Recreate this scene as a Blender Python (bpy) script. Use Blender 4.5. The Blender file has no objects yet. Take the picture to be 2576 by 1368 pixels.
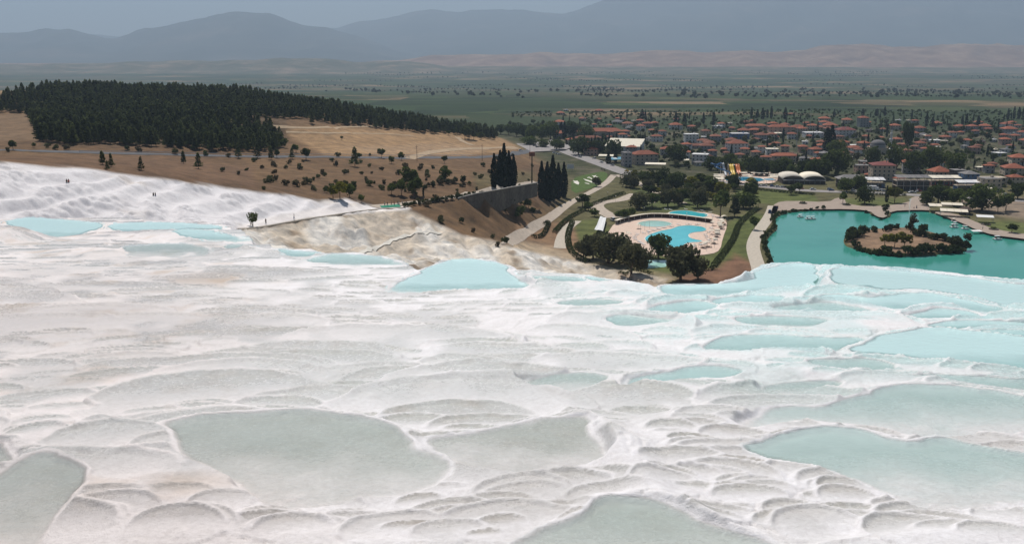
import bpy, math, random
import numpy as np
from math import sin, cos, tan, atan, atan2, radians, pi, sqrt

# ---------------------------------------------------------------- camera, sky, sun, exposure
random.seed(7); np.random.seed(7)
PW, PH, F = 2576.0, 1368.0, 2474.0          # picture size used for all pixel readings, focal length in those pixels
PITCH = atan(555.0 / F)                      # horizon at row 129
ZC = 95.0                                    # camera height above the lake
SUN_EL, SUN_AZ = radians(57), radians(-14)   # azimuth measured from +Y towards +X
scene = bpy.context.scene
COL = scene.collection

cam_d = bpy.data.cameras.new('camera'); cam = bpy.data.objects.new('camera', cam_d); COL.objects.link(cam)
cam.location = (0, 0, ZC); cam.rotation_euler = (pi / 2 - PITCH, 0, 0)
cam_d.sensor_width = 36.0; cam_d.lens = 36.0 * F / PW
cam_d.clip_start = 0.5; cam_d.clip_end = 120000
scene.camera = cam

world = bpy.data.worlds.new('World'); scene.world = world; world.use_nodes = True
wn = world.node_tree; wn.nodes.clear()
w_out = wn.nodes.new('ShaderNodeOutputWorld'); w_bg = wn.nodes.new('ShaderNodeBackground'); w_sky = wn.nodes.new('ShaderNodeTexSky')
w_sky.sky_type = 'NISHITA'; w_sky.sun_disc = False
w_sky.sun_elevation = SUN_EL; w_sky.sun_rotation = SUN_AZ
w_sky.altitude = 300; w_sky.air_density = 1.0; w_sky.dust_density = 0.6; w_sky.ozone_density = 1.6
w_bg.inputs['Strength'].default_value = 0.054
wn.links.new(w_sky.outputs[0], w_bg.inputs['Color']); wn.links.new(w_bg.outputs[0], w_out.inputs['Surface'])

sun_d = bpy.data.lights.new('sun', 'SUN'); sun_d.energy = 4.7; sun_d.angle = radians(0.53); sun_d.color = (1.0, 0.955, 0.90)
sun = bpy.data.objects.new('sun', sun_d); COL.objects.link(sun)
SUNV = (sin(SUN_AZ) * cos(SUN_EL), cos(SUN_AZ) * cos(SUN_EL), sin(SUN_EL))
sun.rotation_euler = (pi / 2 - SUN_EL, 0, pi - SUN_AZ); sun.location = (0, 0, 400)
vs = scene.view_settings
vs.view_transform = 'Standard'; vs.look = 'None'; vs.gamma = 1.0; vs.use_curve_mapping = False; vs.exposure = 0.0
cy = scene.cycles
cy.max_bounces = 8; cy.diffuse_bounces = 3; cy.glossy_bounces = 3; cy.transmission_bounces = 4; cy.transparent_max_bounces = 16
cy.volume_bounces = 0; cy.sample_clamp_indirect = 4.0; cy.sample_clamp_direct = 12.0; cy.caustics_reflective = False; cy.caustics_refractive = False
cy.use_denoising = True

# ---------------------------------------------------------------- pixel <-> place
SP, CP = sin(PITCH), cos(PITCH)
def ray(u, v):
    dx = (np.asarray(u, float) - PW / 2) / F; dy = (np.asarray(v, float) - PH / 2) / F
    ry = CP - dy * SP; rz = -SP - dy * CP
    return dx / ry, rz / ry                   # x and z per metre forward
def at_y(u, v, Y):
    a, b = ray(u, v); return (a * Y, Y + 0 * a, ZC + b * Y)
def at_z(u, v, z):
    a, b = ray(u, v); Y = (z - ZC) / b; return (a * Y, Y)
def project(x, y, z):
    zz = z - ZC; dep = y * CP - zz * SP; up = y * SP + zz * CP
    return PW / 2 + F * x / dep, PH / 2 - F * up / dep

# ---------------------------------------------------------------- numeric helpers
def hsh(ix, iy, seed):
    h = (ix.astype(np.int64) * 374761393 + iy.astype(np.int64) * 668265263 + seed * 974711) & 0xffffffff
    h = ((h ^ (h >> 13)) * 1274126177) & 0xffffffff
    h = h ^ (h >> 16)
    h = (h * 2246822519) & 0xffffffff
    h = h ^ (h >> 15)
    return (h & 0xffffff) / float(0x1000000)
def vn(x, y, seed=0):
    x = np.asarray(x, float); y = np.asarray(y, float)
    ix = np.floor(x); iy = np.floor(y); fx = x - ix; fy = y - iy
    fx = fx * fx * (3 - 2 * fx); fy = fy * fy * (3 - 2 * fy)
    a = hsh(ix, iy, seed); b = hsh(ix + 1, iy, seed); c = hsh(ix, iy + 1, seed); d = hsh(ix + 1, iy + 1, seed)
    return ((a * (1 - fx) + b * fx) * (1 - fy) + (c * (1 - fx) + d * fx) * fy) * 2 - 1
def fbm(x, y, o=4, seed=0, g=0.5):
    s = 0; a = 1.0; t = 0
    for i in range(o):
        s = s + a * vn(x, y, seed + 31 * i); t += a; a *= g; x = x * 2.03 + 11.3; y = y * 2.03 + 5.7
    return s / t
def voro(x, y, seed=0, jit=0.9):
    ix = np.floor(x); iy = np.floor(y); best = np.full(np.shape(x), 9.0); sec = best.copy(); idv = np.zeros(np.shape(x))
    for dx in (-1, 0, 1):
        for dy in (-1, 0, 1):
            cx = ix + dx; cyy = iy + dy
            px = cx + 0.5 + jit * (hsh(cx, cyy, seed) - 0.5); py = cyy + 0.5 + jit * (hsh(cx, cyy, seed + 77) - 0.5)
            d = (px - x) ** 2 + (py - y) ** 2
            r = hsh(cx, cyy, seed + 133)
            sec = np.minimum(sec, np.maximum(best, d)); m = d < best
            idv = np.where(m, r, idv); best = np.where(m, d, best)
    return best, sec, idv                      # squared distances
def sst(a, b, x):
    t = np.clip((x - a) / (b - a), 0, 1); return t * t * (3 - 2 * t)
def sdf(px, py, poly):
    poly = np.asarray(poly, float); n = len(poly)
    d = np.full(px.shape, 1e18); ins = np.zeros(px.shape, bool)
    for i in range(n):
        x0, y0 = poly[i]; x1, y1 = poly[(i + 1) % n]
        ex, ey = x1 - x0, y1 - y0; wx, wy = px - x0, py - y0
        t = np.clip((wx * ex + wy * ey) / max(ex * ex + ey * ey, 1e-12), 0, 1)
        d = np.minimum(d, (wx - ex * t) ** 2 + (wy - ey * t) ** 2)
        c = ((y0 > py) != (y1 > py)) & (px < (x1 - x0) * (py - y0) / ((y1 - y0) if abs(y1 - y0) > 1e-12 else 1e-12) + x0)
        ins ^= c
    d = np.sqrt(d); return np.where(ins, -d, d)
def sdf_n(px, py, poly):
    """signed distance to an outline and the outward direction's y part"""
    poly = np.asarray(poly, float); n = len(poly); d = np.full(px.shape, 1e18); ins = np.zeros(px.shape, bool); ny = np.zeros(px.shape)
    for i in range(n):
        x0, y0 = poly[i]; x1, y1 = poly[(i + 1) % n]; ex, ey = x1 - x0, y1 - y0; wx, wy = px - x0, py - y0
        t = np.clip((wx * ex + wy * ey) / max(ex * ex + ey * ey, 1e-12), 0, 1); qx = wx - ex * t; qy = wy - ey * t; dd = qx * qx + qy * qy; m = dd < d
        d = np.where(m, dd, d); ny = np.where(m, qy / np.sqrt(dd + 1e-12), ny)
        ins ^= ((y0 > py) != (y1 > py)) & (px < (x1 - x0) * (py - y0) / ((y1 - y0) if abs(y1 - y0) > 1e-12 else 1e-12) + x0)
    d = np.sqrt(d); return np.where(ins, -d, d), np.where(ins, -ny, ny)
def smooth_poly(pts, n=3):
    p = [tuple(q) for q in pts]
    for _ in range(n):
        q = []
        for i in range(len(p)):
            a = p[i]; b = p[(i + 1) % len(p)]
            q.append((a[0] * .75 + b[0] * .25, a[1] * .75 + b[1] * .25)); q.append((a[0] * .25 + b[0] * .75, a[1] * .25 + b[1] * .75))
        p = q
    return p
def smooth_line(p, n=2):
    for _ in range(n):
        q = [p[0]]
        for i in range(len(p) - 1):
            a, b = p[i], p[i + 1]
            q.append((a[0] * .75 + b[0] * .25, a[1] * .75 + b[1] * .25)); q.append((a[0] * .25 + b[0] * .75, a[1] * .25 + b[1] * .75))
        q.append(p[-1]); p = q
    return p

# ---------------------------------------------------------------- material helpers
MATS = {}
class NB:
    def __init__(s, name):
        s.m = bpy.data.materials.new(name); s.m.use_nodes = True; s.t = s.m.node_tree; s.t.nodes.clear()
        s.out = s.t.nodes.new('ShaderNodeOutputMaterial'); MATS[name] = s.m
    def n(s, typ, **kw):
        nd = s.t.nodes.new(typ)
        for k, v in kw.items():
            if k in nd.inputs: s.set(nd.inputs[k], v)
            else: setattr(nd, k, v)
        return nd
    def set(s, sock, v):
        if hasattr(v, 'is_linked') or isinstance(v, bpy.types.NodeSocket): s.t.links.new(v, sock)
        else: sock.default_value = v
    def math(s, op, a, b=0.0):
        nd = s.t.nodes.new('ShaderNodeMath'); nd.operation = op; s.set(nd.inputs[0], a); s.set(nd.inputs[1], b); return nd.outputs[0]
    def mix(s, f, a, b):
        nd = s.t.nodes.new('ShaderNodeMix'); nd.data_type = 'RGBA'; s.set(nd.inputs[0], f); s.set(nd.inputs[6], a); s.set(nd.inputs[7], b); return nd.outputs[2]
    def mul(s, a, b):
        nd = s.t.nodes.new('ShaderNodeMix'); nd.data_type = 'RGBA'; nd.blend_type = 'MULTIPLY'; nd.inputs[0].default_value = 1.0
        s.set(nd.inputs[6], a); s.set(nd.inputs[7], b); return nd.outputs[2]
    def noise(s, scale, detail=4, rough=0.55, vec=None):
        nd = s.t.nodes.new('ShaderNodeTexNoise'); nd.inputs['Scale'].default_value = scale; nd.inputs['Detail'].default_value = detail; nd.inputs['Roughness'].default_value = rough
        s.set(nd.inputs['Vector'], vec if vec is not None else s.pos()); return nd.outputs['Fac']
    def pos(s):
        if not hasattr(s, '_g'): s._g = s.t.nodes.new('ShaderNodeNewGeometry')
        return s._g.outputs['Position']
    def scaled(s, v):
        nd = s.t.nodes.new('ShaderNodeVectorMath'); nd.operation = 'MULTIPLY'; s.set(nd.inputs[0], s.pos()); nd.inputs[1].default_value = v; return nd.outputs[0]
    def ramp(s, f, stops):
        nd = s.t.nodes.new('ShaderNodeValToRGB'); cr = nd.color_ramp
        while len(cr.elements) < len(stops): cr.elements.new(0.5)
        for e, (p, c) in zip(cr.elements, stops): e.position = p; e.color = (c[0], c[1], c[2], 1)
        s.set(nd.inputs[0], f); return nd.outputs[0]
    def rng(s, f, a, b, c=0.0, d=1.0):
        nd = s.t.nodes.new('ShaderNodeMapRange'); s.set(nd.inputs[0], f); nd.inputs[1].default_value = a; nd.inputs[2].default_value = b; nd.inputs[3].default_value = c; nd.inputs[4].default_value = d; return nd.outputs[0]
    def attr(s, name):
        nd = s.t.nodes.new('ShaderNodeAttribute'); nd.attribute_name = name; return nd
    def objrand(s):
        return s.t.nodes.new('ShaderNodeObjectInfo').outputs['Random']
    def bump(s, h, dist=0.1, strength=1.0):
        nd = s.t.nodes.new('ShaderNodeBump'); nd.inputs['Distance'].default_value = dist; nd.inputs['Strength'].default_value = strength; s.set(nd.inputs['Height'], h); return nd.outputs[0]
    def principled(s, col, rough=0.8, spec=0.3, normal=None, metal=0.0):
        p = s.t.nodes.new('ShaderNodeBsdfPrincipled'); s.set(p.inputs['Base Color'], col); s.set(p.inputs['Roughness'], rough)
        s.set(p.inputs['Specular IOR Level'], spec); p.inputs['Metallic'].default_value = metal
        if normal is not None: s.set(p.inputs['Normal'], normal)
        return p
    def done(s, shader):
        s.t.links.new(shader.outputs[0], s.out.inputs['Surface']); return s.m
def c4(c): return (c[0], c[1], c[2], 1.0)
def plain_mat(name, col, rough=0.8, spec=0.3, var=0.18, scale=2.0, bumpd=0.0, orand=0.0, metal=0.0):
    if name in MATS: return MATS[name]
    b = NB(name)
    nz = b.noise(scale, 5, 0.6)
    c = b.mul(c4(col), b.ramp(nz, [(0.25, (1 - var,) * 3), (0.75, (1 + var,) * 3)]))
    if orand:
        c = b.mul(c, b.ramp(b.objrand(), [(0, (1 - orand, 1 - orand, 1 - orand * 0.8)), (1, (1 + orand, 1 + orand * .9, 1 + orand * .7))]))
    nm = b.bump(nz, bumpd) if bumpd else None
    return b.done(b.principled(c, rough, spec, nm, metal))

# ---------------------------------------------------------------- mesh helpers
def mk_mesh(name, verts, faces, smooth=False):
    me = bpy.data.meshes.new(name); me.from_pydata(verts, [], faces)
    if smooth: me.polygons.foreach_set('use_smooth', [True] * len(me.polygons))
    me.update(); return me
def grid_mesh(name, X, Y, Z, mask=None, attrs=None, smooth=True, colors=None):
    nr, nc = X.shape
    idx = np.arange(nr * nc).reshape(nr, nc)
    q = np.stack([idx[:-1, :-1], idx[:-1, 1:], idx[1:, 1:], idx[1:, :-1]], -1).reshape(-1, 4)
    if mask is not None: q = q[mask.reshape(-1)]
    used, inv = np.unique(q, return_inverse=True); q = inv.reshape(-1, 4)
    co = np.stack([X.reshape(-1)[used], Y.reshape(-1)[used], Z.reshape(-1)[used]], -1).astype(np.float32)
    me = bpy.data.meshes.new(name); me.vertices.add(len(co)); me.vertices.foreach_set('co', co.ravel())
    me.loops.add(len(q) * 4); me.loops.foreach_set('vertex_index', q.ravel().astype(np.int32))
    me.polygons.add(len(q)); me.polygons.foreach_set('loop_start', np.arange(0, len(q) * 4, 4, dtype=np.int32)); me.polygons.foreach_set('loop_total', np.full(len(q), 4, np.int32))
    me.polygons.foreach_set('use_smooth', np.full(len(q), smooth))
    for k, v in (attrs or {}).items():
        a = me.attributes.new(k, 'FLOAT', 'POINT'); a.data.foreach_set('value', v.reshape(-1)[used].astype(np.float32))
    for k, v in (colors or {}).items():
        a = me.attributes.new(k, 'FLOAT_COLOR', 'POINT'); vv = v.reshape(-1, 3)[used]; vv = np.concatenate([vv, np.ones((len(vv), 1))], 1); a.data.foreach_set('color', vv.ravel().astype(np.float32))
    me.update(calc_edges=True); return me
def link(name, me, mat=None, parent=None, loc=None, rz=0.0, scale=None):
    o = bpy.data.objects.new(name, me); COL.objects.link(o)
    if mat is not None and me is not None and len(me.materials) == 0: me.materials.append(MATS[mat] if isinstance(mat, str) else mat)
    if parent is not None: o.parent = parent
    if loc is not None: o.location = loc
    if rz: o.rotation_euler = (0, 0, rz)
    if scale is not None: o.scale = scale if hasattr(scale, '__len__') else (scale,) * 3
    return o
def tag(o, label, cat, group=None):
    o['label'] = label; o['category'] = cat
    if group: o['group'] = group
    return o
def struct(o, kind='structure'):
    o['kind'] = kind; return o

class MB:
    """collects simple shapes into one mesh"""
    def __init__(s): s.v = []; s.f = []
    def add(s, vs, fs):
        n = len(s.v); s.v += [tuple(p) for p in vs]; s.f += [tuple(i + n for i in f) for f in fs]; return s
    def box(s, cx, cy, z0, sx, sy, sz, rz=0.0, taper=1.0):
        c, sn = cos(rz), sin(rz); vs = []
        for zz, k in ((z0, 1.0), (z0 + sz, taper)):
            for ax, ay in ((-1, -1), (1, -1), (1, 1), (-1, 1)):
                px, py = ax * sx / 2 * k, ay * sy / 2 * k; vs.append((cx + px * c - py * sn, cy + px * sn + py * c, zz))
        return s.add(vs, [(3, 2, 1, 0), (4, 5, 6, 7), (0, 1, 5, 4), (1, 2, 6, 5), (2, 3, 7, 6), (3, 0, 4, 7)])
    def cyl(s, p0, p1, r0, r1=None, n=8, cap=True):
        r1 = r0 if r1 is None else r1
        a = np.array(p0, float); b = np.array(p1, float); d = b - a; L = np.linalg.norm(d); d = d / max(L, 1e-9)
        t = np.array((0, 0, 1.0)) if abs(d[2]) < .9 else np.array((1.0, 0, 0)); e1 = np.cross(d, t); e1 /= np.linalg.norm(e1); e2 = np.cross(d, e1)
        vs = [a + r0 * (cos(2 * pi * i / n) * e1 + sin(2 * pi * i / n) * e2) for i in range(n)] + [b + r1 * (cos(2 * pi * i / n) * e1 + sin(2 * pi * i / n) * e2) for i in range(n)]
        fs = [(i, (i + 1) % n, n + (i + 1) % n, n + i) for i in range(n)]
        if cap: fs += [tuple(range(n))[::-1], tuple(range(n, 2 * n))]
        return s.add(vs, fs)
    def tube(s, pts, r, n=6):
        for i in range(len(pts) - 1): s.cyl(pts[i], pts[i + 1], r, r, n)
        return s
    def lathe(s, prof, cx=0, cy=0, n=12):
        vs = []; fs = []
        for (r, z) in prof: vs += [(cx + r * cos(2 * pi * i / n), cy + r * sin(2 * pi * i / n), z) for i in range(n)]
        for k in range(len(prof) - 1): fs += [(k * n + i, k * n + (i + 1) % n, (k + 1) * n + (i + 1) % n, (k + 1) * n + i) for i in range(n)]
        fs += [tuple(range(n))[::-1], tuple(range((len(prof) - 1) * n, len(prof) * n))]
        return s.add(vs, fs)
    def prism(s, poly, z0, z1):
        n = len(poly); vs = [(p[0], p[1], z0) for p in poly] + [(p[0], p[1], z1) for p in poly]
        return s.add(vs, [tuple(range(n))[::-1], tuple(range(n, 2 * n))] + [(i, (i + 1) % n, n + (i + 1) % n, n + i) for i in range(n)])
    def mesh(s, name, smooth=False): return mk_mesh(name, s.v, s.f, smooth)
    def obj(s, name, mat, parent=None, smooth=False, **kw): return link(name, s.mesh(name, smooth), mat, parent, **kw)
def empty(name, loc=(0, 0, 0), rz=0.0, label=None, cat=None, group=None, scale=None):
    o = bpy.data.objects.new(name, None); COL.objects.link(o); o.location = loc; o.rotation_euler = (0, 0, rz); o.empty_display_size = 0.2
    if scale is not None: o.scale = scale if hasattr(scale, '__len__') else (scale,) * 3
    if label: tag(o, label, cat, group)
    return o
def copy_tree(o, parent=None):
    c = o.copy(); COL.objects.link(c); c.parent = parent
    for ch in CHILD.get(o.name, []): copy_tree(bpy.data.objects[ch], c)
    return c
CHILD = {}
def note_children(root):
    todo = [root]
    for o in list(bpy.data.objects):
        if o.parent is not None:
            L = CHILD.setdefault(o.parent.name, [])
            if o.name not in L: L.append(o.name)
# ---------------------------------------------------------------- the lie of the land (height functions)
S0, SA, SB = 10.46, 0.0897, 0.000154          # the white slope: drop below the camera against distance
def S_plane(x, y): return ZC - S0 - SA * y - SB * y * y
def on_S(u, v):
    a, b = ray(u, v); t = -b - SA; Y = (t - np.sqrt(np.maximum(t * t - 4 * SB * S0, 0))) / (2 * SB); return a * Y, Y

CTRL = [(0,408,300),(220,423,315),(450,455,335),(640,480,360),(740,490,375),(800,505,385),(850,506,392),(930,522,420),
 (60,548,262),(200,556,272),(350,560,280),(500,563,290),(580,572,297),(0,480,268),(-120,470,262),(200,480,290),(450,510,312),(640,530,332),(800,530,365),(0,440,285),(-150,400,300),
 (640,565,312),(740,550,340),(850,535,380),(940,521,422),(700,590,305),(800,605,322),(900,620,338),(900,575,347),(930,600,347),(1000,625,352),(1100,620,362),(1200,630,372),(1290,640,382),(1450,660,402),(1600,697,405),
 (1028,526,425),(1092,560,410),(1159,591,405),(1242,603,425),(1275,623,402),(1100,530,430),(1150,552,432),(1210,572,438),(1280,590,445),(1340,600,470),
 (1165,498,450),(1215,541,467),(1212,484,471),(1280,519,505),(1280,476,508),(1350,494,556),(1352,462,561),(1000,512,436),(1080,508,446),
 (800,470,440),(700,440,455),(560,427,452),(400,412,452),(200,397,470),(0,387,480),(-150,385,480),(900,480,450),(980,490,448),
 (60,378,500),(300,385,520),(480,390,540),(830,393,600),(1000,395,660),(1200,395,780),(1330,380,900),(200,362,530),(400,366,560),(560,373,575),(700,367,640),
 (40,330,620),(0,300,700),(40,285,760),(200,300,700),(400,290,720),(600,300,740),(300,240,880),(130,228,920),(600,240,920),(0,228,900),(-150,232,900),
 (680,300,700),(800,310,740),(720,335,690),(850,330,760),(1000,360,750),(900,350,720),(750,347,680),(700,265,900),(850,283,890),(1000,312,910),(1100,324,940),(1180,334,980),(1250,370,860),
 (1000,430,570),(900,430,540),(800,430,515),(1100,400,690),(1100,480,480),(1030,475,470),(1265,470,520),(1180,440,560),(1300,430,680),(1390,502,566),(1320,545,500),(1400,560,500)]
_x, _y, _z = at_y([c[0] for c in CTRL], [c[1] for c in CTRL], np.array([c[2] for c in CTRL], float))
_p = list(zip(_x, _y, _z))
_p += [(-60,0,74),(0,0,74),(60,0,74),(-40,60,67),(40,60,65),(0,120,52),(60,120,48),(120,150,36),(60,220,24),(150,250,10),(220,330,0),(0,220,36),(20,300,22),(120,330,3),(200,200,18),(-40,150,58),
       (-60,120,62),(-60,200,50),(-110,240,46),(-30,200,46),(-30,250,40),(-150,200,54),(-150,100,64),(-90,255,48),
       (-300,1250,20),(-650,1450,-5),(-60,1250,2),(100,1150,3),(-300,1600,-25),(-700,1000,55),(-520,420,62),(-560,700,66),(-300,300,66),(-900,1600,-20),(60,1700,-5),(300,1000,1),(400,500,0),(500,1200,0),(800,800,0),(300,700,1),(600,1700,-2),(160,560,1),(250,430,0)]
_p = np.array(_p)
class RBF:
    def __init__(s, p, lam=0.4):
        n = len(p); s.p = p; s.c = p[:, :2].mean(0)
        A = np.zeros((n + 3, n + 3)); d = np.hypot(p[:, None, 0] - p[None, :, 0], p[:, None, 1] - p[None, :, 1]); A[:n, :n] = -d + lam * np.eye(n) * 1.0
        P = np.c_[np.ones(n), (p[:, :2] - s.c) / 500]; A[:n, n:] = P; A[n:, :n] = P.T
        s.w = np.linalg.solve(A, np.r_[p[:, 2], 0, 0, 0]); s.n = n
    def __call__(s, x, y):
        r = s.w[s.n] + s.w[s.n + 1] * (x - s.c[0]) / 500 + s.w[s.n + 2] * (y - s.c[1]) / 500
        for i in range(s.n): r = r - s.w[i] * np.hypot(x - s.p[i, 0], y - s.p[i, 1])
        return r
G_RBF = RBF(_p)

def zpoly(pts, z): return [tuple(float(t) for t in at_z(u, v, z)) for u, v in pts]
FLAT = zpoly([(1640,760),(1560,705),(1475,672),(1440,640),(1425,600),(1450,540),(1440,480),(1440,440),(1395,405),(1345,375),(1290,350),(1150,318),(1000,283),(1900,280),(3200,280),(3600,760)], 1.0)
LAKE = zpoly([(1945,668),(1935,640),(1922,608),(1935,590),(1955,575),(1945,560),(1950,545),(1975,535),(2010,530),(2060,530),(2130,528),(2185,532),(2200,545),(2230,550),(2240,540),(2235,530),
              (2290,528),(2335,532),(2360,540),(2395,552),(2430,565),(2450,575),(2500,592),(2576,600),(2700,615),(2900,640),(3000,760),(2576,760),(2000,760)], 0.0)
LAKE = smooth_poly(LAKE, 2)
ISLAND = smooth_poly(zpoly([(2130,618),(2127,600),(2150,585),(2200,580),(2280,575),(2335,585),(2380,600),(2430,627),(2420,633),(2330,642),(2260,645),(2200,632),(2150,625)], 0.0), 2)
SPIT = zpoly([(2190,528),(2203,545),(2228,550),(2234,535)], 0.0)

def GZ(x, y, fine=True):
    x = np.asarray(x, float); y = np.asarray(y, float)
    z = G_RBF(x, y)
    d = sdf(x, y, FLAT)
    flat = 1.0 - sst(700, 1500, y) * 1.0
    z = flat + (z - flat) * sst(0, 45, d)
    plain = -2 - 60 * sst(1500, 4800, y) + 1.5 * fbm(x / 900, y / 900, 2, 5)
    z = z + (plain - z) * sst(1450, 1950, y + 0.0 * x)
    if fine:
        dl = sdf(x, y, LAKE); di = sdf(x, y, ISLAND)
        inl = (1 - sst(-3.0, 0.5, dl)) * sst(0.0, 3.0, di)
        z = z * (1 - inl) + (-1.8) * inl
        isl = (1 - sst(-4, -0.5, di)); z = z * (1 - isl) + 1.1 * isl
        u, v = project(x, y, z)
        relief = fbm(x / 35, y / 35, 4, 9) * 1.1 + fbm(x / 7, y / 7, 3, 19) * 0.3
        k = sst(8, 60, d) * (1 - sst(1300, 1700, y)) * sst(240, 300, y)
        z = z + relief * k
        wh = WHITE(u, v, x, y)
        if np.any(wh > 0.01):
            f1, f2, _ = voro(x / 3.4 + .3 * vn(x / 3, y / 3, 3), y / 3.4 + .3 * vn(x / 3, y / 3, 4), 41); g1, g2, _ = voro(x / 1.7, y / 1.7, 45)
            # broad benches running along the hill, with cauliflower bulges on their risers
            hh = z / 3.3 + 0.55 * fbm(x / 22, y / 22, 3, 61); fr = hh - np.floor(hh); bench = (sst(0.12, 0.95, fr) - fr) * 1.3
            rise = sst(.25, .5, fr) * (1 - sst(.85, 1, fr))
            pth = PATHM(u, v)
            lum = .25 + .9 * sst(-.25, .35, fbm(x / 24, y / 14, 3, 65))
            z = z + wh * (1 - pth) * (bench * 2.6 + (0.30 + .6 * rise) * lum * (1.7 * (0.5 - np.minimum(f1, .6)) + 0.8 * (0.5 - np.minimum(g1, .6)))) 
        bk = BANK(u, v)
        gl = np.abs(fbm(x / 9 + y / 60, y / 34 - x / 50, 3, 71)); z = z + bk * ((gl - .25) * 4.5 + fbm(x / 3, y / 5, 3, 72) * .7)
    return z
def umask(poly, soft):
    P = np.array(poly, float)
    def f(u, v):
        u = np.asarray(u, float); v = np.asarray(v, float); r = np.zeros(np.broadcast(u, v).shape)
        m = (u > P[:, 0].min() - soft) & (u < P[:, 0].max() + soft) & (v > P[:, 1].min() - soft) & (v < P[:, 1].max() + soft)
        if np.any(m): r[m] = 1 - sst(-soft, soft, sdf(u[m], v[m], P))
        return r
    return f
_WH = umask([(-900,600),(-900,400),(0,410),(220,425),(450,457),(560,470),(640,483),(740,493),(800,508),(870,500),(905,512),(935,521),(1030,524),(800,543),(700,560),(640,572),(600,572),(580,585),(400,640),(0,640)], 6)
_PT = umask([(590,572),(700,540),(800,524),(900,518),(1020,519),(1030,527),(800,545),(640,572)], 5)
_BK = umask([(600,578),(660,573),(800,548),(940,528),(1028,528),(1100,562),(1160,592),(1240,606),(1290,625),(1400,648),(1560,680),(1680,704),(1660,740),(1000,740),(560,640)], 7)
def WHITE(u, v, x, y): return _WH(u + 5 * vn(x / 6, y / 6, 91), v + 3 * vn(x / 6, y / 6, 92)) * (y < 470) * (y > 225)
def PATHM(u, v): return _PT(u, v)
def BANK(u, v): return _BK(u, v) 

def hit(u, v, y0=235.0, y1=9000.0, n=1400):
    """first meeting of the view rays with the ground"""
    u = np.atleast_1d(np.asarray(u, float)); v = np.atleast_1d(np.asarray(v, float)); a, b = ray(u, v)
    Ys = np.geomspace(y0, y1, n)
    X = a[:, None] * Ys; Yg = np.broadcast_to(Ys, X.shape); ZR = ZC + b[:, None] * Ys
    below = (ZR - GRID_Z(X, Yg)) < 0
    k = np.where(below.any(1), below.argmax(1), n - 1); k = np.maximum(k, 1)
    ya, yb = Ys[k - 1], Ys[k]
    for _ in range(10):
        ym = (ya + yb) / 2; bl = (ZC + b * ym) < GRID_Z(a * ym, ym); yb = np.where(bl, ym, yb); ya = np.where(bl, ya, ym)
    ym = (ya + yb) / 2; x = a * ym; return np.stack([x, ym, GRID_Z(x, ym)], -1)

# ---------------------------------------------------------------- ground sheet
az = np.linspace(-0.66, 0.66, 780)
yr = np.r_[np.geomspace(50, 255, 30)[:-1], np.geomspace(255, 420, 230)[:-1], np.geomspace(420, 1000, 270)[:-1], np.geomspace(1000, 1800, 90)[:-1], np.geomspace(1800, 13500, 110)]
GA, GY = np.meshgrid(az, yr); GX = GA * GY
GZZ = GZ(GX, GY)
_lg = np.log(yr)
def GRID_Z(x, y):
    """height of the built ground sheet (bilinear)"""
    x = np.asarray(x, float); y = np.asarray(y, float)
    c = np.clip((x / y - az[0]) / (az[1] - az[0]), 0, len(az) - 1.001); r = np.clip(np.interp(y, yr, np.arange(len(yr))), 0, len(yr) - 1.001)
    ci = c.astype(int); ri = r.astype(int); fc = c - ci; fr = r - ri
    return (GZZ[ri, ci] * (1 - fc) + GZZ[ri, ci + 1] * fc) * (1 - fr) + (GZZ[ri + 1, ci] * (1 - fc) + GZZ[ri + 1, ci + 1] * fc) * fr

GU, GV = project(GX, GY, GZZ)
n1 = fbm(GX / 14, GY / 14, 4, 201); n2 = fbm(GX / 60, GY / 60, 4, 202); n3 = fbm(GX / 4, GY / 4, 3, 203)
U2 = GU + 7 * n1 + 5 * n3; V2 = GV + 4 * n1 + 2 * n3
def L(c): return np.array(c, float)
landc = np.zeros(GX.shape + (3,)); landc[:] = L((.165, .104, .060))
def paint(mask, col): 
    global landc
    landc = landc * (1 - mask[..., None]) + L(col) * mask[..., None]
def zone(poly, col, soft=6, amt=1.0): paint(umask(poly, soft)(U2, V2) * amt, col)
paint(np.clip(n2 * 1.6, 0, 1) * .7, (.22, .140, .078))
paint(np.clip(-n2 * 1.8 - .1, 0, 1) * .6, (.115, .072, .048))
zone([(700,318),(900,322),(1060,330),(1200,322),(1340,352),(1345,372),(1200,392),(1000,393),(820,390),(740,350)], (.33, .215, .12), 8)
zone([(860,372),(1000,366),(1100,360),(1230,372),(1200,388),(960,390)], (.36, .25, .16), 6, .7)
zone([(600,250),(660,255),(680,275),(610,272)], (.36, .25, .14), 8)
zone([(0,205),(140,215),(150,232),(0,235)], (.34, .24, .14), 6)
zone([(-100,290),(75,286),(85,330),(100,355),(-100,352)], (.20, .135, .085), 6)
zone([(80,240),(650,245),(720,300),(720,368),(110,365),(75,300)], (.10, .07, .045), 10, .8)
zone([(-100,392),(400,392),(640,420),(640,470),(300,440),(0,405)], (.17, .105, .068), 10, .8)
zone([(1190,440),(1340,430),(1350,460),(1200,478)], (.13, .115, .06), 12, .7)
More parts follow.
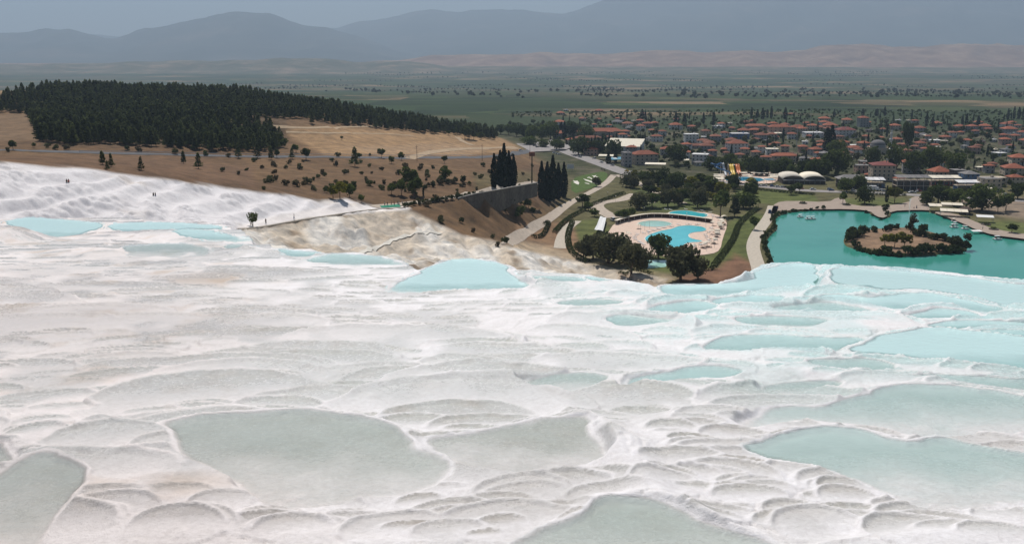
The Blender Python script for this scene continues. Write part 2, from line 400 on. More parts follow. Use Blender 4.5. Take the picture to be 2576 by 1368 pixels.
# flat land: park, village
flatm = 1 - sst(-5, 25, sdf(GX, GY, FLAT)); vill = flatm * sst(700, 790, GY)
paint(flatm, (.125, .115, .058))
paint(vill, (.062, .066, .034)); paint(vill * np.clip(n1 * 2 - .1, 0, 1) * .8, (.16, .135, .10)); paint(sst(1150, 1300, GY) * flatm, (.040, .058, .026))
zone([(1860,505),(1850,475),(1960,478),(2050,490),(2060,510),(1960,515)], (.115, .135, .045), 5)
zone([(2100,500),(2280,498),(2270,520),(2150,520)], (.12, .135, .05), 5)
zone([(1430,650),(1440,560),(1500,545),(1560,600),(1580,640),(1530,660)], (.12, .135, .05), 6)
zone([(1830,560),(1890,530),(1930,545),(1900,600),(1880,690),(1790,690),(1800,640)], (.11, .13, .045), 7)
zone([(1700,640),(1830,640),(1800,680),(1620,690),(1600,650)], (.12, .14, .05), 7)
zone([(1720,690),(1800,672),(1850,640),(1895,660),(1890,720),(1700,720)], (.20, .115, .075), 10)
zone([(1590,475),(1760,480),(1800,520),(1700,540),(1620,530)], (.10, .12, .045), 8)
zone([(2440,555),(2576,560),(2700,580),(2700,605),(2500,585)], (.13, .15, .055), 6)
zone([(2400,500),(2700,500),(2700,560),(2560,550),(2430,530)], (.27, .21, .16), 10)
zone([(1300,560),(1440,560),(1470,650),(1350,640),(1290,620)], (.26, .165, .10), 8)
zone([(1290,600),(1480,645),(1700,700),(1640,735),(1480,690),(1250,660)], (.42, .33, .235), 12)
zone([(1480,655),(1640,680),(1680,705),(1500,680)], (.20, .18, .09), 8, .7)
paint(sst(230, 300, GY) * BANK(U2, V2), (.57, .50, .42)); paint(BANK(U2, V2) * np.clip(fbm(GX / 10 + GY / 60, GY / 30, 4, 222) * 2.2 + .25, 0, 1), (.73, .70, .66)); paint(BANK(U2, V2) * np.clip(-fbm(GX / 6, GY / 18, 4, 223) * 2.4 - .3, 0, 1), (.36, .285, .215))
whitem = WHITE(GU, GV, GX, GY); paint(whitem, (.77, .745, .74)); paint(whitem * np.clip(fbm(GX / 16, GY / 16, 4, 224) * 2 - .35 + sst(640, 860, GU) * .35, 0, 1) * .6, (.66, .585, .50))
paint(PATHM(GU, GV), (.82, .77, .73))
isl = 1 - sst(-2, 1, sdf(GX, GY, ISLAND)); paint(isl, (.27, .18, .12))
plainm = sst(1380, 1600, GY)

b = NB('earth')
la = b.attr('land'); pl = b.attr('plain')
nA = b.noise(0.12, 8, 0.65); nB = b.noise(1.3, 6, 0.7)
ground = b.mul(la.outputs['Color'], b.ramp(nA, [(.3, (.58, .60, .62)), (.7, (1.35, 1.30, 1.22))]))
ground = b.mul(ground, b.ramp(nB, [(.3, (.78, .80, .82)), (.7, (1.2, 1.18, 1.15))]))
vr = b.n('ShaderNodeTexVoronoi', distance='CHEBYCHEV', feature='F1'); b.set(vr.inputs['Vector'], b.scaled((1 / 420., 1 / 260., 0))); vr.inputs['Scale'].default_value = 1.0
vr2 = b.n('ShaderNodeTexVoronoi', distance='CHEBYCHEV', feature='F1'); b.set(vr2.inputs['Vector'], b.scaled((1 / 170., 1 / 95., 0))); vr2.inputs['Scale'].default_value = 1.0
sx1 = b.n('ShaderNodeSeparateColor'); b.set(sx1.inputs[0], vr.outputs['Color']); sx2 = b.n('ShaderNodeSeparateColor'); b.set(sx2.inputs[0], vr2.outputs['Color'])
pick = b.math('ADD', b.math('MULTIPLY', sx1.outputs[0], 0.55), b.math('MULTIPLY', sx2.outputs[0], 0.45))
fields = b.ramp(pick, [(0.0, (.018, .032, .015)), (.28, (.045, .075, .028)), (.40, (.022, .038, .018)), (.50, (.065, .095, .034)), (.58, (.030, .048, .022)), (.66, (.15, .115, .068)), (.72, (.04, .062, .026)), (.84, (.27, .19, .115)), (1.0, (.09, .10, .045))])
fields = b.mul(fields, b.ramp(b.noise(0.02, 6, .7, b.scaled((.5, 1, 1))), [(.3, (.50, .54, .56)), (.7, (1.1, 1.05, 1.02))]))
for e in (vr, vr2): pass
bare = b.rng(b.noise(0.0006, 3), .55, .66)
fields = b.mix(b.math('MULTIPLY', bare, 0.35), fields, (.17, .125, .085, 1))
colr = b.mix(pl.outputs['Fac'], ground, fields)
b.done(b.principled(colr, 0.95, 0.08, b.bump(b.math('ADD', nB, nA), 0.5, 0.8)))

b = NB('white_rock')
la = b.attr('land'); nA = b.noise(0.25, 8, .65); nB = b.noise(2.2, 6, .7)
colr = b.mul(la.outputs['Color'], b.ramp(nA, [(.3, (.86, .85, .86)), (.7, (1.06, 1.06, 1.06))]))
colr = b.mul(colr, b.ramp(nB, [(.3, (.86, .84, .83)), (.6, (1.04, 1.04, 1.04))]))
b.done(b.principled(colr, 0.85, 0.2, b.bump(b.math('ADD', nB, nA), 0.25, 0.6)))

fm = (whitem > .5); facem = (fm[:-1, :-1].astype(int) + fm[1:, :-1] + fm[:-1, 1:] + fm[1:, 1:]) >= 2
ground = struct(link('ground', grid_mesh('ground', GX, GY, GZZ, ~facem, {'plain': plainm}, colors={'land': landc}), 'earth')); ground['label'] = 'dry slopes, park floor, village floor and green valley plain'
hillw = struct(link('travertine_hill', grid_mesh('travertine_hill', GX, GY, GZZ, facem, {'plain': plainm}, colors={'land': landc}), 'white_rock')); hillw['label'] = 'lumpy white mineral hill rising at the left behind the pools'

# ---------------------------------------------------------------- lake
b = NB('lake_water')
nz = b.noise(0.9, 4, .6, b.scaled((1, 1.6, 1))); nz2 = b.noise(0.02, 3)
colr = b.ramp(nz2, [(.35, (.040, .275, .215)), (.65, (.060, .315, .245))])
p = b.principled(colr, 0.12, 0.5, b.bump(nz, 0.03, 0.5)); p.inputs['IOR'].default_value = 1.33
b.done(p)
bm = MB().prism(LAKE, -0.25, 0.0)
lk = mk_mesh('lake', [(p[0], p[1], 0.0) for p in LAKE], [tuple(range(len(LAKE)))[::-1]])
lk.flip_normals() if lk.polygons[0].normal.z < 0 else None
lake = struct(link('lake', lk, 'lake_water')); lake['label'] = 'turquoise green lake beyond the white terraces'

# ---------------------------------------------------------------- mountains and far hills
def skyline(pts, u): return np.interp(u, [p[0] for p in pts], [p[1] for p in pts])
def range_mesh(name, pts, Yb, Yr, Ye, mat, seed, rough, nc=420, nr=46, u0=-700, u1=3300, label='', base=-75.0):
    uu = np.linspace(u0, u1, nc); a, _ = ray(uu, np.full(nc, 129.0)); v = skyline(pts, uu)
    _, bb = ray(uu, v); zr = ZC + bb * Yr
    t = np.linspace(0, 1, nr)[:, None]; Y = np.where(t < .75, Yb + (Yr - Yb) * (t / .75), Yr + (Ye - Yr) * (t - .75) / .25) + 0 * a[None, :]
    X = a[None, :] * Y
    prof = np.where(t < .75, sst(0, 1, t / .75 * .92) * 0.35 + .65 * (t / .75) ** 1.5, 1 - .7 * ((t - .75) / .25)); prof = prof / 1.0
    s1 = 1 - np.abs(fbm(X / (Yr * .05), Y / (Yr * .13), 5, seed)) * 2; amp = rough * np.clip(prof * (1.15 - prof) * 3.0, 0, 1)
    Z = base + (zr[None, :] - base) * prof + amp * (zr[None, :] - base) * (s1 - .55) + 0.012 * (zr[None, :] - base) * fbm(X / (Yr * .01), Y / (Yr * .01), 3, seed + 9) * prof
    o = struct(link(name, grid_mesh(name, X, Y, Z), mat)); o['label'] = label; return o
b = NB('mountain'); nz = b.noise(0.0011, 7, .65)
b.done(b.principled(b.ramp(nz, [(.3, (.045, .055, .050)), (.55, (.080, .083, .072)), (.72, (.15, .125, .105))]), .95, .05))
b = NB('badland'); nz = b.noise(0.0045, 8, .7); 
b.done(b.principled(b.ramp(nz, [(.25, (.12, .070, .048)), (.5, (.23, .140, .095)), (.68, (.36, .24, .16))]), .95, .05))
b = NB('foothill'); nz = b.noise(0.004, 8, .7)
b.done(b.principled(b.ramp(nz, [(.3, (.055, .065, .04)), (.5, (.10, .095, .06)), (.70, (.28, .20, .14))]), .95, .05))
range_mesh('mountain_range', [(-700,75),(-200,78),(0,82),(90,78),(120,71),(180,74),(230,88),(290,98),(330,86),(350,76),(390,68),(430,64),(470,55),(520,42),(570,33),(640,29),(690,35),(760,56),(840,72),(900,92),(1000,125),(1100,140),(3300,145)], 11500, 16000, 18500, 'mountain', 301, .16, label='hazy domed mountain range at the left horizon')
range_mesh('mountain_range', [(-700,92),(200,88),(260,84),(300,90),(420,88),(760,80),(850,70),(900,55),(950,51),(1000,41),(1050,28),(1090,25),(1150,28),(1250,25),(1330,26),(1420,30),(1470,12),(1530,-3),(1650,-22),(1900,-60),(2300,-80),(3300,-60)], 13800, 21000, 24500, 'mountain', 331, .13, label='tall hazy mountain range filling the right horizon')
range_mesh('badland_hill', [(-700,160),(700,160),(900,156),(1000,152),(1080,140),(1250,137),(1380,132),(1500,137),(1650,128),(1800,130),(1950,128),(2050,118),(2150,112),(2250,117),(2400,108),(2600,112),(2900,118),(3300,125)], 8600, 10200, 12200, 'badland', 361, .30, nc=520, nr=60, label='barren tan badland hills beyond the valley plain', base=-66)
range_mesh('foothill', [(-700,155),(-200,158),(60,163),(150,158),(220,160),(330,155),(420,150),(520,153),(640,152),(700,147),(840,150),(900,158),(960,155),(1030,154),(1075,160),(1120,168),(3300,172)], 6900, 8200, 9800, 'foothill', 391, .30, nc=420, nr=50, label='low dark wooded foothills at the far side of the plain', base=-66)
# ---------------------------------------------------------------- near white terraces
LIP = [(-500,548),(-150,546),(60,547),(200,554),(350,557),(500,561),(575,569),(600,580),(640,600),(690,622),(770,626),(820,633),(900,636),(980,648),(1030,663),(1055,679),(1070,669),(1130,651),(1190,647),(1250,653),(1285,669),(1305,685),(1390,689),(1470,695),(1530,700),(1600,708),(1650,714),(1720,715),(1800,712),(1872,703),(1893,685),(1950,666),(2010,660),(2058,668),(2075,671),(2130,669),(2300,681),(2480,700),(2576,710),(2800,735),(3200,790)]
lx, ly = on_S([p[0] for p in LIP], [p[1] for p in LIP]); ly = np.minimum(ly, 268.); LIPA = np.array([ray(p[0], p[1])[0] for p in LIP])
ta = np.linspace(-0.60, 0.60, 1000); TK = 15.0
ty = np.r_[np.geomspace(11.0, 23.0, 60)[:-1], np.exp(np.arange(np.log(23.0), np.log(335.0), .0034))]
TA, TY = np.meshgrid(ta, ty); TX = TA * (TY + TK)
YC = np.interp(TX / TY, LIPA, ly)
beyond = np.maximum(TY - YC * 1.012, 0)
und = 1.0 * fbm(TX / 44, TY / 50, 2, 501) * sst(20, 80, TY) + .20 * fbm(TX / 14, TY / 15, 2, 502)
hs = S_plane(TX, TY) + und * 0.8
# pools read off the photograph: outline (far rim first), tint 0 grey .. 1 turquoise, depth
POOLS = [
 ([(385,1070),(430,1054),(530,1040),(650,1032),(760,1030),(830,1035),(900,1045),(960,1060),(1010,1075),(1035,1095),(1060,1120),(1100,1140),(1140,1165),(1100,1205),(1000,1235),(850,1275),(700,1300),(610,1260),(560,1210),(500,1150),(450,1110)], .15, .40, .7),
 ([(1310,1368),(1370,1330),(1430,1300),(1470,1260),(1510,1235),(1600,1240),(1680,1255),(1740,1280),(1790,1310),(1850,1330),(1930,1350),(2000,1380),(2050,1480),(1250,1480)], .22, .40, .75),
 ([(-150,1250),(-20,1210),(60,1145),(120,1135),(180,1160),(215,1190),(200,1240),(160,1290),(110,1340),(60,1400),(-150,1450)], .12, .35, .6),
 ([(-200,1120),(0,1100),(35,1150),(10,1200),(-200,1230)], .12, .3, .6),
 ([(1045,1095),(1150,1085),(1260,1075),(1350,1060),(1440,1045),(1490,1047),(1502,1100),(1508,1165),(1400,1188),(1290,1192),(1150,1172),(1070,1125)], .15, .22, .6),
 ([(1830,1112),(1900,1101),(1960,1090),(2000,1075),(2070,1063),(2130,1065),(2200,1078),(2240,1095),(2290,1106),(2340,1098),(2420,1110),(2500,1130),(2990,1150),(2990,1240),(2500,1280),(2330,1275),(2230,1245),(2120,1200),(2010,1170),(1900,1150)], .50, .45, .65),
 ([(1858,1090),(1875,1055),(1930,1028),(2000,1020),(2060,1022),(2110,1008),(2180,985),(2250,965),(2330,960),(2420,970),(2500,985),(2580,998),(2700,1010),(2990,1030),(2990,1060),(2480,1085),(2330,1098),(2240,1080),(2130,1058),(2050,1057),(1990,1068),(1930,1086)], .52, .40, .65),
 ([(2125,880),(2160,868),(2200,852),(2260,840),(2290,830),(2300,820),(2370,822),(2450,832),(2530,845),(2990,850),(2990,940),(2500,938),(2420,930),(2300,900),(2200,890)], .95, .6, .6),
 ([(1745,880),(1800,850),(1850,838),(1960,840),(2080,848),(2180,850),(2130,868),(2100,890),(2000,885),(1920,880),(1850,888)], .80, .35, .6),
 ([(1560,955),(1620,940),(1720,920),(1780,912),(1860,920),(1900,935),(1830,950),(1750,955),(1640,975),(1560,985)], .75, .28, .6),
 ([(1645,722),(1660,713),(1720,716),(1800,714),(1875,704),(1895,686),(1950,667),(2010,661),(2055,669),(2068,684),(2070,704),(2110,719),(2170,726),(2200,736),(2110,742),(2000,746),(1900,744),(1780,750),(1680,746)], 1.0, .8, 1.0),
 ([(2078,674),(2130,671),(2300,683),(2480,702),(2576,712),(2990,730),(2990,810),(2600,795),(2545,782),(2500,762),(2420,742),(2330,728),(2260,731),(2190,720),(2110,712),(2078,700)], .92, .8, 1.0),
 ([(2020,752),(2060,742),(2110,737),(2200,744),(2260,735),(2330,733),(2410,746),(2500,768),(2530,786),(2460,793),(2400,774),(2350,772),(2270,784),(2230,778),(2130,755)], .95, .5, .75),
 ([(2270,792),(2320,778),(2360,773),(2430,780),(2490,798),(2440,803),(2380,800),(2310,806),(2280,804)], .95, .4, .75),
 ([(2310,818),(2350,808),(2420,802),(2500,803),(2576,812),(2990,820),(2990,835),(2576,822),(2480,820),(2420,828),(2380,830)], .95, .4, .75),
 ([(2430,838),(2490,826),(2576,830),(2990,835),(2990,850),(2500,848)], .95, .3, .75),
 ([(1930,775),(1990,768),(2080,758),(2180,772),(2240,790),(2180,790),(2100,782),(2010,785)], .75, .3, .7),
 ([(1760,765),(1800,750),(1870,742),(1940,742),(1985,752),(1960,765),(1900,775),(1830,776)], .95, .4, .75),
 ([(1600,785),(1640,765),(1700,756),(1760,752),(1820,770),(1800,785),(1700,792),(1620,795)], .9, .35, .75),
 ([(1380,765),(1430,752),(1500,748),(1590,755),(1560,768),(1470,772)], .6, .2, .6),
 ([(958,732),(1005,702),(1045,690),(1068,671),(1125,653),(1190,648),(1248,653),(1284,669),(1300,690),(1335,713),(1348,735),(1200,738),(1050,736)], 1.0, .9, 1.0),
 ([(1310,690),(1390,690),(1470,697),(1490,706),(1430,712),(1350,702)], .7, .3, 1.0),
 ([(1460,694),(1510,696),(1550,706),(1490,706)], .95, .4, 1.0),
 ([(1500,800),(1560,785),(1640,795),(1720,805),(1660,822),(1560,825)], .7, .3, .6),
 ([(1830,800),(1920,792),(2030,795),(2110,805),(2040,822),(1900,822)], .75, .3, .6),
 ([(2010,905),(2100,895),(2200,903),(2260,922),(2180,945),(2060,940)], .62, .3, .6),
 ([(1900,975),(1990,955),(2090,950),(2150,965),(2060,985),(1950,995)], .5, .3, .6),
 ([(1300,965),(1380,940),(1480,932),(1560,948),(1480,978),(1370,988)], .42, .25, .6),
 ([(2270,948),(2340,940),(2450,945),(2560,952),(2990,957),(2990,985),(2560,980),(2400,964)], .6, .3, .6),
 ([(2,560),(62,545),(140,549),(200,556),(258,560),(262,566),(240,580),(200,592),(150,600),(95,603),(70,590),(40,575)], 1.0, .7, 1.0),
 ([(272,562),(330,560),(400,557),(500,562),(560,570),(585,582),(540,577),(470,574),(420,582),(340,586),(290,583)], 1.0, .7, 1.0),
 ([(420,582),(470,574),(530,576),(580,590),(640,606),(560,610),(500,606),(450,592)], .95, .5, .9),
 ([(295,622),(330,616),(400,612),(480,611),(530,620),(545,630),(520,644),(430,650),(330,645)], .35, .3, .8),
 ([(552,614),(600,611),(640,616),(650,628),(600,636),(555,640)], .5, .3, .8),
 ([(688,624),(740,627),(775,628),(818,636),(780,648),(730,648)], .8, .4, 1.0),
 ([(770,656),(800,645),(850,637),(910,637),(970,648),(1025,664),(960,669),(850,664)], .65, .4, 1.0),
]
plist = []
for pts, tn, dep, q in POOLS:
    pu = np.array(pts, float); vmin, vmax = pu[:, 1].min(), pu[:, 1].max()
    far = pu[pu[:, 1] < vmin + .35 * (vmax - vmin)]; fx, fy = on_S(far[:, 0], far[:, 1]); fy = np.minimum(fy, 262.); near = pu[pu[:, 1] > vmax - .3 * (vmax - vmin)]; nx, ny = on_S(near[:, 0], near[:, 1])
    q = .35 if q < 1 else .5
    if np.mean(ny) > 120: q = .4
    Wp = float(S_plane(0, np.mean(fy) * q + np.mean(ny) * (1 - q))) - .03
    x, y = at_z(pu[:, 0], pu[:, 1], Wp)
    plist.append((smooth_poly(list(zip(x, y)), 1), Wp, tn, dep))
plist.sort(key=lambda p: p[1])
for poly, Wp, tn, dep in plist:
    P = np.array(poly); x0, x1, y0, y1 = P[:, 0].min(), P[:, 0].max(), P[:, 1].min(), P[:, 1].max(); mg = 22
    rr = np.where((ty > y0 - mg) & (ty < y1 + mg))[0]
    if len(rr) == 0: continue
    sl = np.s_[rr[0]:rr[-1] + 1, :]; d, ny_ = sdf_n(TX[sl], TY[sl], P); df = np.abs(hs[sl] - Wp); dpos = np.maximum(d, 0); far_ = sst(.05, .55, ny_)
    ws = 1 - sst(0, 1, d / (8 + 4 * df)); wf = 1 - sst(0, 1, d / (.9 * df + .4))
    side = hs[sl] * (1 - ws) + (Wp + .02 + (.085 if y0 < 120 else -.03) * dpos) * ws; farv = hs[sl] * (1 - wf) + Wp * wf
    hs[sl] = np.where(d < 0, Wp, far_ * farv + (1 - far_) * side)
for _ in range(10):
    hs[1:-1] = (hs[:-2] + 2 * hs[1:-1] + hs[2:]) / 4; hs[:, 1:-1] = (hs[:, :-2] + 2 * hs[:, 1:-1] + hs[:, 2:]) / 4
# broad swells running down the slope, as the flowstone tongues between the pool flights
def lobes(sc, seed, k):
    f1, f2, idv = voro(TX / sc + .3 * vn(TX / sc * 1.7, TY / sc * 1.7, seed), TY / (sc * .95) + .3 * vn(TX / sc * 1.5, TY / sc * 1.5, seed + 5), seed)
    return -k * np.minimum(f1, 1.0), idv
LB1, id1 = lobes(9.5, 511, .80); LB2, id2 = lobes(4.0, 521, .34); LB3, id3 = lobes(24.0, 531, 1.6); LB4, _ = lobes(1.5, 541, .11)
wig = .030 * fbm(TX / 1.1, TY / 1.1, 3, 551)
spine = umask([(1080,880),(1300,960),(1480,1050),(1580,1120),(1700,1250),(2050,1420),(1900,1420),(1600,1260),(1500,1150),(1400,1020),(1200,930)], 45)(*project(TX, TY, S_plane(TX, TY)))
hs = hs + .35 * spine
def terrace(h, step, a, depth, rim):
    u = h / step; k = np.floor(u); fr = u - k
    W = (k + .5) * step - .12 * depth
    t = np.clip((fr - a) / (1 - a), 0, 1); apron = step * (0.25 * t + .75 * t ** 2.2)
    w = np.clip(fr / a, 0, 1)
    bed = -depth * sst(.10, .30, w) * (1 - sst(.42, 1.0, w))
    edge = rim * (1 - sst(.02, .10, w))
    wet = np.where(fr > a, 0, sst(.05, .10, w) * (1 - w) ** 1.25)  # wet floor tone with the inner wall's shade painted in below the rim
    return W + np.where(fr > a, apron, bed + edge), W, k, fr, wet, W + np.where(fr > a, apron, 0), np.where(fr > a, 0, bed + edge)
aa = .72 + .14 * fbm(TX / 6, TY / 6, 2, 561)
big = terrace(hs + LB1 + LB2 * .4 + LB4 * .5 + wig, 0.34, aa, .13, .075)
huge = terrace(hs + LB3 + LB1 * .5 + LB2 * .4 + LB4 * .3 + wig, 0.62, aa + .08, .16, .09)
mid = terrace(hs + LB2 + LB4 + .3 * LB1 + wig, 0.18, aa, .07, .045)
sml = terrace(hs + LB4 * 1.0 + .4 * LB2 + .3 * LB1 + wig * .6, 0.085, aa, .030, .022)
flow = hs + .5 * LB1 + .5 * LB2 + .3 * LB4 + .16 * fbm(TX / 1.6, TY / 5, 4, 571)
sel = fbm(TX / 17, TY / 22, 3, 581) * 1.3
REL = .50 + .18 * fbm(TX / 12, TY / 12, 2, 583)
LBK = {'flow': .0, 'sml': .35 * (.3 * LB1 + .4 * LB2), 'mid': .35 * (LB2 + .3 * LB1), 'big': .35 * (LB1 + .4 * LB2), 'huge': .35 * (LB3 + .5 * LB1)}
TU, TV = project(TX, TY, S_plane(TX, TY))
# where the photograph shows bare flowing stone / fine terracing
bias = np.zeros(TX.shape)
def bz(poly, amt, soft=40):
    global bias
    bias = bias + amt * umask(poly, soft)(TU, TV)
bz([(-300,860),(260,880),(420,1050),(520,1200),(700,1368),(760,1600),(-300,1600)], -.62, 60)
bz([(1500,1060),(1600,1150),(1800,1300),(1720,1300),(1560,1230),(1490,1150)], -1.3, 35)
bz([(-100,700),(160,720),(560,700),(620,690),(1000,760),(1000,900),(300,900),(-100,850)], .15, 60)
bz([(1900,800),(2500,900),(2576,1100),(2000,1060),(1300,900)], .35, 80)
bz([(100,600),(640,620),(900,700),(500,800),(100,780)], -.1, 40)
s2 = sel * .8 + bias + .18
def pickw(c, w): return np.exp(-((s2 - c) / w) ** 2)
wts = {'flow': sst(-.35, -.85, s2), 'sml': 0, 'mid': 0, 'big': 0, 'huge': 0}
edges = [(-.6, 'flow'), (-.28, 'sml'), (.0, 'mid'), (.38, 'big'), (.9, 'huge')]
tz = np.zeros(TX.shape); poolw = np.zeros(TX.shape); wl = np.full(TX.shape, np.nan); pid = np.zeros(TX.shape, np.int64); wsum = np.zeros(TX.shape)
layers = {'flow': (flow, None), 'sml': (sml[0], sml), 'mid': (mid[0], mid), 'big': (big[0], big), 'huge': (huge[0], huge)}
cent = [-.75, -.40, -.10, .28, 1.0]; names = ['flow', 'sml', 'mid', 'big', 'huge']
for i, nme in enumerate(names):
    lo = sst(cent[i - 1] + .12, cent[i] - .12, s2) if i > 0 else np.ones(TX.shape)
    hi = 1 - sst(cent[i] + .12, cent[i + 1] - .12, s2) if i < 4 else np.ones(TX.shape)
    w = lo * hi; z, T = layers[nme]; base_ = z if T is None else T[5]; tz += w * (hs + LBK[nme] + REL * (base_ - hs - LBK[nme]) + (0 if T is None else T[6])); wsum += w
    if T is not None:
        poolw += w * T[4]
        if nme in ():
            pure = w > .985; wl = np.where(pure, T[1] + .0, wl); pid = np.where(pure, T[2].astype(np.int64) * 8 + i + 1, pid)
tz /= wsum; poolw /= wsum
both = sst(.05, .3, s2); tz = tz + both * .7 * mid[6]; poolw = np.maximum(poolw, both * .38 * mid[4])
tz = tz + sst(-.4, -.15, s2) * .8 * sml[6]; poolw = np.maximum(poolw, .25 * sml[4] * sst(-.5, -.2, s2))
# scallop basins: each a shallow crescent with a thin rim on its downhill side; nearer ones lie over farther ones
tz = tz * .25 + .75 * (hs + .3 * LB2 + .35 * LB4 + .10 * fbm(TX / 1.8, TY / 5, 4, 572) + .6 * sml[6] + .35 * mid[6]); poolw = poolw * .22
rg = np.random.default_rng(77); CR = []
n_ = fbm(TX / .8, TY / .8, 3, 701); n2_ = fbm(TX / 2.4, TY / 2.4, 2, 702)
def sample_(A, r, c): return A[r, c]
for k in range(2700):
    y = float(np.exp(rg.uniform(np.log(24.5), np.log(235.0)))); a = float(rg.uniform(-.58, .58)); r = int(np.searchsorted(ty, y)); c = int(np.argmin(np.abs(ta - a)))
    if r >= len(ty) - 2 or y > YC[r, c] * .985: continue
    b_ = bias[r, c]
    if b_ < -.5 and rg.uniform() < .55: continue
    if spine[r, c] > .4 and rg.uniform() < .8: continue
    big_ = .5 + .5 * np.tanh(2.2 * sel[r, c] + 1.2 * b_)
    rx = (.7 + 3.4 * big_ * rg.uniform(.1, 1.0) ** 1.7) * (1 + y / 130.0) * rg.lognormal(0, .22); ry = rx * rg.uniform(.55, 1.05)
    if k >= 1150:
        rx = rg.uniform(.35, 1.15) * (1 + y / 90.0); ry = rx * rg.uniform(.5, .95)
    CR.append((y, a * (y + TK), rx, ry, .45 * vn(a * (y + TK) / 25, y / 25, 711) + rg.normal(0, .16), rg.uniform(.5, 1.0)))
CR.sort(key=lambda q: -q[0])
for (y, x, rx, ry, th, wv) in CR:
    x, th = float(x), float(th); R_ = max(rx, ry) * 1.35
    r0, r1 = np.searchsorted(ty, y - R_), np.searchsorted(ty, y + R_); c0, c1 = np.searchsorted(ta, (x - R_) / (y + TK)), np.searchsorted(ta, (x + R_) / (y + TK))
    if r1 - r0 < 4 or c1 - c0 < 4: continue
    sl = np.s_[r0:r1, c0:c1]; dx = TX[sl] - x; dy = TY[sl] - y; ct, st = cos(th), sin(th); lx_ = dx * ct + dy * st; ly_ = -dx * st + dy * ct
    # pointed at the sides, round towards the valley
    yn = ly_ / ry; xn = lx_ / rx; rho = np.sqrt(xn * xn + yn * yn) + .05 * n_[sl] + .10 * n2_[sl]
    ins_ = rho < 1; up = sst(-.35, .9, yn); slope_ = SA + 2 * SB * y
    zc = tz[sl]; rim_ = max(.020 + .0010 * y, .03) * min(1, .5 + ry / 3); wr = max(.03 + .0022 * y, .06) / ry
    lift = (.62 * slope_ * ry) * up
    znew = hs[sl] + .18 * (zc - hs[sl]) + lift - (.03 + .026 * ry) * up * (1 - sst(.86, .985, rho))
    outw = 1 - sst(1.0, 1.0 + 2.0 * wr, rho)
    zz = np.where(ins_, znew, zc * (1 - outw * up) + np.maximum(zc, hs[sl] + lift) * outw * up) + rim_ * np.exp(-((rho - 1) / wr) ** 2) * sst(-.1, .45, yn)
    edge_ = 1 - sst(.86, 1.0, rho); tz[sl] = np.where(ins_, znew * 1.0 + (zc - znew) * (1 - sst(-1.0, -.45, yn)) , zz) if False else np.where(rho < 1 + 2 * wr, zz * 1.0, zc)
    keep = 1 - sst(-.95, -.4, yn)
    tz[sl] = np.where(ins_, tz[sl] * (1 - keep) + zc * keep, tz[sl])
    wet_shade_ = wv * sst(-.35, .9, yn) * (1 - sst(.955, 1.0, rho))  # greyest under the far rim: wet stone plus painted shade of the inner wall
    poolw[sl] = np.where(ins_, wet_shade_ * (1 - keep) + poolw[sl] * keep, poolw[sl] * np.where(up > .3, sst(1.0, 1 + 2.5 * wr, rho), 1))
tint = np.clip(.12 + .85 * sst(1250, 1900, TU + 1.2 * (800 - TV)) * (1 - sst(840, 1120, TV)) + .2 * fbm(TX / 20, TY / 20, 2, 591), 0, 1)
drop = beyond * .62 + .5 * beyond * beyond / (beyond + 6)
tz = tz - drop; wl = np.where(beyond > 0.2, np.nan, wl); poolw = np.where(beyond > .2, 0, poolw)
# bulging white rim at the far left edge
bx, by = on_S(-15, 600); dd = np.hypot((TX - bx) / 7, (TY - by) / 9); tz = tz + 2.0 * (1 - sst(.35, 1.15, dd)); wl = np.where(dd < 1.1, np.nan, wl)

wob = fbm(TX / .9, TY / .9, 3, 601); wob2 = fbm(TX / 2.6, TY / 2.6, 2, 602)
for n, (poly, Wp, tn, dep) in enumerate(plist):
    dep = dep * .5; P = np.array(poly); x0, x1, y0, y1 = P[:, 0].min(), P[:, 0].max(), P[:, 1].min(), P[:, 1].max(); size = min(x1 - x0, y1 - y0); mg = 6 + .3 * size
    rr = np.where((ty > y0 - mg) & (ty < y1 + mg))[0]
    if len(rr) == 0: continue
    r0, r1 = rr[0], rr[-1] + 1; sl = np.s_[r0:r1, :]
    X, Y = TX[sl], TY[sl]
    d = sdf(X, Y, P) + (wob[sl] * .16 + wob2[sl] * .45) * float(np.clip(size / 5, .3, 1.0)) * (1 + .008 * y0)
    ym_ = (y0 + y1) / 2; rimw = float(np.clip(.02 + .0030 * ym_, .08, .8)); rimh = float(np.clip(.012 + .0006 * ym_, .02, .15))
    zb = tz[sl]; B = .6 * np.abs(zb - Wp) + .12
    wout = 1 - sst(0, 1, d / B)
    pos = np.clip((Y - y0) / (y1 - y0), 0, 1)
    wallw = .12 + .025 * size
    bed = Wp - dep * sst(0, wallw, -d - rimw * .4) * (sst(-.02, .95, pos) if tn < .6 else sst(-.05, .6, pos) ** .8) - .012
    bed = bed + .05 * fbm(X / 1.8, Y / 1.8, 4, 610 + n) * sst(.1, 1.2, -d)
    ridge = rimh * np.exp(-(d / rimw) ** 2) * sst(.05, .5, pos)
    inside = d < 0
    znew = np.where(inside, bed, zb * (1 - wout) + Wp * wout) + ridge
    znew = np.where(inside | (wout > 0), znew, zb)
    tz[sl] = znew
    reg = d < rimw * .8
    wl[sl] = np.where(reg, Wp, np.where(wout > .02, np.nan, wl[sl])); pid[sl] = np.where(reg, 1000000 + n, pid[sl])
    poolw[sl] = np.where(inside, np.clip((Wp - bed) / max(dep, .05), 0, 1), poolw[sl] * (1 - wout)); tint[sl] = np.where(reg, tn, tint[sl])
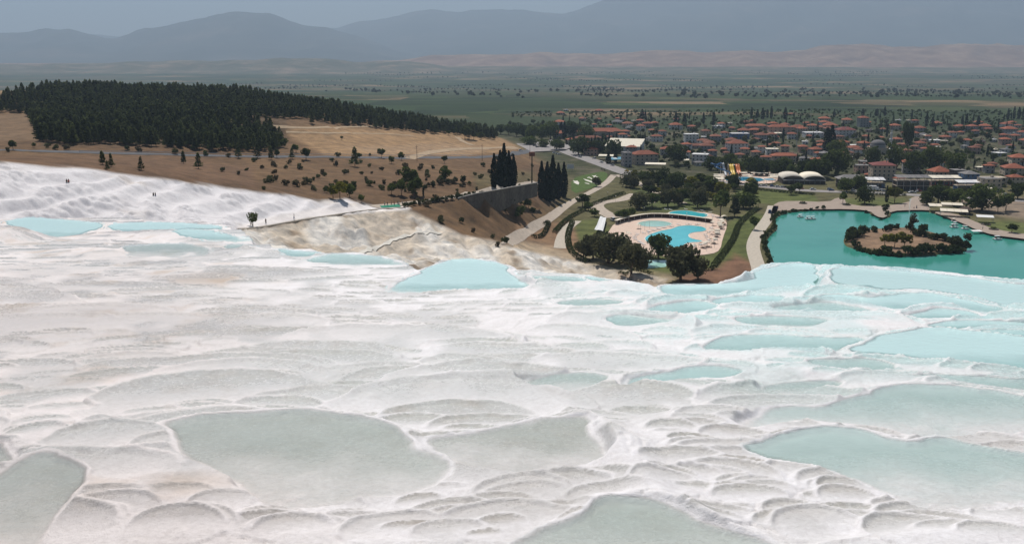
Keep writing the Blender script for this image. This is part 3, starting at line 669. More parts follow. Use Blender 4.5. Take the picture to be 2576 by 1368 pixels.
# fine roughness of the crust
dry = np.clip(1 - poolw * 1.3, 0, 1)
tz = tz + (.018 * fbm(TX / .35, TY / .35, 3, 621) + .05 * fbm(TX / 1.4, TY / 1.4, 3, 622) * sst(30, 90, TY)) * (.35 + .65 * dry) * .8
micro = terrace(tz + .012 * fbm(TX / .5, TY / .5, 3, 661) + LB4 * .12, .042, .62, .008, .005)[0] - tz
mic2 = terrace(tz + .04 * fbm(TX / 1.6, TY / 1.6, 3, 663) + LB4 * .5, .11, .62, .02, .012)[0] - tz
tz = tz + dry * ((micro + .0) * .75 * (1 - sst(45, 90, TY)) * (.4 + .6 * sst(-.2, .3, vn(TX / 2.2, TY / 2.2, 665))) + (mic2 + .0) * .6 * sst(50, 100, TY))
k3 = tz.copy(); k3[1:-1] = (tz[:-2] + 2 * tz[1:-1] + tz[2:]) / 4; k3[:, 1:-1] = (k3[:, :-2] + 2 * k3[:, 1:-1] + k3[:, 2:]) / 4; kb = sst(55, 110, TY); tz = k3 * kb + tz * (1 - kb)
depth = np.where(np.isnan(wl), -1, wl - tz)
TU, TV = project(TX, TY, tz)
warm = np.clip(sst(1150, 200, TU) * .9 + sst(1150, 1368, TV) * sst(1500, 700, TU) * .25 + .35 * fbm(TX / 9, TY / 9, 3, 631), 0, 1)
tan_ = np.clip(fbm(TX / 3.2, TY / 4, 4, 641) * 2.4 - .45, 0, 1) * .7 * sst(900, 300, TU) + umask([(420,700),(560,680),(620,690),(560,720),(430,712)], 12)(TU, TV) * .7
tan_ = np.clip(tan_, 0, 1)
film = sst(1150, 1800, TU) * (1 - sst(900, 1120, TV)) * sst(-.6, .05, fbm(TX / 9, TY / 12, 3, 655))
left_shade = sst(820, 420, TU) * sst(612, 640, TV) * (1 - sst(840, 930, TV)) * sst(-.35, .2, fbm(TX / 10, TY / 14, 4, 657))  # shade of the backlit left middle basins, painted in as a grey tone
rimline = np.clip(poolw, 0, 1)
wet_shade_m = np.clip(np.maximum(np.maximum(poolw, left_shade * (.35 + .35 * poolw) * (beyond < .3)), film * (.30 + .62 * sst(.05, .4, poolw)) * (beyond < .3)) + np.clip(fbm(TX / 4, TY / 7, 5, 651) * 1.6 - .15, 0, .45) * dry, 0, 1)  # one colour mask for real wetness and the painted basin shade

b = NB('travertine')
pw = b.attr('pool').outputs['Fac']; wm = b.attr('warm').outputs['Fac']; tn_ = b.attr('tan').outputs['Fac']; ti = b.attr('tint').outputs['Fac']
nA = b.noise(0.6, 8, .68); nB = b.noise(5.0, 6, .7); nC = b.noise(26.0, 4, .7)
white = b.mix(wm, (.87, .85, .855, 1), (.80, .735, .71, 1))
white = b.mix(tn_, white, (.56, .42, .31, 1))
grey = b.mix(ti, b.mix(wm, (.50, .465, .415, 1), (.39, .345, .33, 1)), (.55, .80, .785, 1))  # wet stone colour with basin shade mixed in, darker mauve on the left
grey = b.mix(b.math('MULTIPLY', b.rng(nA, .45, .68, 0, .55), b.rng(ti, .2, .6, 1, 0)), grey, (.37, .305, .245, 1))
f = b.math('MULTIPLY', pw, b.rng(nA, .25, .65, .7, 1.0))
colr = b.mix(f, white, grey)
colr = b.mul(colr, b.ramp(nB, [(.28, (.86, .845, .83)), (.62, (1.04, 1.04, 1.04))]))
colr = b.mul(colr, b.ramp(nC, [(.25, (.90, .89, .88)), (.55, (1.03, 1.03, 1.03))]))
colr = b.mul(colr, b.ramp(nA, [(.25, (.90, .885, .875)), (.7, (1.03, 1.03, 1.03))]))
hgt = b.math('ADD', b.math('MULTIPLY', nB, .7), b.math('MULTIPLY', nC, .38))
wetr = b.rng(pw, .15, .7)
rgh = b.mix(wetr, b.rng(nB, .3, .7, .45, .75), b.rng(nB, .3, .7, .16, .32))
b.done(b.principled(colr, rgh, .5, b.bump(hgt, .075, 1.0)))
trav = struct(link('travertine_terraces', grid_mesh('travertine_terraces', TX, TY, tz, None, {'pool': wet_shade_m, 'warm': warm, 'tan': tan_, 'tint': tint}), 'travertine'))
trav['label'] = 'white stepped mineral terraces filling the foreground'

b = NB('pool_water')
dp = b.attr('depth').outputs['Fac']; ti = b.attr('tint').outputs['Fac']
nz = b.noise(1.5, 3, .6, b.scaled((1, 1.5, 1))); nz2 = b.noise(7.0, 3, .6)
f = b.rng(dp, 0.0, .26)
tcol = b.mix(ti, (.95, .97, .94, 1), (.72, .96, .95, 1))
tr = b.n('ShaderNodeBsdfTransparent', Color=b.mix(f, (1, 1, 1, 1), tcol))
milk = b.n('ShaderNodeBsdfDiffuse', Color=b.mix(ti, (.68, .70, .65, 1), (.72, .93, .915, 1)))
mx = b.n('ShaderNodeMixShader'); b.set(mx.inputs[0], b.math('MULTIPLY', f, b.rng(ti, 0, 1, .36, .70))); b.t.links.new(tr.outputs[0], mx.inputs[1]); b.t.links.new(milk.outputs[0], mx.inputs[2])
bmp = b.bump(b.math('ADD', nz, b.math('MULTIPLY', nz2, .4)), .06, .6)
gl = b.n('ShaderNodeBsdfGlossy', Roughness=.08); b.set(gl.inputs['Normal'], bmp); gl.inputs['Color'].default_value = (1, 1, 1, 1)
fr = b.n('ShaderNodeFresnel', IOR=1.33); b.set(fr.inputs['Normal'], bmp)
mx2 = b.n('ShaderNodeMixShader'); b.set(mx2.inputs[0], b.math('MULTIPLY', fr.outputs[0], .75)); b.t.links.new(mx.outputs[0], mx2.inputs[1]); b.t.links.new(gl.outputs[0], mx2.inputs[2])
b.done(mx2)
ok = ~np.isnan(wl)
def q4(a): return a[:-1, :-1], a[:-1, 1:], a[1:, 1:], a[1:, :-1]
same = np.ones(ok[:-1, :-1].shape, bool); p0 = q4(pid)[0]
for p_, o_ in zip(q4(pid), q4(ok)): same &= (p_ == p0) & o_
same &= np.maximum.reduce(q4(depth)) > .006
WZ = np.where(ok, wl, 0) + .0
named = same & (p0 >= 1000000)
for n, (poly, Wp, tn, dep) in enumerate(plist):
    m = named & (p0 == 1000000 + n)
    if m.sum() < 8: continue
    o = struct(link('pool_water', grid_mesh('pool_water', TX, TY, WZ, m, {'depth': np.clip(depth, 0, 2), 'tint': tint}), 'pool_water'))
    o['label'] = ('turquoise' if tn > .7 else 'pale green' if tn > .5 else 'grey green') + ' shallow water in a terrace pool'
m = same & (p0 < 1000000)
if m.any(): o = struct(link('pool_water', grid_mesh('pool_water', TX, TY, WZ, m, {'depth': np.clip(depth, 0, 2), 'tint': tint}), 'pool_water')); o['label'] = 'thin clear water standing in the small terrace basins'

# ---------------------------------------------------------------- the hazy air
hz = NB('haze_air'); pv = hz.n('ShaderNodeVolumePrincipled'); pv.inputs['Color'].default_value = (.62, .80, 1.0, 1); pv.inputs['Density'].default_value = 8.2e-5; pv.inputs['Anisotropy'].default_value = 0.18
hz.t.links.new(pv.outputs[0], hz.out.inputs['Volume'])
HB = MB().box(0, 15000, -120, 60000, 33000, 2300)
hzo = HB.obj('haze', 'haze_air'); struct(hzo, 'stuff'); hzo['label'] = 'pale summer haze in the air over the valley'
# ---------------------------------------------------------------- plants
def leaf_mat(name, col, var=.35, trans=.22):
    b = NB(name); r = b.objrand(); nz = b.noise(.55, 3, .6)
    c = b.mul(c4(col), b.ramp(r, [(0, (1 - var, 1 - var, 1 - var)), (1, (1 + var, 1 + var * .85, 1 + var * .5))]))
    c = b.mul(c, b.ramp(nz, [(.3, (.65, .68, .70)), (.7, (1.35, 1.3, 1.2))]))
    d = b.n('ShaderNodeBsdfDiffuse', Color=c); t = b.n('ShaderNodeBsdfTranslucent', Color=c); m = b.n('ShaderNodeMixShader'); m.inputs[0].default_value = trans
    b.t.links.new(d.outputs[0], m.inputs[1]); b.t.links.new(t.outputs[0], m.inputs[2]); return b.done(m)
leaf_mat('pine_needles', (.085, .104, .045), .45, .36); leaf_mat('cypress_leaves', (.020, .030, .016), .25, .12); leaf_mat('tree_leaves', (.080, .108, .036), .4, .34); leaf_mat('olive_leaves', (.115, .118, .066), .25, .34)
leaf_mat('yellow_leaves', (.17, .17, .035)); leaf_mat('shrub_leaves', (.080, .098, .042), .35, .3); leaf_mat('hedge_leaves', (.055, .070, .030), .3, .28); leaf_mat('dry_scrub', (.12, .105, .065)); leaf_mat('plain_leaves', (.042, .058, .034))
plain_mat('bark', (.13, .095, .07), .9, .1, .3, 3)

def cards(pts, nrm, size, rng, jitter=.8, asp=.7):
    """leaf clumps: small bent four-sided faces spread through the crown"""
    v = []; f = []
    for p, n in zip(pts, nrm):
        n = n + rng.normal(0, jitter, 3); n /= np.linalg.norm(n) + 1e-9
        t = rng.normal(0, 1, 3); e1 = np.cross(n, t); e1 /= np.linalg.norm(e1) + 1e-9; e2 = np.cross(n, e1)
        s = size * rng.uniform(.6, 1.35); k = len(v)
        v += [tuple(p - e1 * s - e2 * s * asp * .6), tuple(p + e1 * s * .3 - e2 * s * asp + n * s * .15), tuple(p + e1 * s + e2 * s * asp * .5), tuple(p - e1 * s * .2 + e2 * s * asp + n * s * .2)]
        f.append((k, k + 1, k + 2, k + 3))
    return v, f
def crown_broad(seed, h=6.0, r=3.0, base=1.6, n=480, size=.52, lumps=10):
    g = np.random.default_rng(seed); C = []
    for i in range(lumps):
        a = g.uniform(0, 2 * pi); rr = r * .62 * sqrt(g.uniform(0, 1)); z = base + (h - base) * g.uniform(.25, .82); C.append((rr * cos(a), rr * sin(a), z, r * g.uniform(.34, .60)))
    pts = []; nr = []
    while len(pts) < n:
        c = C[g.integers(lumps)]; d = g.normal(0, 1, 3); d /= np.linalg.norm(d); q = g.uniform(.55, 1.0) ** .5
        p = np.array(c[:3]) + d * c[3] * q * np.array((1, 1, .85))
        if p[2] < base * .8: continue
        pts.append(p); nr.append(d)
    return cards(pts, nr, size, g)
def crown_cypress(seed, h=12.0, r=1.3, n=330, size=.42, base=.5):
    g = np.random.default_rng(seed); pts = []; nr = []
    for i in range(n):
        t = g.uniform(0, 1) ** 1.15; rr = r * (sin(pi * min(1, (t * .93 + .10))) ** .75) * (1 - .45 * t) * g.uniform(.75, 1.08); a = g.uniform(0, 2 * pi); rr *= 1 + .18 * sin(3 * a + seed)
        pts.append(np.array((rr * cos(a), rr * sin(a), base + (h - base) * t))); nr.append(np.array((cos(a), sin(a), .5)))
    return cards(pts, nr, size, g, .5, 1.0)
def crown_pine(seed, h=9.5, r=2.3, n=300, size=.55, base=1.6):
    g = np.random.default_rng(seed); pts = []; nr = []; L = 9; wh = [(base + (h - base) * (k / L) ** .95, g.uniform(0, 6.28), g.uniform(.75, 1.2)) for k in range(L + 1)]
    for i in range(n):
        k = int(L * g.uniform(0, 1) ** 1.25); z, a0, s = wh[k]; t = (z - base) / (h - base); R = r * (1 - t) ** .75 * s + .22
        a = a0 + g.integers(5) * 2 * pi / 5 + g.normal(0, .28); q = g.uniform(.15, 1) ** .6
        pts.append(np.array((R * q * cos(a), R * q * sin(a), z + R * q * .18 + g.normal(0, .18)))); nr.append(np.array((.5 * cos(a), .5 * sin(a), 1.0)))
    pts.append(np.array((0, 0, h))); nr.append(np.array((1.0, 0, 0)))
    return cards(pts, nr, size, g, .45)
def crown_bush(seed, h=1.6, r=1.0, n=120, size=.26):
    return crown_broad(seed, h, r, .12, n, size, 6)
def trunk(h, r, lean=0.0, limbs=3, seed=0, spread=1.0):
    g = np.random.default_rng(seed); m = MB(); top = (lean * h, 0, h); m.cyl((0, 0, -.3), (lean * h * .4, 0, h * .5), r, r * .8, 7); m.cyl((lean * h * .4, 0, h * .5), top, r * .8, r * .5, 7)
    for i in range(limbs):
        a = g.uniform(0, 6.28); m.cyl((lean * h * .9, 0, h * .9), (lean * h + spread * cos(a), spread * sin(a), h + spread * g.uniform(.6, 1.2)), r * .5, r * .2, 5)
    return m
PROTO = {}
def proto(key, crown, trunk_mb):
    cm = mk_mesh(key + '_crown', *crown); tm = trunk_mb.mesh(key + '_trunk') if trunk_mb else None; PROTO[key] = (cm, tm)
for i in range(4):
    proto('pine%d' % i, crown_pine(900 + i, 8.5 + i * .7, 2.0 + .25 * (i % 2)), trunk(5.5, .16, 0, 0, i))
    proto('broad%d' % i, crown_broad(920 + i, 6.2 + .5 * i, 2.7 + .25 * i, 1.7), trunk(2.4, .2, .03 * i, 4, i, 1.2))
    proto('cypress%d' % i, crown_cypress(940 + i, 11 + i, 1.15 + .1 * i), trunk(1.2, .18, 0, 0, i))
    proto('bush%d' % i, crown_bush(960 + i), None)
    proto('olive%d' % i, crown_broad(980 + i, 6.5, 3.9 + .3 * i, 0.9, 1250, .40, 17), trunk(2.0, .32, .05, 5, i, 1.6))
proto('bigcypress0', crown_cypress(971, 20, 2.3, 900, .55), trunk(2.0, .4, 0, 0)); proto('bigcypress1', crown_cypress(972, 18, 2.1, 900, .52), trunk(2.0, .4, 0, 0))
def crown_spiky(seed=7):
    g = np.random.default_rng(seed); pts = []; nr = []
    for i in range(26):
        a = g.uniform(0, 6.28); q = sqrt(g.uniform(0, 1)); bx, by = 1.9 * q * cos(a), 1.9 * q * sin(a); z0 = 1.6 + .5 * q; z1 = 4.6 + 1.0 * (1 - q) + g.uniform(-.4, .5)
        for k in range(26):
            t = g.uniform(0, 1); rr = .40 * (1 - t) ** .6 * g.uniform(.5, 1); b = g.uniform(0, 6.28)
            pts.append(np.array((bx * (.7 + .5 * t) + rr * cos(b), by * (.7 + .5 * t) + rr * sin(b), z0 + (z1 - z0) * t))); nr.append(np.array((cos(b), sin(b), .4)))
    return cards(pts, nr, .22, g, .5, .9)
proto('spiky', crown_spiky(), trunk(2.6, .22, .04, 4, 3, 1.0))
def plant(name, key, mat, loc, s, rz, label, cat, group=None, sz=None, parts=True):
    cm, tm = PROTO[key]
    mk = (cm.name, mat)
    if mk not in MATMESH:
        c2 = cm.copy(); c2.materials.clear(); c2.materials.append(MATS[mat]); MATMESH[mk] = c2
    sc = (s, s, s * (sz or 1.0))
    if tm is None or not parts:
        o = link(name, MATMESH[mk], None, None, loc, rz, sc)
    else:
        if len(tm.materials) == 0: tm.materials.append(MATS['bark'])
        o = empty(name, loc, rz, scale=sc); link('trunk', tm, None, o); link('crown', MATMESH[mk], None, o)
    if label: tag(o, label, cat, group)
    return o
MATMESH = {}
def gpt(u, v): return tuple(float(t) for t in hit(u, v)[0])
RNG = np.random.default_rng(11)

def crowd(name, P, scl, keys, mat, label):
    pm = bpy.data.meshes.new(name); pm.from_pydata([tuple(c) for c in P], [], [])
    pa = pm.attributes.new('sc', 'FLOAT', 'POINT'); pa.data.foreach_set('value', np.asarray(scl, np.float32)); pr = pm.attributes.new('rz', 'FLOAT', 'POINT'); pr.data.foreach_set('value', RNG.uniform(0, 6.28, len(P)).astype(np.float32))
    wood = link(name, pm); struct(wood, 'stuff'); wood['label'] = label
    ng = bpy.data.node_groups.new(name, 'GeometryNodeTree'); ng.interface.new_socket('Geometry', in_out='INPUT', socket_type='NodeSocketGeometry'); ng.interface.new_socket('Geometry', in_out='OUTPUT', socket_type='NodeSocketGeometry')
    gi = ng.nodes.new('NodeGroupInput'); go = ng.nodes.new('NodeGroupOutput'); jn = ng.nodes.new('GeometryNodeJoinGeometry')
    src = [next(o for o in bpy.data.objects if o.data is MATMESH[(PROTO[k][0].name, mat)]) for k in keys]
    for k in range(2):
        oi = ng.nodes.new('GeometryNodeObjectInfo'); oi.inputs[0].default_value = src[k]
        ip = ng.nodes.new('GeometryNodeInstanceOnPoints'); na = ng.nodes.new('GeometryNodeInputNamedAttribute'); na.data_type = 'FLOAT'; na.inputs[0].default_value = 'sc'
        nr_ = ng.nodes.new('GeometryNodeInputNamedAttribute'); nr_.data_type = 'FLOAT'; nr_.inputs[0].default_value = 'rz'; cb = ng.nodes.new('ShaderNodeCombineXYZ')
        cmpn = ng.nodes.new('FunctionNodeRandomValue'); cmpn.data_type = 'BOOLEAN'; cmpn.inputs['Probability'].default_value = .5; cmpn.inputs['Seed'].default_value = 3
        ng.links.new(gi.outputs[0], ip.inputs['Points']); ng.links.new(oi.outputs['Geometry'], ip.inputs['Instance']); ng.links.new(na.outputs[0], ip.inputs['Scale']); ng.links.new(nr_.outputs[0], cb.inputs[2]); ng.links.new(cb.outputs[0], ip.inputs['Rotation'])
        if k == 0: ng.links.new(cmpn.outputs[3], ip.inputs['Selection'])
        else:
            nt = ng.nodes.new('FunctionNodeBooleanMath'); nt.operation = 'NOT'; ng.links.new(cmpn.outputs[3], nt.inputs[0]); ng.links.new(nt.outputs[0], ip.inputs['Selection'])
        ng.links.new(ip.outputs[0], jn.inputs[0])
    ng.links.new(jn.outputs[0], go.inputs[0]); md = wood.modifiers.new('spread', 'NODES'); md.node_group = ng; return wood
# pine wood on the left hill
FOREST = [(75,292),(66,282),(-60,282),(-60,226),(100,226),(300,226),(520,228),(640,240),(720,250),(800,262),(860,272),(930,283),(1000,300),(1060,312),(1120,322),(1200,332),(1300,338),(1310,348),(1200,344),(1100,334),(1000,326),(900,318),(830,312),(760,300),(690,296),(640,292),(605,296),(650,312),(690,335),(712,362),(700,376),(560,380),(400,367),(200,364),(105,360),(88,322)]
cand = []
N = 26000
xs = RNG.uniform(-420, 60, N); ys = RNG.uniform(520, 1010, N); zs = GRID_Z(xs, ys); us, vs_ = project(xs, ys, zs)
okm = (sdf(us + 16 * fbm(xs / 22, ys / 22, 3, 75), vs_ + 7 * fbm(xs / 18, ys / 18, 3, 76), np.array(FOREST, float)) < 1.5) & (fbm(xs / 30, ys / 30, 2, 71) + 1.1 - sst(640, 720, us) * .5 * (vs_ < 320) > RNG.uniform(0, 1, N))
# keep only trees whose foot is on ground the camera looks at (hill crest hides the rest)
cell = {}
for x, y, z in zip(xs[okm], ys[okm], zs[okm]):
    k = (int(x // 4.6), int(y // 5.2))
    if k in cell: continue
    cell[k] = 1; cand.append((x, y, z))
cand = np.array(cand)
hx = hit(*project(cand[:, 0], cand[:, 1], cand[:, 2] + 7.5), y0=400, y1=1500, n=500)
vis = (hx[:, 1] > cand[:, 1] - 3)
# first row of each screen column shows largest: take nearest plus the ones along the crest
cu, cv = project(cand[:, 0], cand[:, 1], cand[:, 2])
edge_sd = -sdf(cu, cv, np.array(FOREST, float))
score = cand[:, 1] + edge_sd * 7
order = np.argsort(score)
single = order[:300]; rest = order[300:]
for j, i in enumerate(single):
    x, y, z = cand[i]
    plant('pine_tree', 'pine%d' % (j % 4), 'pine_needles', (x, y, z - .15), float(RNG.uniform(.62, 1.2)), float(RNG.uniform(0, 6.28)), 'dark green pine tree on the edge of the wood on the left hill', 'pine tree', 'pines of the hill wood')
# the packed middle of the wood
crowd('pine_wood', cand[rest], RNG.uniform(.5, 1.25, len(rest)), ['pine0', 'pine1'], 'pine_needles', 'dense dark pine wood covering the left hill')

# single trees and shrubs on the brown slopes: (u, v of foot, height in picture rows, kind)
SING = [(785,312,28,'p'),(822,308,26,'p'),(838,306,24,'p'),(893,420,52,'p'),(682,402,38,'p'),(648,398,34,'p'),(600,398,36,'p'),(735,400,30,'p'),(697,398,22,'b'),(500,425,42,'p'),(462,412,36,'p'),(355,428,32,'p'),(280,420,34,'p'),(258,414,40,'p'),(270,428,26,'p'),(33,378,30,'b'),(85,372,14,'b'),(1120,455,34,'b'),(1118,412,20,'b'),
 (770,402,30,'b'),(745,385,26,'b'),(715,372,22,'b'),(960,398,24,'b'),(905,400,18,'b'),(1010,404,22,'b'),(985,412,18,'b'),(1030,470,46,'b'),(1042,492,52,'b'),(1010,492,40,'b'),(985,490,34,'b'),(1180,350,34,'b'),(1170,352,30,'b'),(1192,352,26,'b'),(1145,340,18,'b'),(1128,340,14,'b'),(1210,352,20,'b'),(855,500,46,'y'),(838,500,40,'y'),(880,498,34,'b'),(910,510,22,'b'),(1065,492,26,'c'),(1330,525,30,'b'),(1310,545,26,'b'),(1300,552,20,'b'),(1340,540,20,'b'),(860,352,10,'b'),(1060,318,10,'b')]
hs_ = hit([s[0] for s in SING], [s[1] for s in SING])
ORD = ['first', 'second', 'third', 'fourth', 'fifth', 'sixth', 'seventh', 'eighth', 'ninth', 'tenth', 'eleventh', 'twelfth', 'thirteenth', 'fourteenth', 'fifteenth', 'sixteenth', 'seventeenth', 'eighteenth', 'nineteenth', 'twentieth']
def ordw(i):
    if i < 20: return ORD[i]
    tens = ['twenty', 'thirty', 'forty', 'fifty', 'sixty', 'seventy', 'eighty', 'ninety'][(i + 1) // 10 - 2]; r = (i + 1) % 10
    return tens + '-' + ORD[r - 1] if r else {'twenty': 'twentieth', 'thirty': 'thirtieth', 'forty': 'fortieth', 'fifty': 'fiftieth', 'sixty': 'sixtieth', 'seventy': 'seventieth', 'eighty': 'eightieth', 'ninety': 'ninetieth'}[tens]
for kind, (nm, keyp, mat, hh, lab) in {'p': ('pine_tree', 'pine', 'pine_needles', 9.5, 'lone dark pine on the dry brown slope'), 'b': ('broadleaf_tree', 'broad', 'tree_leaves', 7.0, 'rounded leafy tree on the dry brown slope'), 'y': ('broadleaf_tree', 'broad', 'yellow_leaves', 7.0, 'yellow green leafy tree behind the white rock knob'), 'c': ('cypress_tree', 'cypress', 'cypress_leaves', 12.0, 'thin young cypress beside the promenade')}.items():
    L_ = sorted([i for i, s in enumerate(SING) if s[3] == kind], key=lambda i: SING[i][0])
    for j, i in enumerate(L_):
        p = hs_[i]; h_m = SING[i][2] * p[1] / F * 1.02
        plant(nm, keyp + str(j % 4), mat, (p[0], p[1], p[2] - .2), h_m / hh, j * 1.3, lab + (', %s from left' % ordw(j) if len(L_) > 1 else ''), 'tree', lab + ' group' if len(L_) > 1 else None)
# scrub
SCR = [(640,408),(690,438),(720,425),(680,455),(745,470),(775,462),(800,448),(815,440),(845,460),(930,420),(960,430),(1000,440),(1020,445),(1045,455),(1075,445),(1090,470),(1140,462),(1160,470),(1180,465),(1200,478),(1150,490),(1210,450),(890,470),(940,462),(960,478),(920,450),(870,440),(1090,425),(1060,420),(790,480),(820,485),(600,440),(560,432),(620,430),(660,425),(1305,470),(1330,455),(1315,440),(1290,490),(1340,420),(1075,520),(1110,560),(1160,560),(1190,585),(120,372),(140,376),(170,378),(20,382),(320,378),(350,382),(440,388),(520,392),(575,395),(1240,600),(1270,612),(1250,620),(850,395),(930,392),(1290,395),(1250,402),(1215,420),(1100,505),(1050,505)]
SCR += [(float(RNG.uniform(660, 1240)), float(RNG.uniform(405, 480))) for _ in range(40)] + [(float(RNG.uniform(980, 1200)), float(RNG.uniform(455, 492))) for _ in range(18)]
sp = hit([s[0] for s in SCR], [s[1] for s in SCR])
for j, p in enumerate(sp):
    k = j % 3
    plant('scrub_bush', 'bush%d' % (j % 4), ('shrub_leaves', 'dry_scrub', 'olive_leaves')[k], (p[0], p[1], p[2] - .12), float(RNG.uniform(.9, 2.1)), j, ('low green scrub bush on the dry brown slope', 'low dry brownish scrub bush on the slope', 'low grey green scrub bush on the slope')[k], 'bush', 'scrub on the dry slopes')
# big cypress clumps
for k, (u, v, s_) in enumerate([(1243,472,.92),(1258,470,1.12),(1268,472,1.25),(1280,470,1.15),(1292,470,.95)]):
    p = gpt(u, v); plant('cypress_tree', 'bigcypress%d' % (k % 2), 'cypress_leaves', (p[0], p[1], p[2] - .2), s_ * .98, k * 1.7, 'tall black green cypress above the stone wall, %s from left of the clump' % ordw(k), 'cypress', 'cypress clump above the wall')
for k, (u, v, s_) in enumerate([(1362,500,1.0),(1376,505,1.15),(1390,503,1.22),(1404,500,1.1),(1418,496,1.0),(1383,508,.8)]):
    p = gpt(u, v); plant('cypress_tree', 'bigcypress%d' % (k % 2), 'cypress_leaves', (p[0], p[1], p[2] - .2), s_ * 1.15, k * 1.7, 'tall black green cypress beside the lawn, %s of the clump' % ordw(k), 'cypress', 'cypress clump beside the lawn')
p = gpt(636, 569); plant('pine_tree', 'spiky', 'tree_leaves', (p[0], p[1], p[2] - .1), .85, .4, 'small lone tree with upright tufts beside the white path', 'tree')

# trees, hedgerow clumps and orchards of the plain
belt = []
for _ in range(130):
    u = RNG.uniform(300, 2640); v = 166 + (282 - 166) * RNG.uniform(0, 1) ** 1.0
    if u < 1150 and v > 150 + .11 * u: continue
    x, y = at_z(u, v, -45.0); n = int(RNG.integers(4, 16)); a = RNG.normal(0, .35); st_ = RNG.uniform(7, 16) * (1 + y / 6000)
    belt += [(float(x) + (i - n / 2) * st_ * cos(a) + RNG.normal(0, 3), float(y) + (i - n / 2) * st_ * sin(a) + RNG.normal(0, 4)) for i in range(n)]
for _ in range(700):
    u = RNG.uniform(700, 2640); v = RNG.uniform(163, 180) + 6 * sin(u / 140); x, y = at_z(u, v, -58.0); belt.append((float(x), float(y)))
belt = np.array(belt); belt = np.c_[belt, GRID_Z(belt[:, 0], belt[:, 1]) - .3]
pts = []
for _ in range(420):
    u = RNG.uniform(-50, 2640); v = 168 + (285 - 168) * RNG.uniform(0, 1) ** .8
    if u < 1150 and v > 150 + .11 * u + 0: continue
    x, y = at_z(u, v, -40.0); 
    pts.append((float(x), float(y)))
pts = np.array(pts); pz = GRID_Z(pts[:, 0], pts[:, 1]); od = np.argsort(pts[:, 1])
for j, i in enumerate(od[:150]):
    s = float(RNG.uniform(.8, 1.5)) * (1 + pts[i, 1] / 5000)
    plant('plain_tree', 'broad%d' % (j % 4), 'plain_leaves', (pts[i, 0], pts[i, 1], pz[i] - .3), s, j, 'small dark field tree standing out on the green plain', 'tree', 'field trees of the plain', sz=.85, parts=False)
crowd('field_tree_belts', belt, RNG.uniform(.5, 1.1, len(belt)) * (1 + belt[:, 1] / 9000), ['broad0', 'broad1'], 'plain_leaves', 'tree belts and hedgerows of the green valley plain')
# ---------------------------------------------------------------- roads, paths and paved floors
def paving(name, col, joint=.0):
    return plain_mat(name, col, .9, .15, .16, .35)
plain_mat('asphalt', (.12, .12, .125), .9, .15, .2, .3); plain_mat('street', (.30, .275, .26), .9, .15, .15, .3); plain_mat('cream_path', (.46, .385, .31), .9, .12, .22, .5); plain_mat('dirt_track', (.40, .30, .20), .95, .05, .2, .4)
plain_mat('plaza', (.36, .29, .235), .9, .12, .15, .4); plain_mat('deck', (.66, .50, .40), .85, .15, .10, .5); plain_mat('lawn', (.085, .125, .040), .95, .05, .35, .5); plain_mat('gravel_path', (.50, .44, .36), .95, .08, .2, .8); plain_mat('kerb', (.50, .46, .41), .9, .1, .15, .8)
plain_mat('white_stone', (.68, .64, .56), .9, .1, .15, 1.0)
def ribbon(name, px, width, mat, label, dz=.12, z=None, step=3.0, world=False, ncr=5):
    if world: P = px
    else:
        q = smooth_line(px, 2); h = hit([p[0] for p in q], [p[1] for p in q]) if z is None else None
        P = [(float(a), float(b_)) for a, b_ in h[:, :2]] if z is None else [tuple(float(t) for t in at_z(u, v, z)) for u, v in q]
    # resample
    R = [P[0]]
    for a, b_ in zip(P[:-1], P[1:]):
        d = math.dist(a, b_); k = max(1, int(d / step))
        R += [(a[0] + (b_[0] - a[0]) * i / k, a[1] + (b_[1] - a[1]) * i / k) for i in range(1, k + 1)]
    R = np.array(R)
    if len(R) > 6:
        for _ in range(2): R[1:-1] = (R[:-2] + 2 * R[1:-1] + R[2:]) / 4
    T = np.gradient(R, axis=0); T /= np.linalg.norm(T, axis=1, keepdims=True) + 1e-9; Nn = np.stack([-T[:, 1], T[:, 0]], 1)
    off = np.linspace(-width / 2, width / 2, ncr); X = R[:, 0:1] + Nn[:, 0:1] * off; Y = R[:, 1:2] + Nn[:, 1:2] * off; Z = GRID_Z(X, Y) + dz
    o = struct(link(name, grid_mesh(name, X, Y, Z), mat)); o['label'] = label; return R
def sheet(name, px, z, mat, label, dz, smooth=2, world=False, kind=True, sub=True):
    P = px if world else [tuple(float(t) for t in at_z(u, v, z)) for u, v in px]
    if smooth: P = smooth_poly(P, smooth)
    me = mk_mesh(name, [(p[0], p[1], z + dz) for p in P], [tuple(range(len(P)))])
    if me.polygons[0].normal.z < 0: me.flip_normals()
    o = link(name, me, mat)
    if kind: struct(o); o['label'] = label
    return o
def zf(y): return float(1.0 - sst(700, 1500, np.array(float(y))))
ribbon('hill_road', [(-80,376),(60,380),(300,386),(480,391),(640,395),(830,395),(1000,398),(1200,397),(1290,390),(1345,376)], 7.5, 'asphalt', 'grey asphalt road along the foot of the wooded hill', .15)
ribbon('main_street', [(1300,362),(1350,368),(1400,370),(1440,388),(1500,408),(1560,430),(1610,446)], 15, 'street', 'pale main street coming down from the car park into the village', .15)
ribbon('shop_street', [(1610,446),(1700,450),(1790,452),(1840,461),(1990,477),(2050,481),(2195,485),(2290,490),(2400,497),(2700,512)], 11, 'street', 'street with parked cars in front of the lakeside restaurants', .12)
ribbon('promenade', [(938,521),(1000,515),(1080,507),(1165,493),(1260,476),(1350,460)], 5, 'cream_path', 'cream promenade along the top of the stone wall', .2)
ribbon('park_path', [(1275,612),(1330,580),(1385,548),(1430,512),(1490,482),(1525,462),(1545,440)], 5.5, 'cream_path', 'cream paved walk curving past the lawn to the pools', .14)
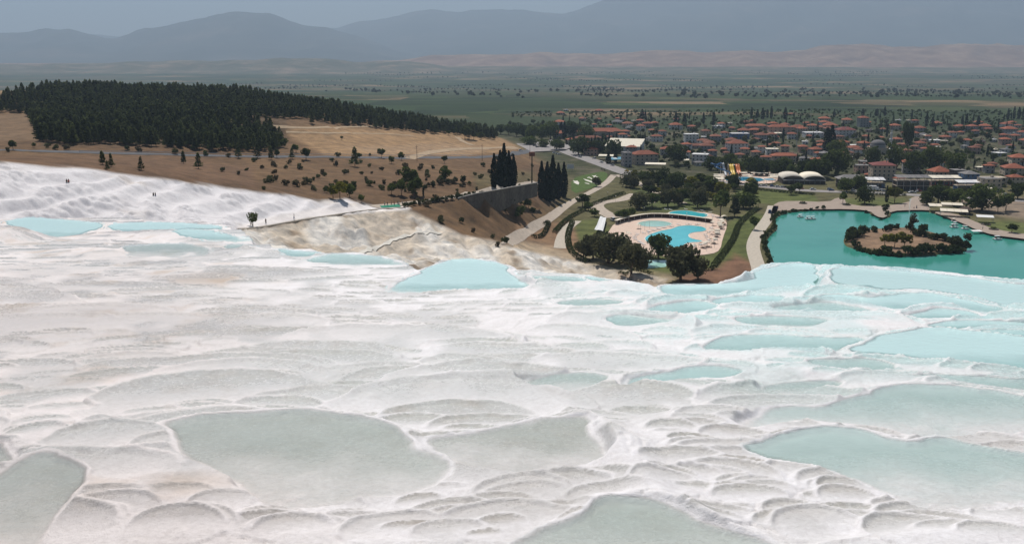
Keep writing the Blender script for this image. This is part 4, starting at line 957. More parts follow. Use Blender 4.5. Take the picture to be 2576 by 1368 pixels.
ribbon('park_path', [(1545,440),(1590,452),(1640,478),(1680,500),(1720,512)], 6, 'cream_path', 'cream walk running right from the street junction', .14)
ribbon('park_path', [(1408,625),(1412,600),(1425,575),(1450,556)], 6, 'gravel_path', 'grey walk between the two clipped hedges', .12)
ribbon('park_path', [(1545,548),(1510,530),(1495,515),(1520,508),(1560,505),(1600,488)], 9, 'cream_path', 'pale drive leading to the pool entrance', .12)
ribbon('lake_path', [(1912,690),(1907,668),(1897,640),(1893,615),(1905,585),(1928,556),(1940,535),(1945,518)], 6.5, 'gravel_path', 'pale gravel path along the left shore of the lake', .10)
ribbon('dirt_track', [(690,319),(780,323),(900,319),(1000,317),(1090,320)], 4, 'dirt_track', 'pale dirt track across the upper dry field', .15)
ribbon('dirt_track', [(720,333),(850,336),(960,336),(1040,342)], 3, 'dirt_track', 'thin dirt track across the middle dry field', .15)
ribbon('dirt_track', [(1030,400),(1060,388),(1120,378),(1180,374),(1300,372)], 7, 'dirt_track', 'wide dusty track leading to the car park', .17)
ribbon('dirt_track', [(1150,345),(1165,358),(1190,366)], 6, 'dirt_track', 'short dusty track under the field trees', .18)
ribbon('foot_track', [(905,640),(960,620),(1010,596),(1060,586),(1110,588)], 1.6, 'white_stone', 'narrow pale footpath across the eroded cream bank', .35, step=1.5, ncr=3)
sheet('plaza', [(1940,530),(1950,510),(1985,505),(2085,509),(2105,497),(2125,500),(2128,512),(2180,521),(2285,512),(2295,494),(2325,496),(2330,515),(2345,530),(2310,528),(2238,531),(2228,549),(2204,545),(2188,530),(2130,526),(2060,527),(2000,527),(1965,533),(1945,545)], 1.0, 'plaza', 'pale paved shore at the far end of the lake', .10, 1)
sheet('shore_paving', [(2340,531),(2400,536),(2450,556),(2500,577),(2600,592),(2700,610),(2700,618),(2576,601),(2500,592),(2455,578),(2425,563),(2390,550)], 1.0, 'plaza', 'paved quay on the right shore of the lake', .09, 1)
sheet('car_park', [(1255,372),(1290,366),(1350,360),(1400,352),(1440,372),(1420,380),(1350,384),(1280,386)], zf(950), 'street', 'pale car park beside the dry field', .9, 1)
sheet('lawn', [(1436,450),(1480,438),(1518,431),(1530,438),(1525,452),(1508,468),(1480,476),(1438,490)], 1.0, 'lawn', 'green lawn with a white emblem beside the cypresses', .10, 1)
# white emblem laid on the lawn
Z4 = lambda X, Y: ((1600 + X * .1941) / 1.1646, (300 + Y * .1941) / 1.1646)
for nm, poly in [('arrow shaped', [(400,1180),(440,1190),(470,1185),(500,1215),(490,1245),(455,1235),(420,1215),(405,1210),(430,1205)]), ('long bar shaped', [(560,1155),(600,1165),(700,1195),(790,1238),(770,1240),(690,1215),(600,1185)]), ('curved', [(615,1140),(650,1128),(690,1150),(730,1180),(715,1182),(680,1160),(650,1140),(630,1145)]), ('star shaped', [(685,1105),(720,1112),(760,1100),(745,1118),(790,1130),(745,1132),(720,1138),(715,1122)]), ('thin wavy', [(580,1215),(640,1225),(660,1240),(640,1236),(590,1225)])]:
    P = [tuple(float(t) for t in at_z(*Z4(*q), 1.0)) for q in poly]; o = MB().prism(P, 1.06, 1.16).obj('lawn_emblem_stroke', 'white_stone'); tag(o, nm + ' white stone stroke of the lawn emblem', 'lawn emblem', 'strokes of the lawn emblem')

# stone retaining wall under the promenade
b = NB('rubble_wall'); br = b.n('ShaderNodeTexBrick'); b.set(br.inputs['Vector'], b.n('ShaderNodeMapping').outputs[0]); nz = b.noise(.6, 6, .7); nz2 = b.noise(.09, 4, .6)
colr = b.mul(b.ramp(nz, [(.3, (.10, .088, .075)), (.7, (.20, .18, .155))]), b.ramp(nz2, [(.3, (.7, .7, .72)), (.7, (1.15, 1.12, 1.1))])); b.done(b.principled(colr, .95, .05, b.bump(nz, .4)))
tp = np.array([at_y(u, v, Y) for u, v, Y in [(1152,501,449),(1165,497,453),(1190,491,463),(1215,486,470),(1250,480,488),(1285,473,508),(1320,467,535),(1352,461,560)]], float)
bt = [max(1.0, a) for a in (2, 5, 8.5, 10.5, 10, 8.5, 7, 6.5)]
m = MB(); n = len(tp)
for (x, y, z), h in zip(tp, bt): m.v += [(x, y - .6, z - h - 1.0), (x, y, z + .3), (x, y + 1.2, z + .3), (x, y + 1.2, z - h - 1.0)]
for i in range(n - 1):
    for k in range(4): m.f.append((4 * i + k, 4 * i + (k + 1) % 4, 4 * i + 4 + (k + 1) % 4, 4 * i + 4 + k))
m.f += [(3, 2, 1, 0), (4 * n - 4, 4 * n - 3, 4 * n - 2, 4 * n - 1)]
w = empty('retaining_wall', (0, 0, 0), label='grey rubble stone retaining wall under the promenade', cat='wall'); m.obj('masonry', 'rubble_wall', w)
m = MB()
for i in range(n - 1):
    a, c = tp[i], tp[i + 1]; m.cyl((a[0], a[1] + .5, a[2] + .38), (c[0], c[1] + .5, c[2] + .38), .28, .28, 6)
m.obj('coping', 'kerb', w)
# clipped shrubs along promenade
q = hit(*zip(*[(1020 + i * 11.5, 521 - i * 1.9) for i in range(16)]))
for j, p in enumerate(q): plant('clipped_shrub', 'bush%d' % (j % 4), 'hedge_leaves', (p[0], p[1], p[2] - .05), 1.35, j, 'dark clipped round shrub beside the promenade, %s from left' % ordw(j), 'shrub', 'clipped shrubs along the promenade')
for j in range(22):
    t = j / 21 * (n - 2); i = int(t); f_ = t - i; a = tp[i + 0] * (1 - f_) + tp[i + 1] * f_
    plant('clipped_shrub', 'bush%d' % (j % 4), 'hedge_leaves', (a[0], a[1] + 3.0, float(GRID_Z(a[0], a[1] + 3.0)) - .1), 1.25, j, 'dark clipped shrub along the top of the stone wall', 'shrub', 'shrub row on the stone wall')

# ---------------------------------------------------------------- village houses
for nm, c, va in [('roof_orange', (.285, .098, .058), .28), ('roof_brown', (.21, .085, .056), .25), ('roof_maroon', (.22, .075, .065), .15), ('roof_grey', (.20, .19, .185), .2), ('roof_cream', (.72, .66, .54), .1), ('roof_white', (.72, .71, .69), .08)]:
    plain_mat(nm, c, .85, .15, va, .7, 0, .16)
for nm, c in [('wall_white', (.66, .64, .61)), ('wall_cream', (.50, .42, .33)), ('wall_pink', (.46, .31, .25)), ('wall_grey', (.33, .32, .32)), ('wall_blue', (.10, .17, .30)), ('wall_dark', (.10, .085, .075))]: plain_mat(nm, c, .9, .1, .12, .5, 0, .1)
plain_mat('window_glass', (.035, .045, .055), .25, .5, .1, 1); plain_mat('frame_white', (.62, .61, .59), .7, .2, .08, 2); plain_mat('dark_wood', (.075, .05, .038), .8, .2, .2, 2); plain_mat('steel', (.35, .36, .37), .45, .5, .1, 3); plain_mat('white_metal', (.74, .73, .71), .5, .4, .06, 2); plain_mat('canvas', (.74, .66, .53), .9, .1, .08, 1); plain_mat('red_fabric', (.42, .05, .05), .9, .1, .1, 1); plain_mat('green_fabric', (.05, .25, .16), .9, .1, .1, 1); plain_mat('blue_canopy', (.10, .28, .38), .8, .2, .1, 1)
WINM = MB().box(0, 0, 0, 1.15, .16, 1.25).mesh('window'); WINM.materials.append(MATS['window_glass'])
SILM = MB().box(0, 0, 0, 1.4, .28, .12).mesh('sill'); SILM.materials.append(MATS['frame_white'])
DOORM = MB().box(0, 0, 0, 1.1, .16, 2.1).mesh('door'); DOORM.materials.append(MATS['dark_wood'])
def hip(m, w, d, z, h, ov=.6):
    w2, d2 = w / 2 + ov, d / 2 + ov; r = max(0.0, w2 - d2) if w >= d else 0; s_ = max(0.0, d2 - w2) if d > w else 0
    v = [(-w2, -d2, z), (w2, -d2, z), (w2, d2, z), (-w2, d2, z), (-w2, -d2, z + .18), (w2, -d2, z + .18), (w2, d2, z + .18), (-w2, d2, z + .18), (-r, -s_, z + h), (r, s_, z + h)]
    f = [(3, 2, 1, 0), (0, 1, 5, 4), (1, 2, 6, 5), (2, 3, 7, 6), (3, 0, 4, 7)]
    if w >= d: f += [(4, 5, 9, 8), (5, 6, 9), (6, 7, 8, 9), (7, 4, 8)]
    else: f += [(4, 5, 8), (5, 6, 9, 8), (6, 7, 9), (7, 4, 8, 9)]
    m.add(v, f)
def flatroof(m, w, d, z, ov=.3):
    m.box(0, 0, z, w + 2 * ov, d + 2 * ov, .3)
def windows(parent, w, d, st, sh, nx, ny, z0=1.0, skip_door=False):
    for k in range(st):
        for i in range(nx):
            x = (i + .5) * w / nx - w / 2
            if k == 0 and i == nx // 2 and not skip_door: link('door', DOORM, None, parent, (x, -d / 2 - .03, 0)); continue
            o = link('window', WINM, None, parent, (x, -d / 2 - .02, k * sh + z0)); link('sill', SILM, None, o, (0, -.06, -.12))
        for s_ in (-1, 1):
            for i in range(ny):
                o = link('window', WINM, None, parent, (s_ * (w / 2 + .02), (i + .5) * d / ny - d / 2, k * sh + z0), pi / 2)
HOUSES = []
def house(u, v, wpx, roof, wall, st=2, rot=None, dep=None, kind='hip', wm=None, roofh=None, name='house', nowin=False, ygap=None, zr=None):
    """u, v = middle of the roof in the picture, wpx = its width there"""
    sh = 2.9; H = st * sh
    Y0 = 1000.0
    for _ in range(4):
        g = zf(Y0); x, y = at_z(u, v, g + H + .6); Y0 = float(y)
    w = wm or wpx * Y0 / F * .92; w = float(np.clip(w, 5, 90)); d = dep or float(np.clip(w * RNG.uniform(.7, .95), 5, 16))
    x, y = float(x), float(y); g = float(GRID_Z(x, y)); rz = rot if rot is not None else float(RNG.uniform(-.35, .35))
    o = empty(name, (x, y, g - .05), rz)
    MB().box(0, 0, -.4, w, d, H + .4).obj('wall', wall, o)
    m = MB(); rh = roofh or min(w, d) * .24
    if kind == 'hip': hip(m, w, d, H, rh)
    elif kind == 'flat': flatroof(m, w, d, H)
    elif kind == 'slope': m.add([(-w / 2 - .5, -d / 2 - .5, H), (w / 2 + .5, -d / 2 - .5, H), (w / 2 + .5, d / 2 + .5, H + d * .2), (-w / 2 - .5, d / 2 + .5, H + d * .2), (-w / 2 - .5, -d / 2 - .5, H + .4), (w / 2 + .5, -d / 2 - .5, H + .4), (w / 2 + .5, d / 2 + .5, H + .4 + d * .2), (-w / 2 - .5, d / 2 + .5, H + .4 + d * .2)], [(3, 2, 1, 0), (4, 5, 6, 7), (0, 1, 5, 4), (1, 2, 6, 5), (2, 3, 7, 6), (3, 0, 4, 7)])
    if kind == 'slope': MB().add([(-w / 2, -d / 2, H), (w / 2, -d / 2, H), (w / 2, d / 2, H), (-w / 2, d / 2, H), (w / 2, d / 2, H + d * .19), (-w / 2, d / 2, H + d * .19)], [(0, 3, 5), (1, 4, 2), (3, 2, 4, 5)]).obj('gable_wall', wall, o)
    ro = m.obj('roof', roof, o)
    if kind == 'hip' and RNG.uniform() < .6: MB().box(w * .2, d * .12, H + rh * .35, .7, .7, rh * .6 + .5).obj('chimney', 'wall_grey', ro)
    if kind == 'flat': MB().box(w * .25, d * .2, H + .3, 1.6, 1.6, 1.3).obj('stair_box', wall, ro)
    if not nowin: windows(o, w, d, st, sh, max(2, min(5, int(w / 3.0))), 2 if d > 7 else 1)
    HOUSES.append((o, u, v, roof, kind, w, st)); return o, w, d, H, rz
Z5 = lambda X, Y: ((2050 + X * .1941) / 1.1646, (300 + Y * .1941) / 1.1646); Z6 = lambda X, Y: ((2500 + X * .1941) / 1.1646, (300 + Y * .1941) / 1.1646)
K = .1941 / 1.1646
O, B_, M_, G_, W_ = 'roof_orange', 'roof_brown', 'roof_maroon', 'roof_grey', 'roof_white'
L4 = [(195,285,170,O),(800,85,110,O),(550,235,110,O),(790,245,90,O),(1080,235,70,O),(1170,240,70,O),(1420,265,120,O),(1230,310,160,B_),(1430,345,130,O),(1540,305,110,O),(1640,300,110,O),(1970,245,90,O),(1955,330,190,O),(2200,355,140,O),(950,335,80,O),(730,325,70,O),(1600,410,110,O),(1670,500,170,O),(950,510,120,B_),(370,550,130,O),(620,595,100,O),(740,585,90,O),(690,690,240,O),(2380,560,160,B_),(2470,600,150,B_),(1840,690,240,O),(1470,160,70,O),(220,150,120,O),(2120,620,150,O)]
L5 = [(660,410,180,O),(835,405,170,O),(800,270,90,O),(700,290,120,B_),(1290,325,130,O),(1480,365,230,O),(1700,340,160,O),(1885,235,180,O),(1875,290,150,O),(1970,335,220,O),(2225,255,160,O),(2470,225,150,O),(1395,465,140,O),(1140,510,110,O),(980,450,120,O),(390,455,110,O),(40,565,170,B_),(130,585,170,B_),(100,640,220,B_),(1160,605,120,O),(1290,650,130,O),(1560,655,140,O),(1610,705,120,O),(1750,695,190,O),(1000,810,160,O),(1770,855,240,O),(2140,590,220,O),(2480,600,160,O),(2320,670,210,O),(2240,745,150,B_),(1310,165,60,O),(1390,165,80,O),(90,420,130,B_),(480,555,180,B_),(240,500,170,B_),(680,690,140,O),(850,735,130,O),(930,480,190,B_),(850,545,120,B_),(1090,470,150,B_),(2400,700,140,B_),(2510,500,110,O),(1540,385,150,O),(1070,385,120,O)]
L6 = [(625,340,150,O),(865,365,110,O),(860,450,230,O),(1010,600,150,O),(1235,630,120,O),(1720,560,140,O),(410,520,110,O),(150,600,160,O),(1600,350,150,O),(1790,350,150,O),(1990,345,170,O),(2040,390,120,O),(2350,390,220,O),(1890,290,130,O),(2390,295,120,O),(1490,445,130,B_),(1620,440,90,O),(2020,465,80,O),(2270,480,110,O),(2290,545,150,O),(2440,490,130,O),(1830,670,150,B_),(690,1130,150,O),(2050,940,150,O),(2440,1110,220,O),(450,395,120,O),(1420,510,110,B_),(720,620,110,B_),(1060,560,90,B_),(230,1075,110,O),(820,710,120,B_),(290,850,110,O),(2380,640,120,B_),(2330,330,120,O),(2560,440,140,O),(2600,560,160,O),(2480,340,90,O),(1880,640,110,B_)]
wl_ = ['wall_white', 'wall_cream', 'wall_pink', 'wall_grey', 'wall_cream', 'wall_white']
for Zf, LL in ((Z4, L4), (Z5, L5), (Z6, L6)):
    for j, (X, Y, w_, rf) in enumerate(LL):
        u, v = Zf(X, Y); house(u, v, w_ * K, rf, wl_[int(RNG.integers(6))], 2 if w_ > 120 else 1)
# white flat sheds and terraces between them
for Zf, LL in ((Z5, [(270,350,150),(440,305,100),(2100,445,150),(2330,635,150),(1140,455,200),(200,535,70),(1590,580,90),(2260,810,90),(2460,870,130),(70,510,100),(420,600,150),(1020,560,90)]), (Z6, [(1230,560,160),(1370,570,110),(1930,570,110),(2120,550,70),(2130,700,70),(2300,700,150),(680,260,80),(830,265,60),(240,405,120),(400,590,110),(1090,490,70),(2400,465,150),(1010,920,110),(1930,965,150),(200,880,200),(2200,750,180),(1280,660,80)]), (Z4, [(1260,350,90),(2540,350,70),(560,240,70),(300,70,60),(1320,270,60),(1540,530,80)])):
    for j, (X, Y, w_) in enumerate(LL):
        u, v = Zf(X, Y); house(u, v, w_ * K, [W_, 'roof_cream', G_][j % 3], wl_[j % 6], 1, kind='flat')
# more small houses filling the gaps
hpos = [(h[0].location.x, h[0].location.y) for h in HOUSES]; tr = 0; added = 0
while added < 75 and tr < 4000:
    tr += 1; u = float(RNG.uniform(1480, 2600)); v = float(RNG.uniform(302, 412)); x, y = [float(t) for t in at_z(u, v, 6.0)]
    if v > 400 - .0 * u and u < 1700 or min(math.hypot(x - a, y - b_) for a, b_ in hpos) < 15: continue
    house(u, v, float(RNG.uniform(80, 170)) * K, [O, B_, O, O, B_, G_][tr % 6], wl_[tr % 6], 1 if tr % 3 else 2); hpos.append((x, y)); added += 1
# larger buildings
def lab(o, t, c='building'): tag(o, t, c); return o
def big(zc, wpx, roof, wall, st, label, **kw):
    r = house(zc[0], zc[1], wpx * K, roof, wall, st, **kw); HOUSES.pop(); lab(r[0], label); return r
big(Z4(740, 425), 900, O, 'wall_cream', 2, 'long hotel wing with orange tiled roof behind a cypress row', rot=.10, dep=15, name='hotel', roofh=3.5)
big(Z4(200, 455), 190, O, 'wall_grey', 2, 'short orange roofed end wing of the long hotel', rot=-.1, dep=14, name='hotel')
big(Z4(640, 525), 430, B_, 'wall_cream', 1, 'long low brown roofed wing before the cypress row', rot=.08, dep=10, name='hotel')
big(Z5(850, 345), 330, O, 'wall_pink', 2, 'long orange roofed building in the middle of the village', rot=-.03, dep=10, name='long_house')
big(Z5(1200, 360), 350, O, 'wall_pink', 3, 'pink hotel with long orange roof beside the roof turret', rot=-.06, dep=12, name='hotel')
big(Z5(1120, 305), 100, O, 'wall_pink', 4, 'pink square turret with orange roof on the long hotel', rot=0, dep=7, name='turret_house')
big(Z5(1260, 790), 390, O, 'wall_cream', 2, 'long orange roofed building behind the water park trees', rot=.08, dep=10, name='long_house')
big(Z4(2340, 640), 380, B_, 'wall_grey', 1, 'long low brown roofed hall near the white hotel', rot=.05, dep=9, name='long_house')
r = big(Z4(1190, 640), 560, 'roof_cream', 'wall_white', 2, 'wide warehouse with flat cream coloured roof by the main street', rot=-.30, dep=26, kind='slope', name='warehouse')
big(Z4(1480, 765), 400, O, 'wall_cream', 3, 'three storey corner hotel with orange hip roof by the street', rot=.25, dep=13, name='hotel')
big(Z4(1215, 745), 130, G_, 'wall_grey', 4, 'narrow blue grey tower block beside the corner hotel', rot=.2, dep=9, kind='flat', name='tower_block')
big(Z4(2330, 770), 250, W_, 'wall_white', 3, 'white three storey block with square windows by the trees', rot=-.35, dep=10, kind='flat', name='apartment_block')
big(Z4(2080, 735), 200, O, 'wall_white', 2, 'white house with arched front and orange roof', rot=-.2, dep=9, name='guest_house')
big(Z4(2190, 470), 220, W_, 'wall_white', 3, 'pale flat roofed block in the upper left of the village', rot=.05, dep=10, kind='flat', name='apartment_block')
big(Z5(560, 605), 310, O, 'wall_white', 3, 'white hotel with open roof terrace under orange roof', rot=.18, dep=13, name='hotel')
big(Z5(1090, 690), 190, 'roof_cream', 'wall_white', 2, 'white cube house with flat cream roof', rot=-.1, dep=10, kind='flat', name='cube_house')
big(Z5(600, 460), 290, W_, 'wall_blue', 2, 'blue walled hall under a white curved canopy roof', rot=.05, dep=11, kind='flat', name='hall')
big(Z5(1710, 445), 300, W_, 'wall_white', 2, 'white hall with ridged metal roof', rot=.05, dep=13, kind='flat', name='hall')
big(Z5(2195, 405), 290, M_, 'wall_white', 3, 'tall white block with broad red hip roof', rot=.1, dep=14, name='apartment_block')
big(Z5(2060, 500), 230, B_, 'wall_pink', 2, 'brown blockhouse beside the tall white block', rot=.1, dep=12, kind='flat', name='block_house')
big(Z5(1880, 755), 150, G_, 'wall_grey', 2, 'grey gabled house behind the dark tree belt', rot=.4, dep=9, name='gabled_house')
big(Z6(440, 925), 360, M_, 'wall_cream', 4, 'four storey cream hotel with maroon hip roof above restaurants', rot=-.12, dep=15, name='hotel', roofh=2.4)
big(Z6(880, 885), 270, O, 'wall_grey', 3, 'grey house with bright red orange roof near the hotel', rot=-.3, dep=13, name='guest_house')
big(Z6(1300, 1025), 290, O, 'wall_cream', 2, 'house with rounded orange roof behind the red restaurant', rot=.05, dep=13, name='guest_house', roofh=4)
big(Z6(1540, 925), 210, B_, 'wall_cream', 3, 'pink grey block with flat brown roof behind the blue house', rot=.1, dep=11, kind='flat', name='block_house')
big(Z6(2420, 970), 330, O, 'wall_cream', 2, 'wide orange roofed hall near the right edge', rot=-.2, dep=14, name='hall')
big(Z6(2500, 815), 270, O, 'wall_cream', 3, 'cream school like building with orange roof at right edge', rot=-.2, dep=13, name='hall')
big(Z6(150, 225), 150, O, 'wall_grey', 4, 'tall old grey house with orange roof at the far village edge', rot=.1, dep=10, name='tall_house')
big(Z6(1750, 1060), 230, G_, 'wall_blue', 3, 'blue house with grey roof in the restaurant row', rot=.1, dep=10, name='guest_house')
big(Z6(1580, 1005), 190, G_, 'wall_dark', 3, 'dark house with grey metal roof in the restaurant row', rot=.05, dep=9, kind='flat', name='guest_house')
big(Z6(2060, 1130), 280, G_, 'wall_cream', 3, 'three storey terrace restaurant with white parasols on its roof', rot=.1, dep=11, kind='flat', name='restaurant')
big(Z6(130, 935), 200, G_, 'wall_pink', 2, 'brown flat roofed cafe left of the maroon roofed hotel', rot=.0, dep=9, kind='flat', name='cafe')
# labels for the plain houses: their place in the village rows
rows = {}
for h in HOUSES: rows.setdefault('far' if h[2] < 312 else 'upper middle' if h[2] < 340 else 'middle' if h[2] < 372 else 'near', []).append(h)
for rn, hl in rows.items():
    for kk in ('hip', 'flat'):
        for j, h in enumerate(sorted([q for q in hl if q[4] == kk], key=lambda q: q[1])):
            rc = {O: 'orange', B_: 'brown', M_: 'maroon', G_: 'grey', W_: 'white', 'roof_cream': 'cream'}[h[3]]
            tag(h[0], '%s %s with %s %s roof, %s from left in the %s village row' % ('small' if h[5] < 11 else 'large', 'house' if kk == 'hip' else 'shed', rc, 'tiled' if kk == 'hip' else 'flat', ordw(j), rn), 'house' if kk == 'hip' else 'shed', 'village houses' if kk == 'hip' else 'flat roofed village sheds')
            if kk == 'flat': h[0].name = 'village_shed'

# mosque
p = at_z(*Z6(360, 770), 1.0); mx_, my_ = float(p[0]), float(p[1])
mo = empty('mosque', (mx_, my_, zf(my_)), .1, 'grey domed village mosque with pale stone walls', 'mosque')
MB().box(0, 0, -.3, 15, 14, 6.3).obj('wall', 'wall_cream', mo); MB().lathe([(7.2, 6.0), (7.2, 8.2), (6.9, 8.4)], n=20).obj('drum', 'wall_grey', mo)
dm = MB().lathe([(6.9 * cos(a * pi / 20), 8.4 + 4.6 * sin(a * pi / 20)) for a in range(0, 10)] + [(.15, 13.0)], n=24).obj('dome', 'roof_grey', mo, True); MB().cyl((0, 0, 12.9), (0, 0, 14.6), .12, .03).obj('finial', 'steel', dm)
windows(mo, 15, 14, 1, 4, 4, 3, 2.0)
for k in range(5):
    o = MB().lathe([(1.7 * cos(a * pi / 16), 4.2 + 1.5 * sin(a * pi / 16)) for a in range(0, 8)] + [(.05, 5.75)], 9.5 + k * 2.6, -6 + k * 1.6, 12).obj('small_dome', 'white_metal', mo, True)
MB().box(14.5, -3, -.3, 15, 5, 4.4, .5).obj('porch', 'wall_cream', mo)
p = at_z(*Z6(552, 775), 1.0); X_, Y_ = float(p[0]), float(p[1])
mn = empty('minaret', (X_, Y_, zf(Y_)), 0, 'slim pale minaret with two balconies beside the mosque', 'minaret')
MB().lathe([(1.5, -.3), (1.5, 4), (1.0, 5), (1.0, 18)], n=12).obj('shaft', 'wall_white', mn); MB().lathe([(1.0, 12.0), (1.9, 13), (1.9, 14), (1.0, 14.1)], n=12).obj('balcony', 'wall_white', mn); MB().lathe([(.9, 18), (1.5, 18.6), (1.5, 19.4), (.75, 19.5), (.75, 22.5)], n=12).obj('balcony', 'wall_white', mn); MB().lathe([(.85, 22.5), (.4, 25.5), (.05, 28)], n=12).obj('spire', 'roof_grey', mn)
# ---------------------------------------------------------------- village and park trees
VIL = np.array([at_z(u, v, 1.0) for u, v in [(1310,345),(1250,318),(1500,296),(1900,290),(2300,292),(2640,292),(2640,480),(2300,470),(2100,452),(1900,440),(1700,430),(1600,415),(1480,385),(1400,352)]], float)
hp = np.array([(h[0].location.x, h[0].location.y, h[5]) for h in HOUSES] + [(o.location.x, o.location.y, 20.0) for o in bpy.data.objects if o.name.split('.')[0] in ('hotel', 'long_house', 'warehouse', 'tower_block', 'apartment_block', 'guest_house', 'hall', 'cube_house', 'block_house', 'gabled_house', 'turret_house', 'mosque', 'cafe', 'restaurant', 'tall_house')])
hu, hv = project(hp[:, 0], hp[:, 1], zf(1000) + 5.5); hw = hp[:, 2] / hp[:, 1] * F / 2
cnt = 0; vt = []
x0, x1, y0, y1 = VIL[:, 0].min(), VIL[:, 0].max(), VIL[:, 1].min(), VIL[:, 1].max()
grid = {}
while cnt < 9000 and len(vt) < 520:
    cnt += 1; x = float(RNG.uniform(x0, x1)); y = float(RNG.uniform(y0, y1))
    if sdf(np.array([x]), np.array([y]), VIL)[0] > 0: continue
    if np.min(np.hypot(hp[:, 0] - x, hp[:, 1] - y) - hp[:, 2] * .5) < 2.2: continue
    k = (int(x // 6), int(y // 7))
    if k in grid: continue
    h = float(RNG.uniform(4.5, 8.5)); u, vt_ = project(x, y, zf(y) + h * .75)
    block = (np.abs(hu - u) < hw * .75 + 2) & (np.abs(hv - vt_) < 7) & (hp[:, 1] > y)
    if block.any() and RNG.uniform() < .88: continue
    grid[k] = 1; vt.append((x, y, h))
vt.sort(key=lambda t: t[1])
nb = 0
for j, (x, y, h) in enumerate(vt):
    g = float(GRID_Z(x, y))
    if RNG.uniform() < .17:
        plant('cypress_tree', 'cypress%d' % (j % 4), 'cypress_leaves', (x, y, g - .1), h * 1.55 / 12.5, j, 'slim dark cypress standing among the village houses', 'cypress', 'village cypresses')
    else:
        nb += 1
        if nb > 300: continue
        plant('garden_tree', 'broad%d' % (j % 4), ('tree_leaves', 'tree_leaves', 'shrub_leaves', 'olive_leaves')[j % 4], (x, y, g - .1), h / 6.8, j, 'rounded leafy tree growing between the village houses', 'tree', 'village garden trees')
gf = []; tries = 0
while len(gf) < 1700 and tries < 26000:
    tries += 1; x = float(RNG.uniform(x0, x1)); y = float(RNG.uniform(y0, y1 + 150))
    if y < y1 - 60 and sdf(np.array([x]), np.array([y]), VIL)[0] > 0: continue
    if abs(x) / y > .6 or (y > y1 - 60 and x < 0): continue
    if np.min(np.hypot(hp[:, 0] - x, hp[:, 1] - y) - hp[:, 2] * .5) < 1.5: continue
    h = float(RNG.uniform(2.4, 5.6)); u, vt_ = project(x, y, zf(y) + h * .8)
    if ((np.abs(hu - u) < hw * .8 + 2) & (np.abs(hv - vt_) < 5) & (hp[:, 1] > y)).any(): continue
    gf.append((x, y, float(GRID_Z(x, y)) - .3, h / 6.8))
gf = np.array(gf); crowd('garden_foliage', gf[:, :3], gf[:, 3], ['broad0', 'broad1'], 'tree_leaves', 'low orchard and garden greenery between the village houses')
# bigger trees read off the photograph: (u, v foot, rows tall, rows wide, kind)
def tallkind(kind): return {'t': ('park_tree', 'broad', 'tree_leaves', 7.0, 5.6), 'o': ('park_tree', 'olive', 'olive_leaves', 6.6, 7.6), 'd': ('park_tree', 'olive', 'tree_leaves', 6.6, 7.6), 'y': ('park_tree', 'broad', 'yellow_leaves', 7.0, 5.6), 'c': ('cypress_tree', 'cypress', 'cypress_leaves', 12.5, 2.5), 'p': ('pine_tree', 'pine', 'pine_needles', 9.5, 4.4)}[kind]
def put(u, v, rows_h, rows_w, kind, label, group=None, z=None, rz=0.0):
    p = gpt(u, v); nm, key, mat, ph, pw_ = tallkind(kind); h = rows_h * p[1] / F; w = rows_w * p[1] / F
    return plant(nm, key + str(int(u) % 4), mat, (p[0], p[1], p[2] - .12), w / pw_, u, label, 'tree', group, sz=(h / ph) / (w / pw_))
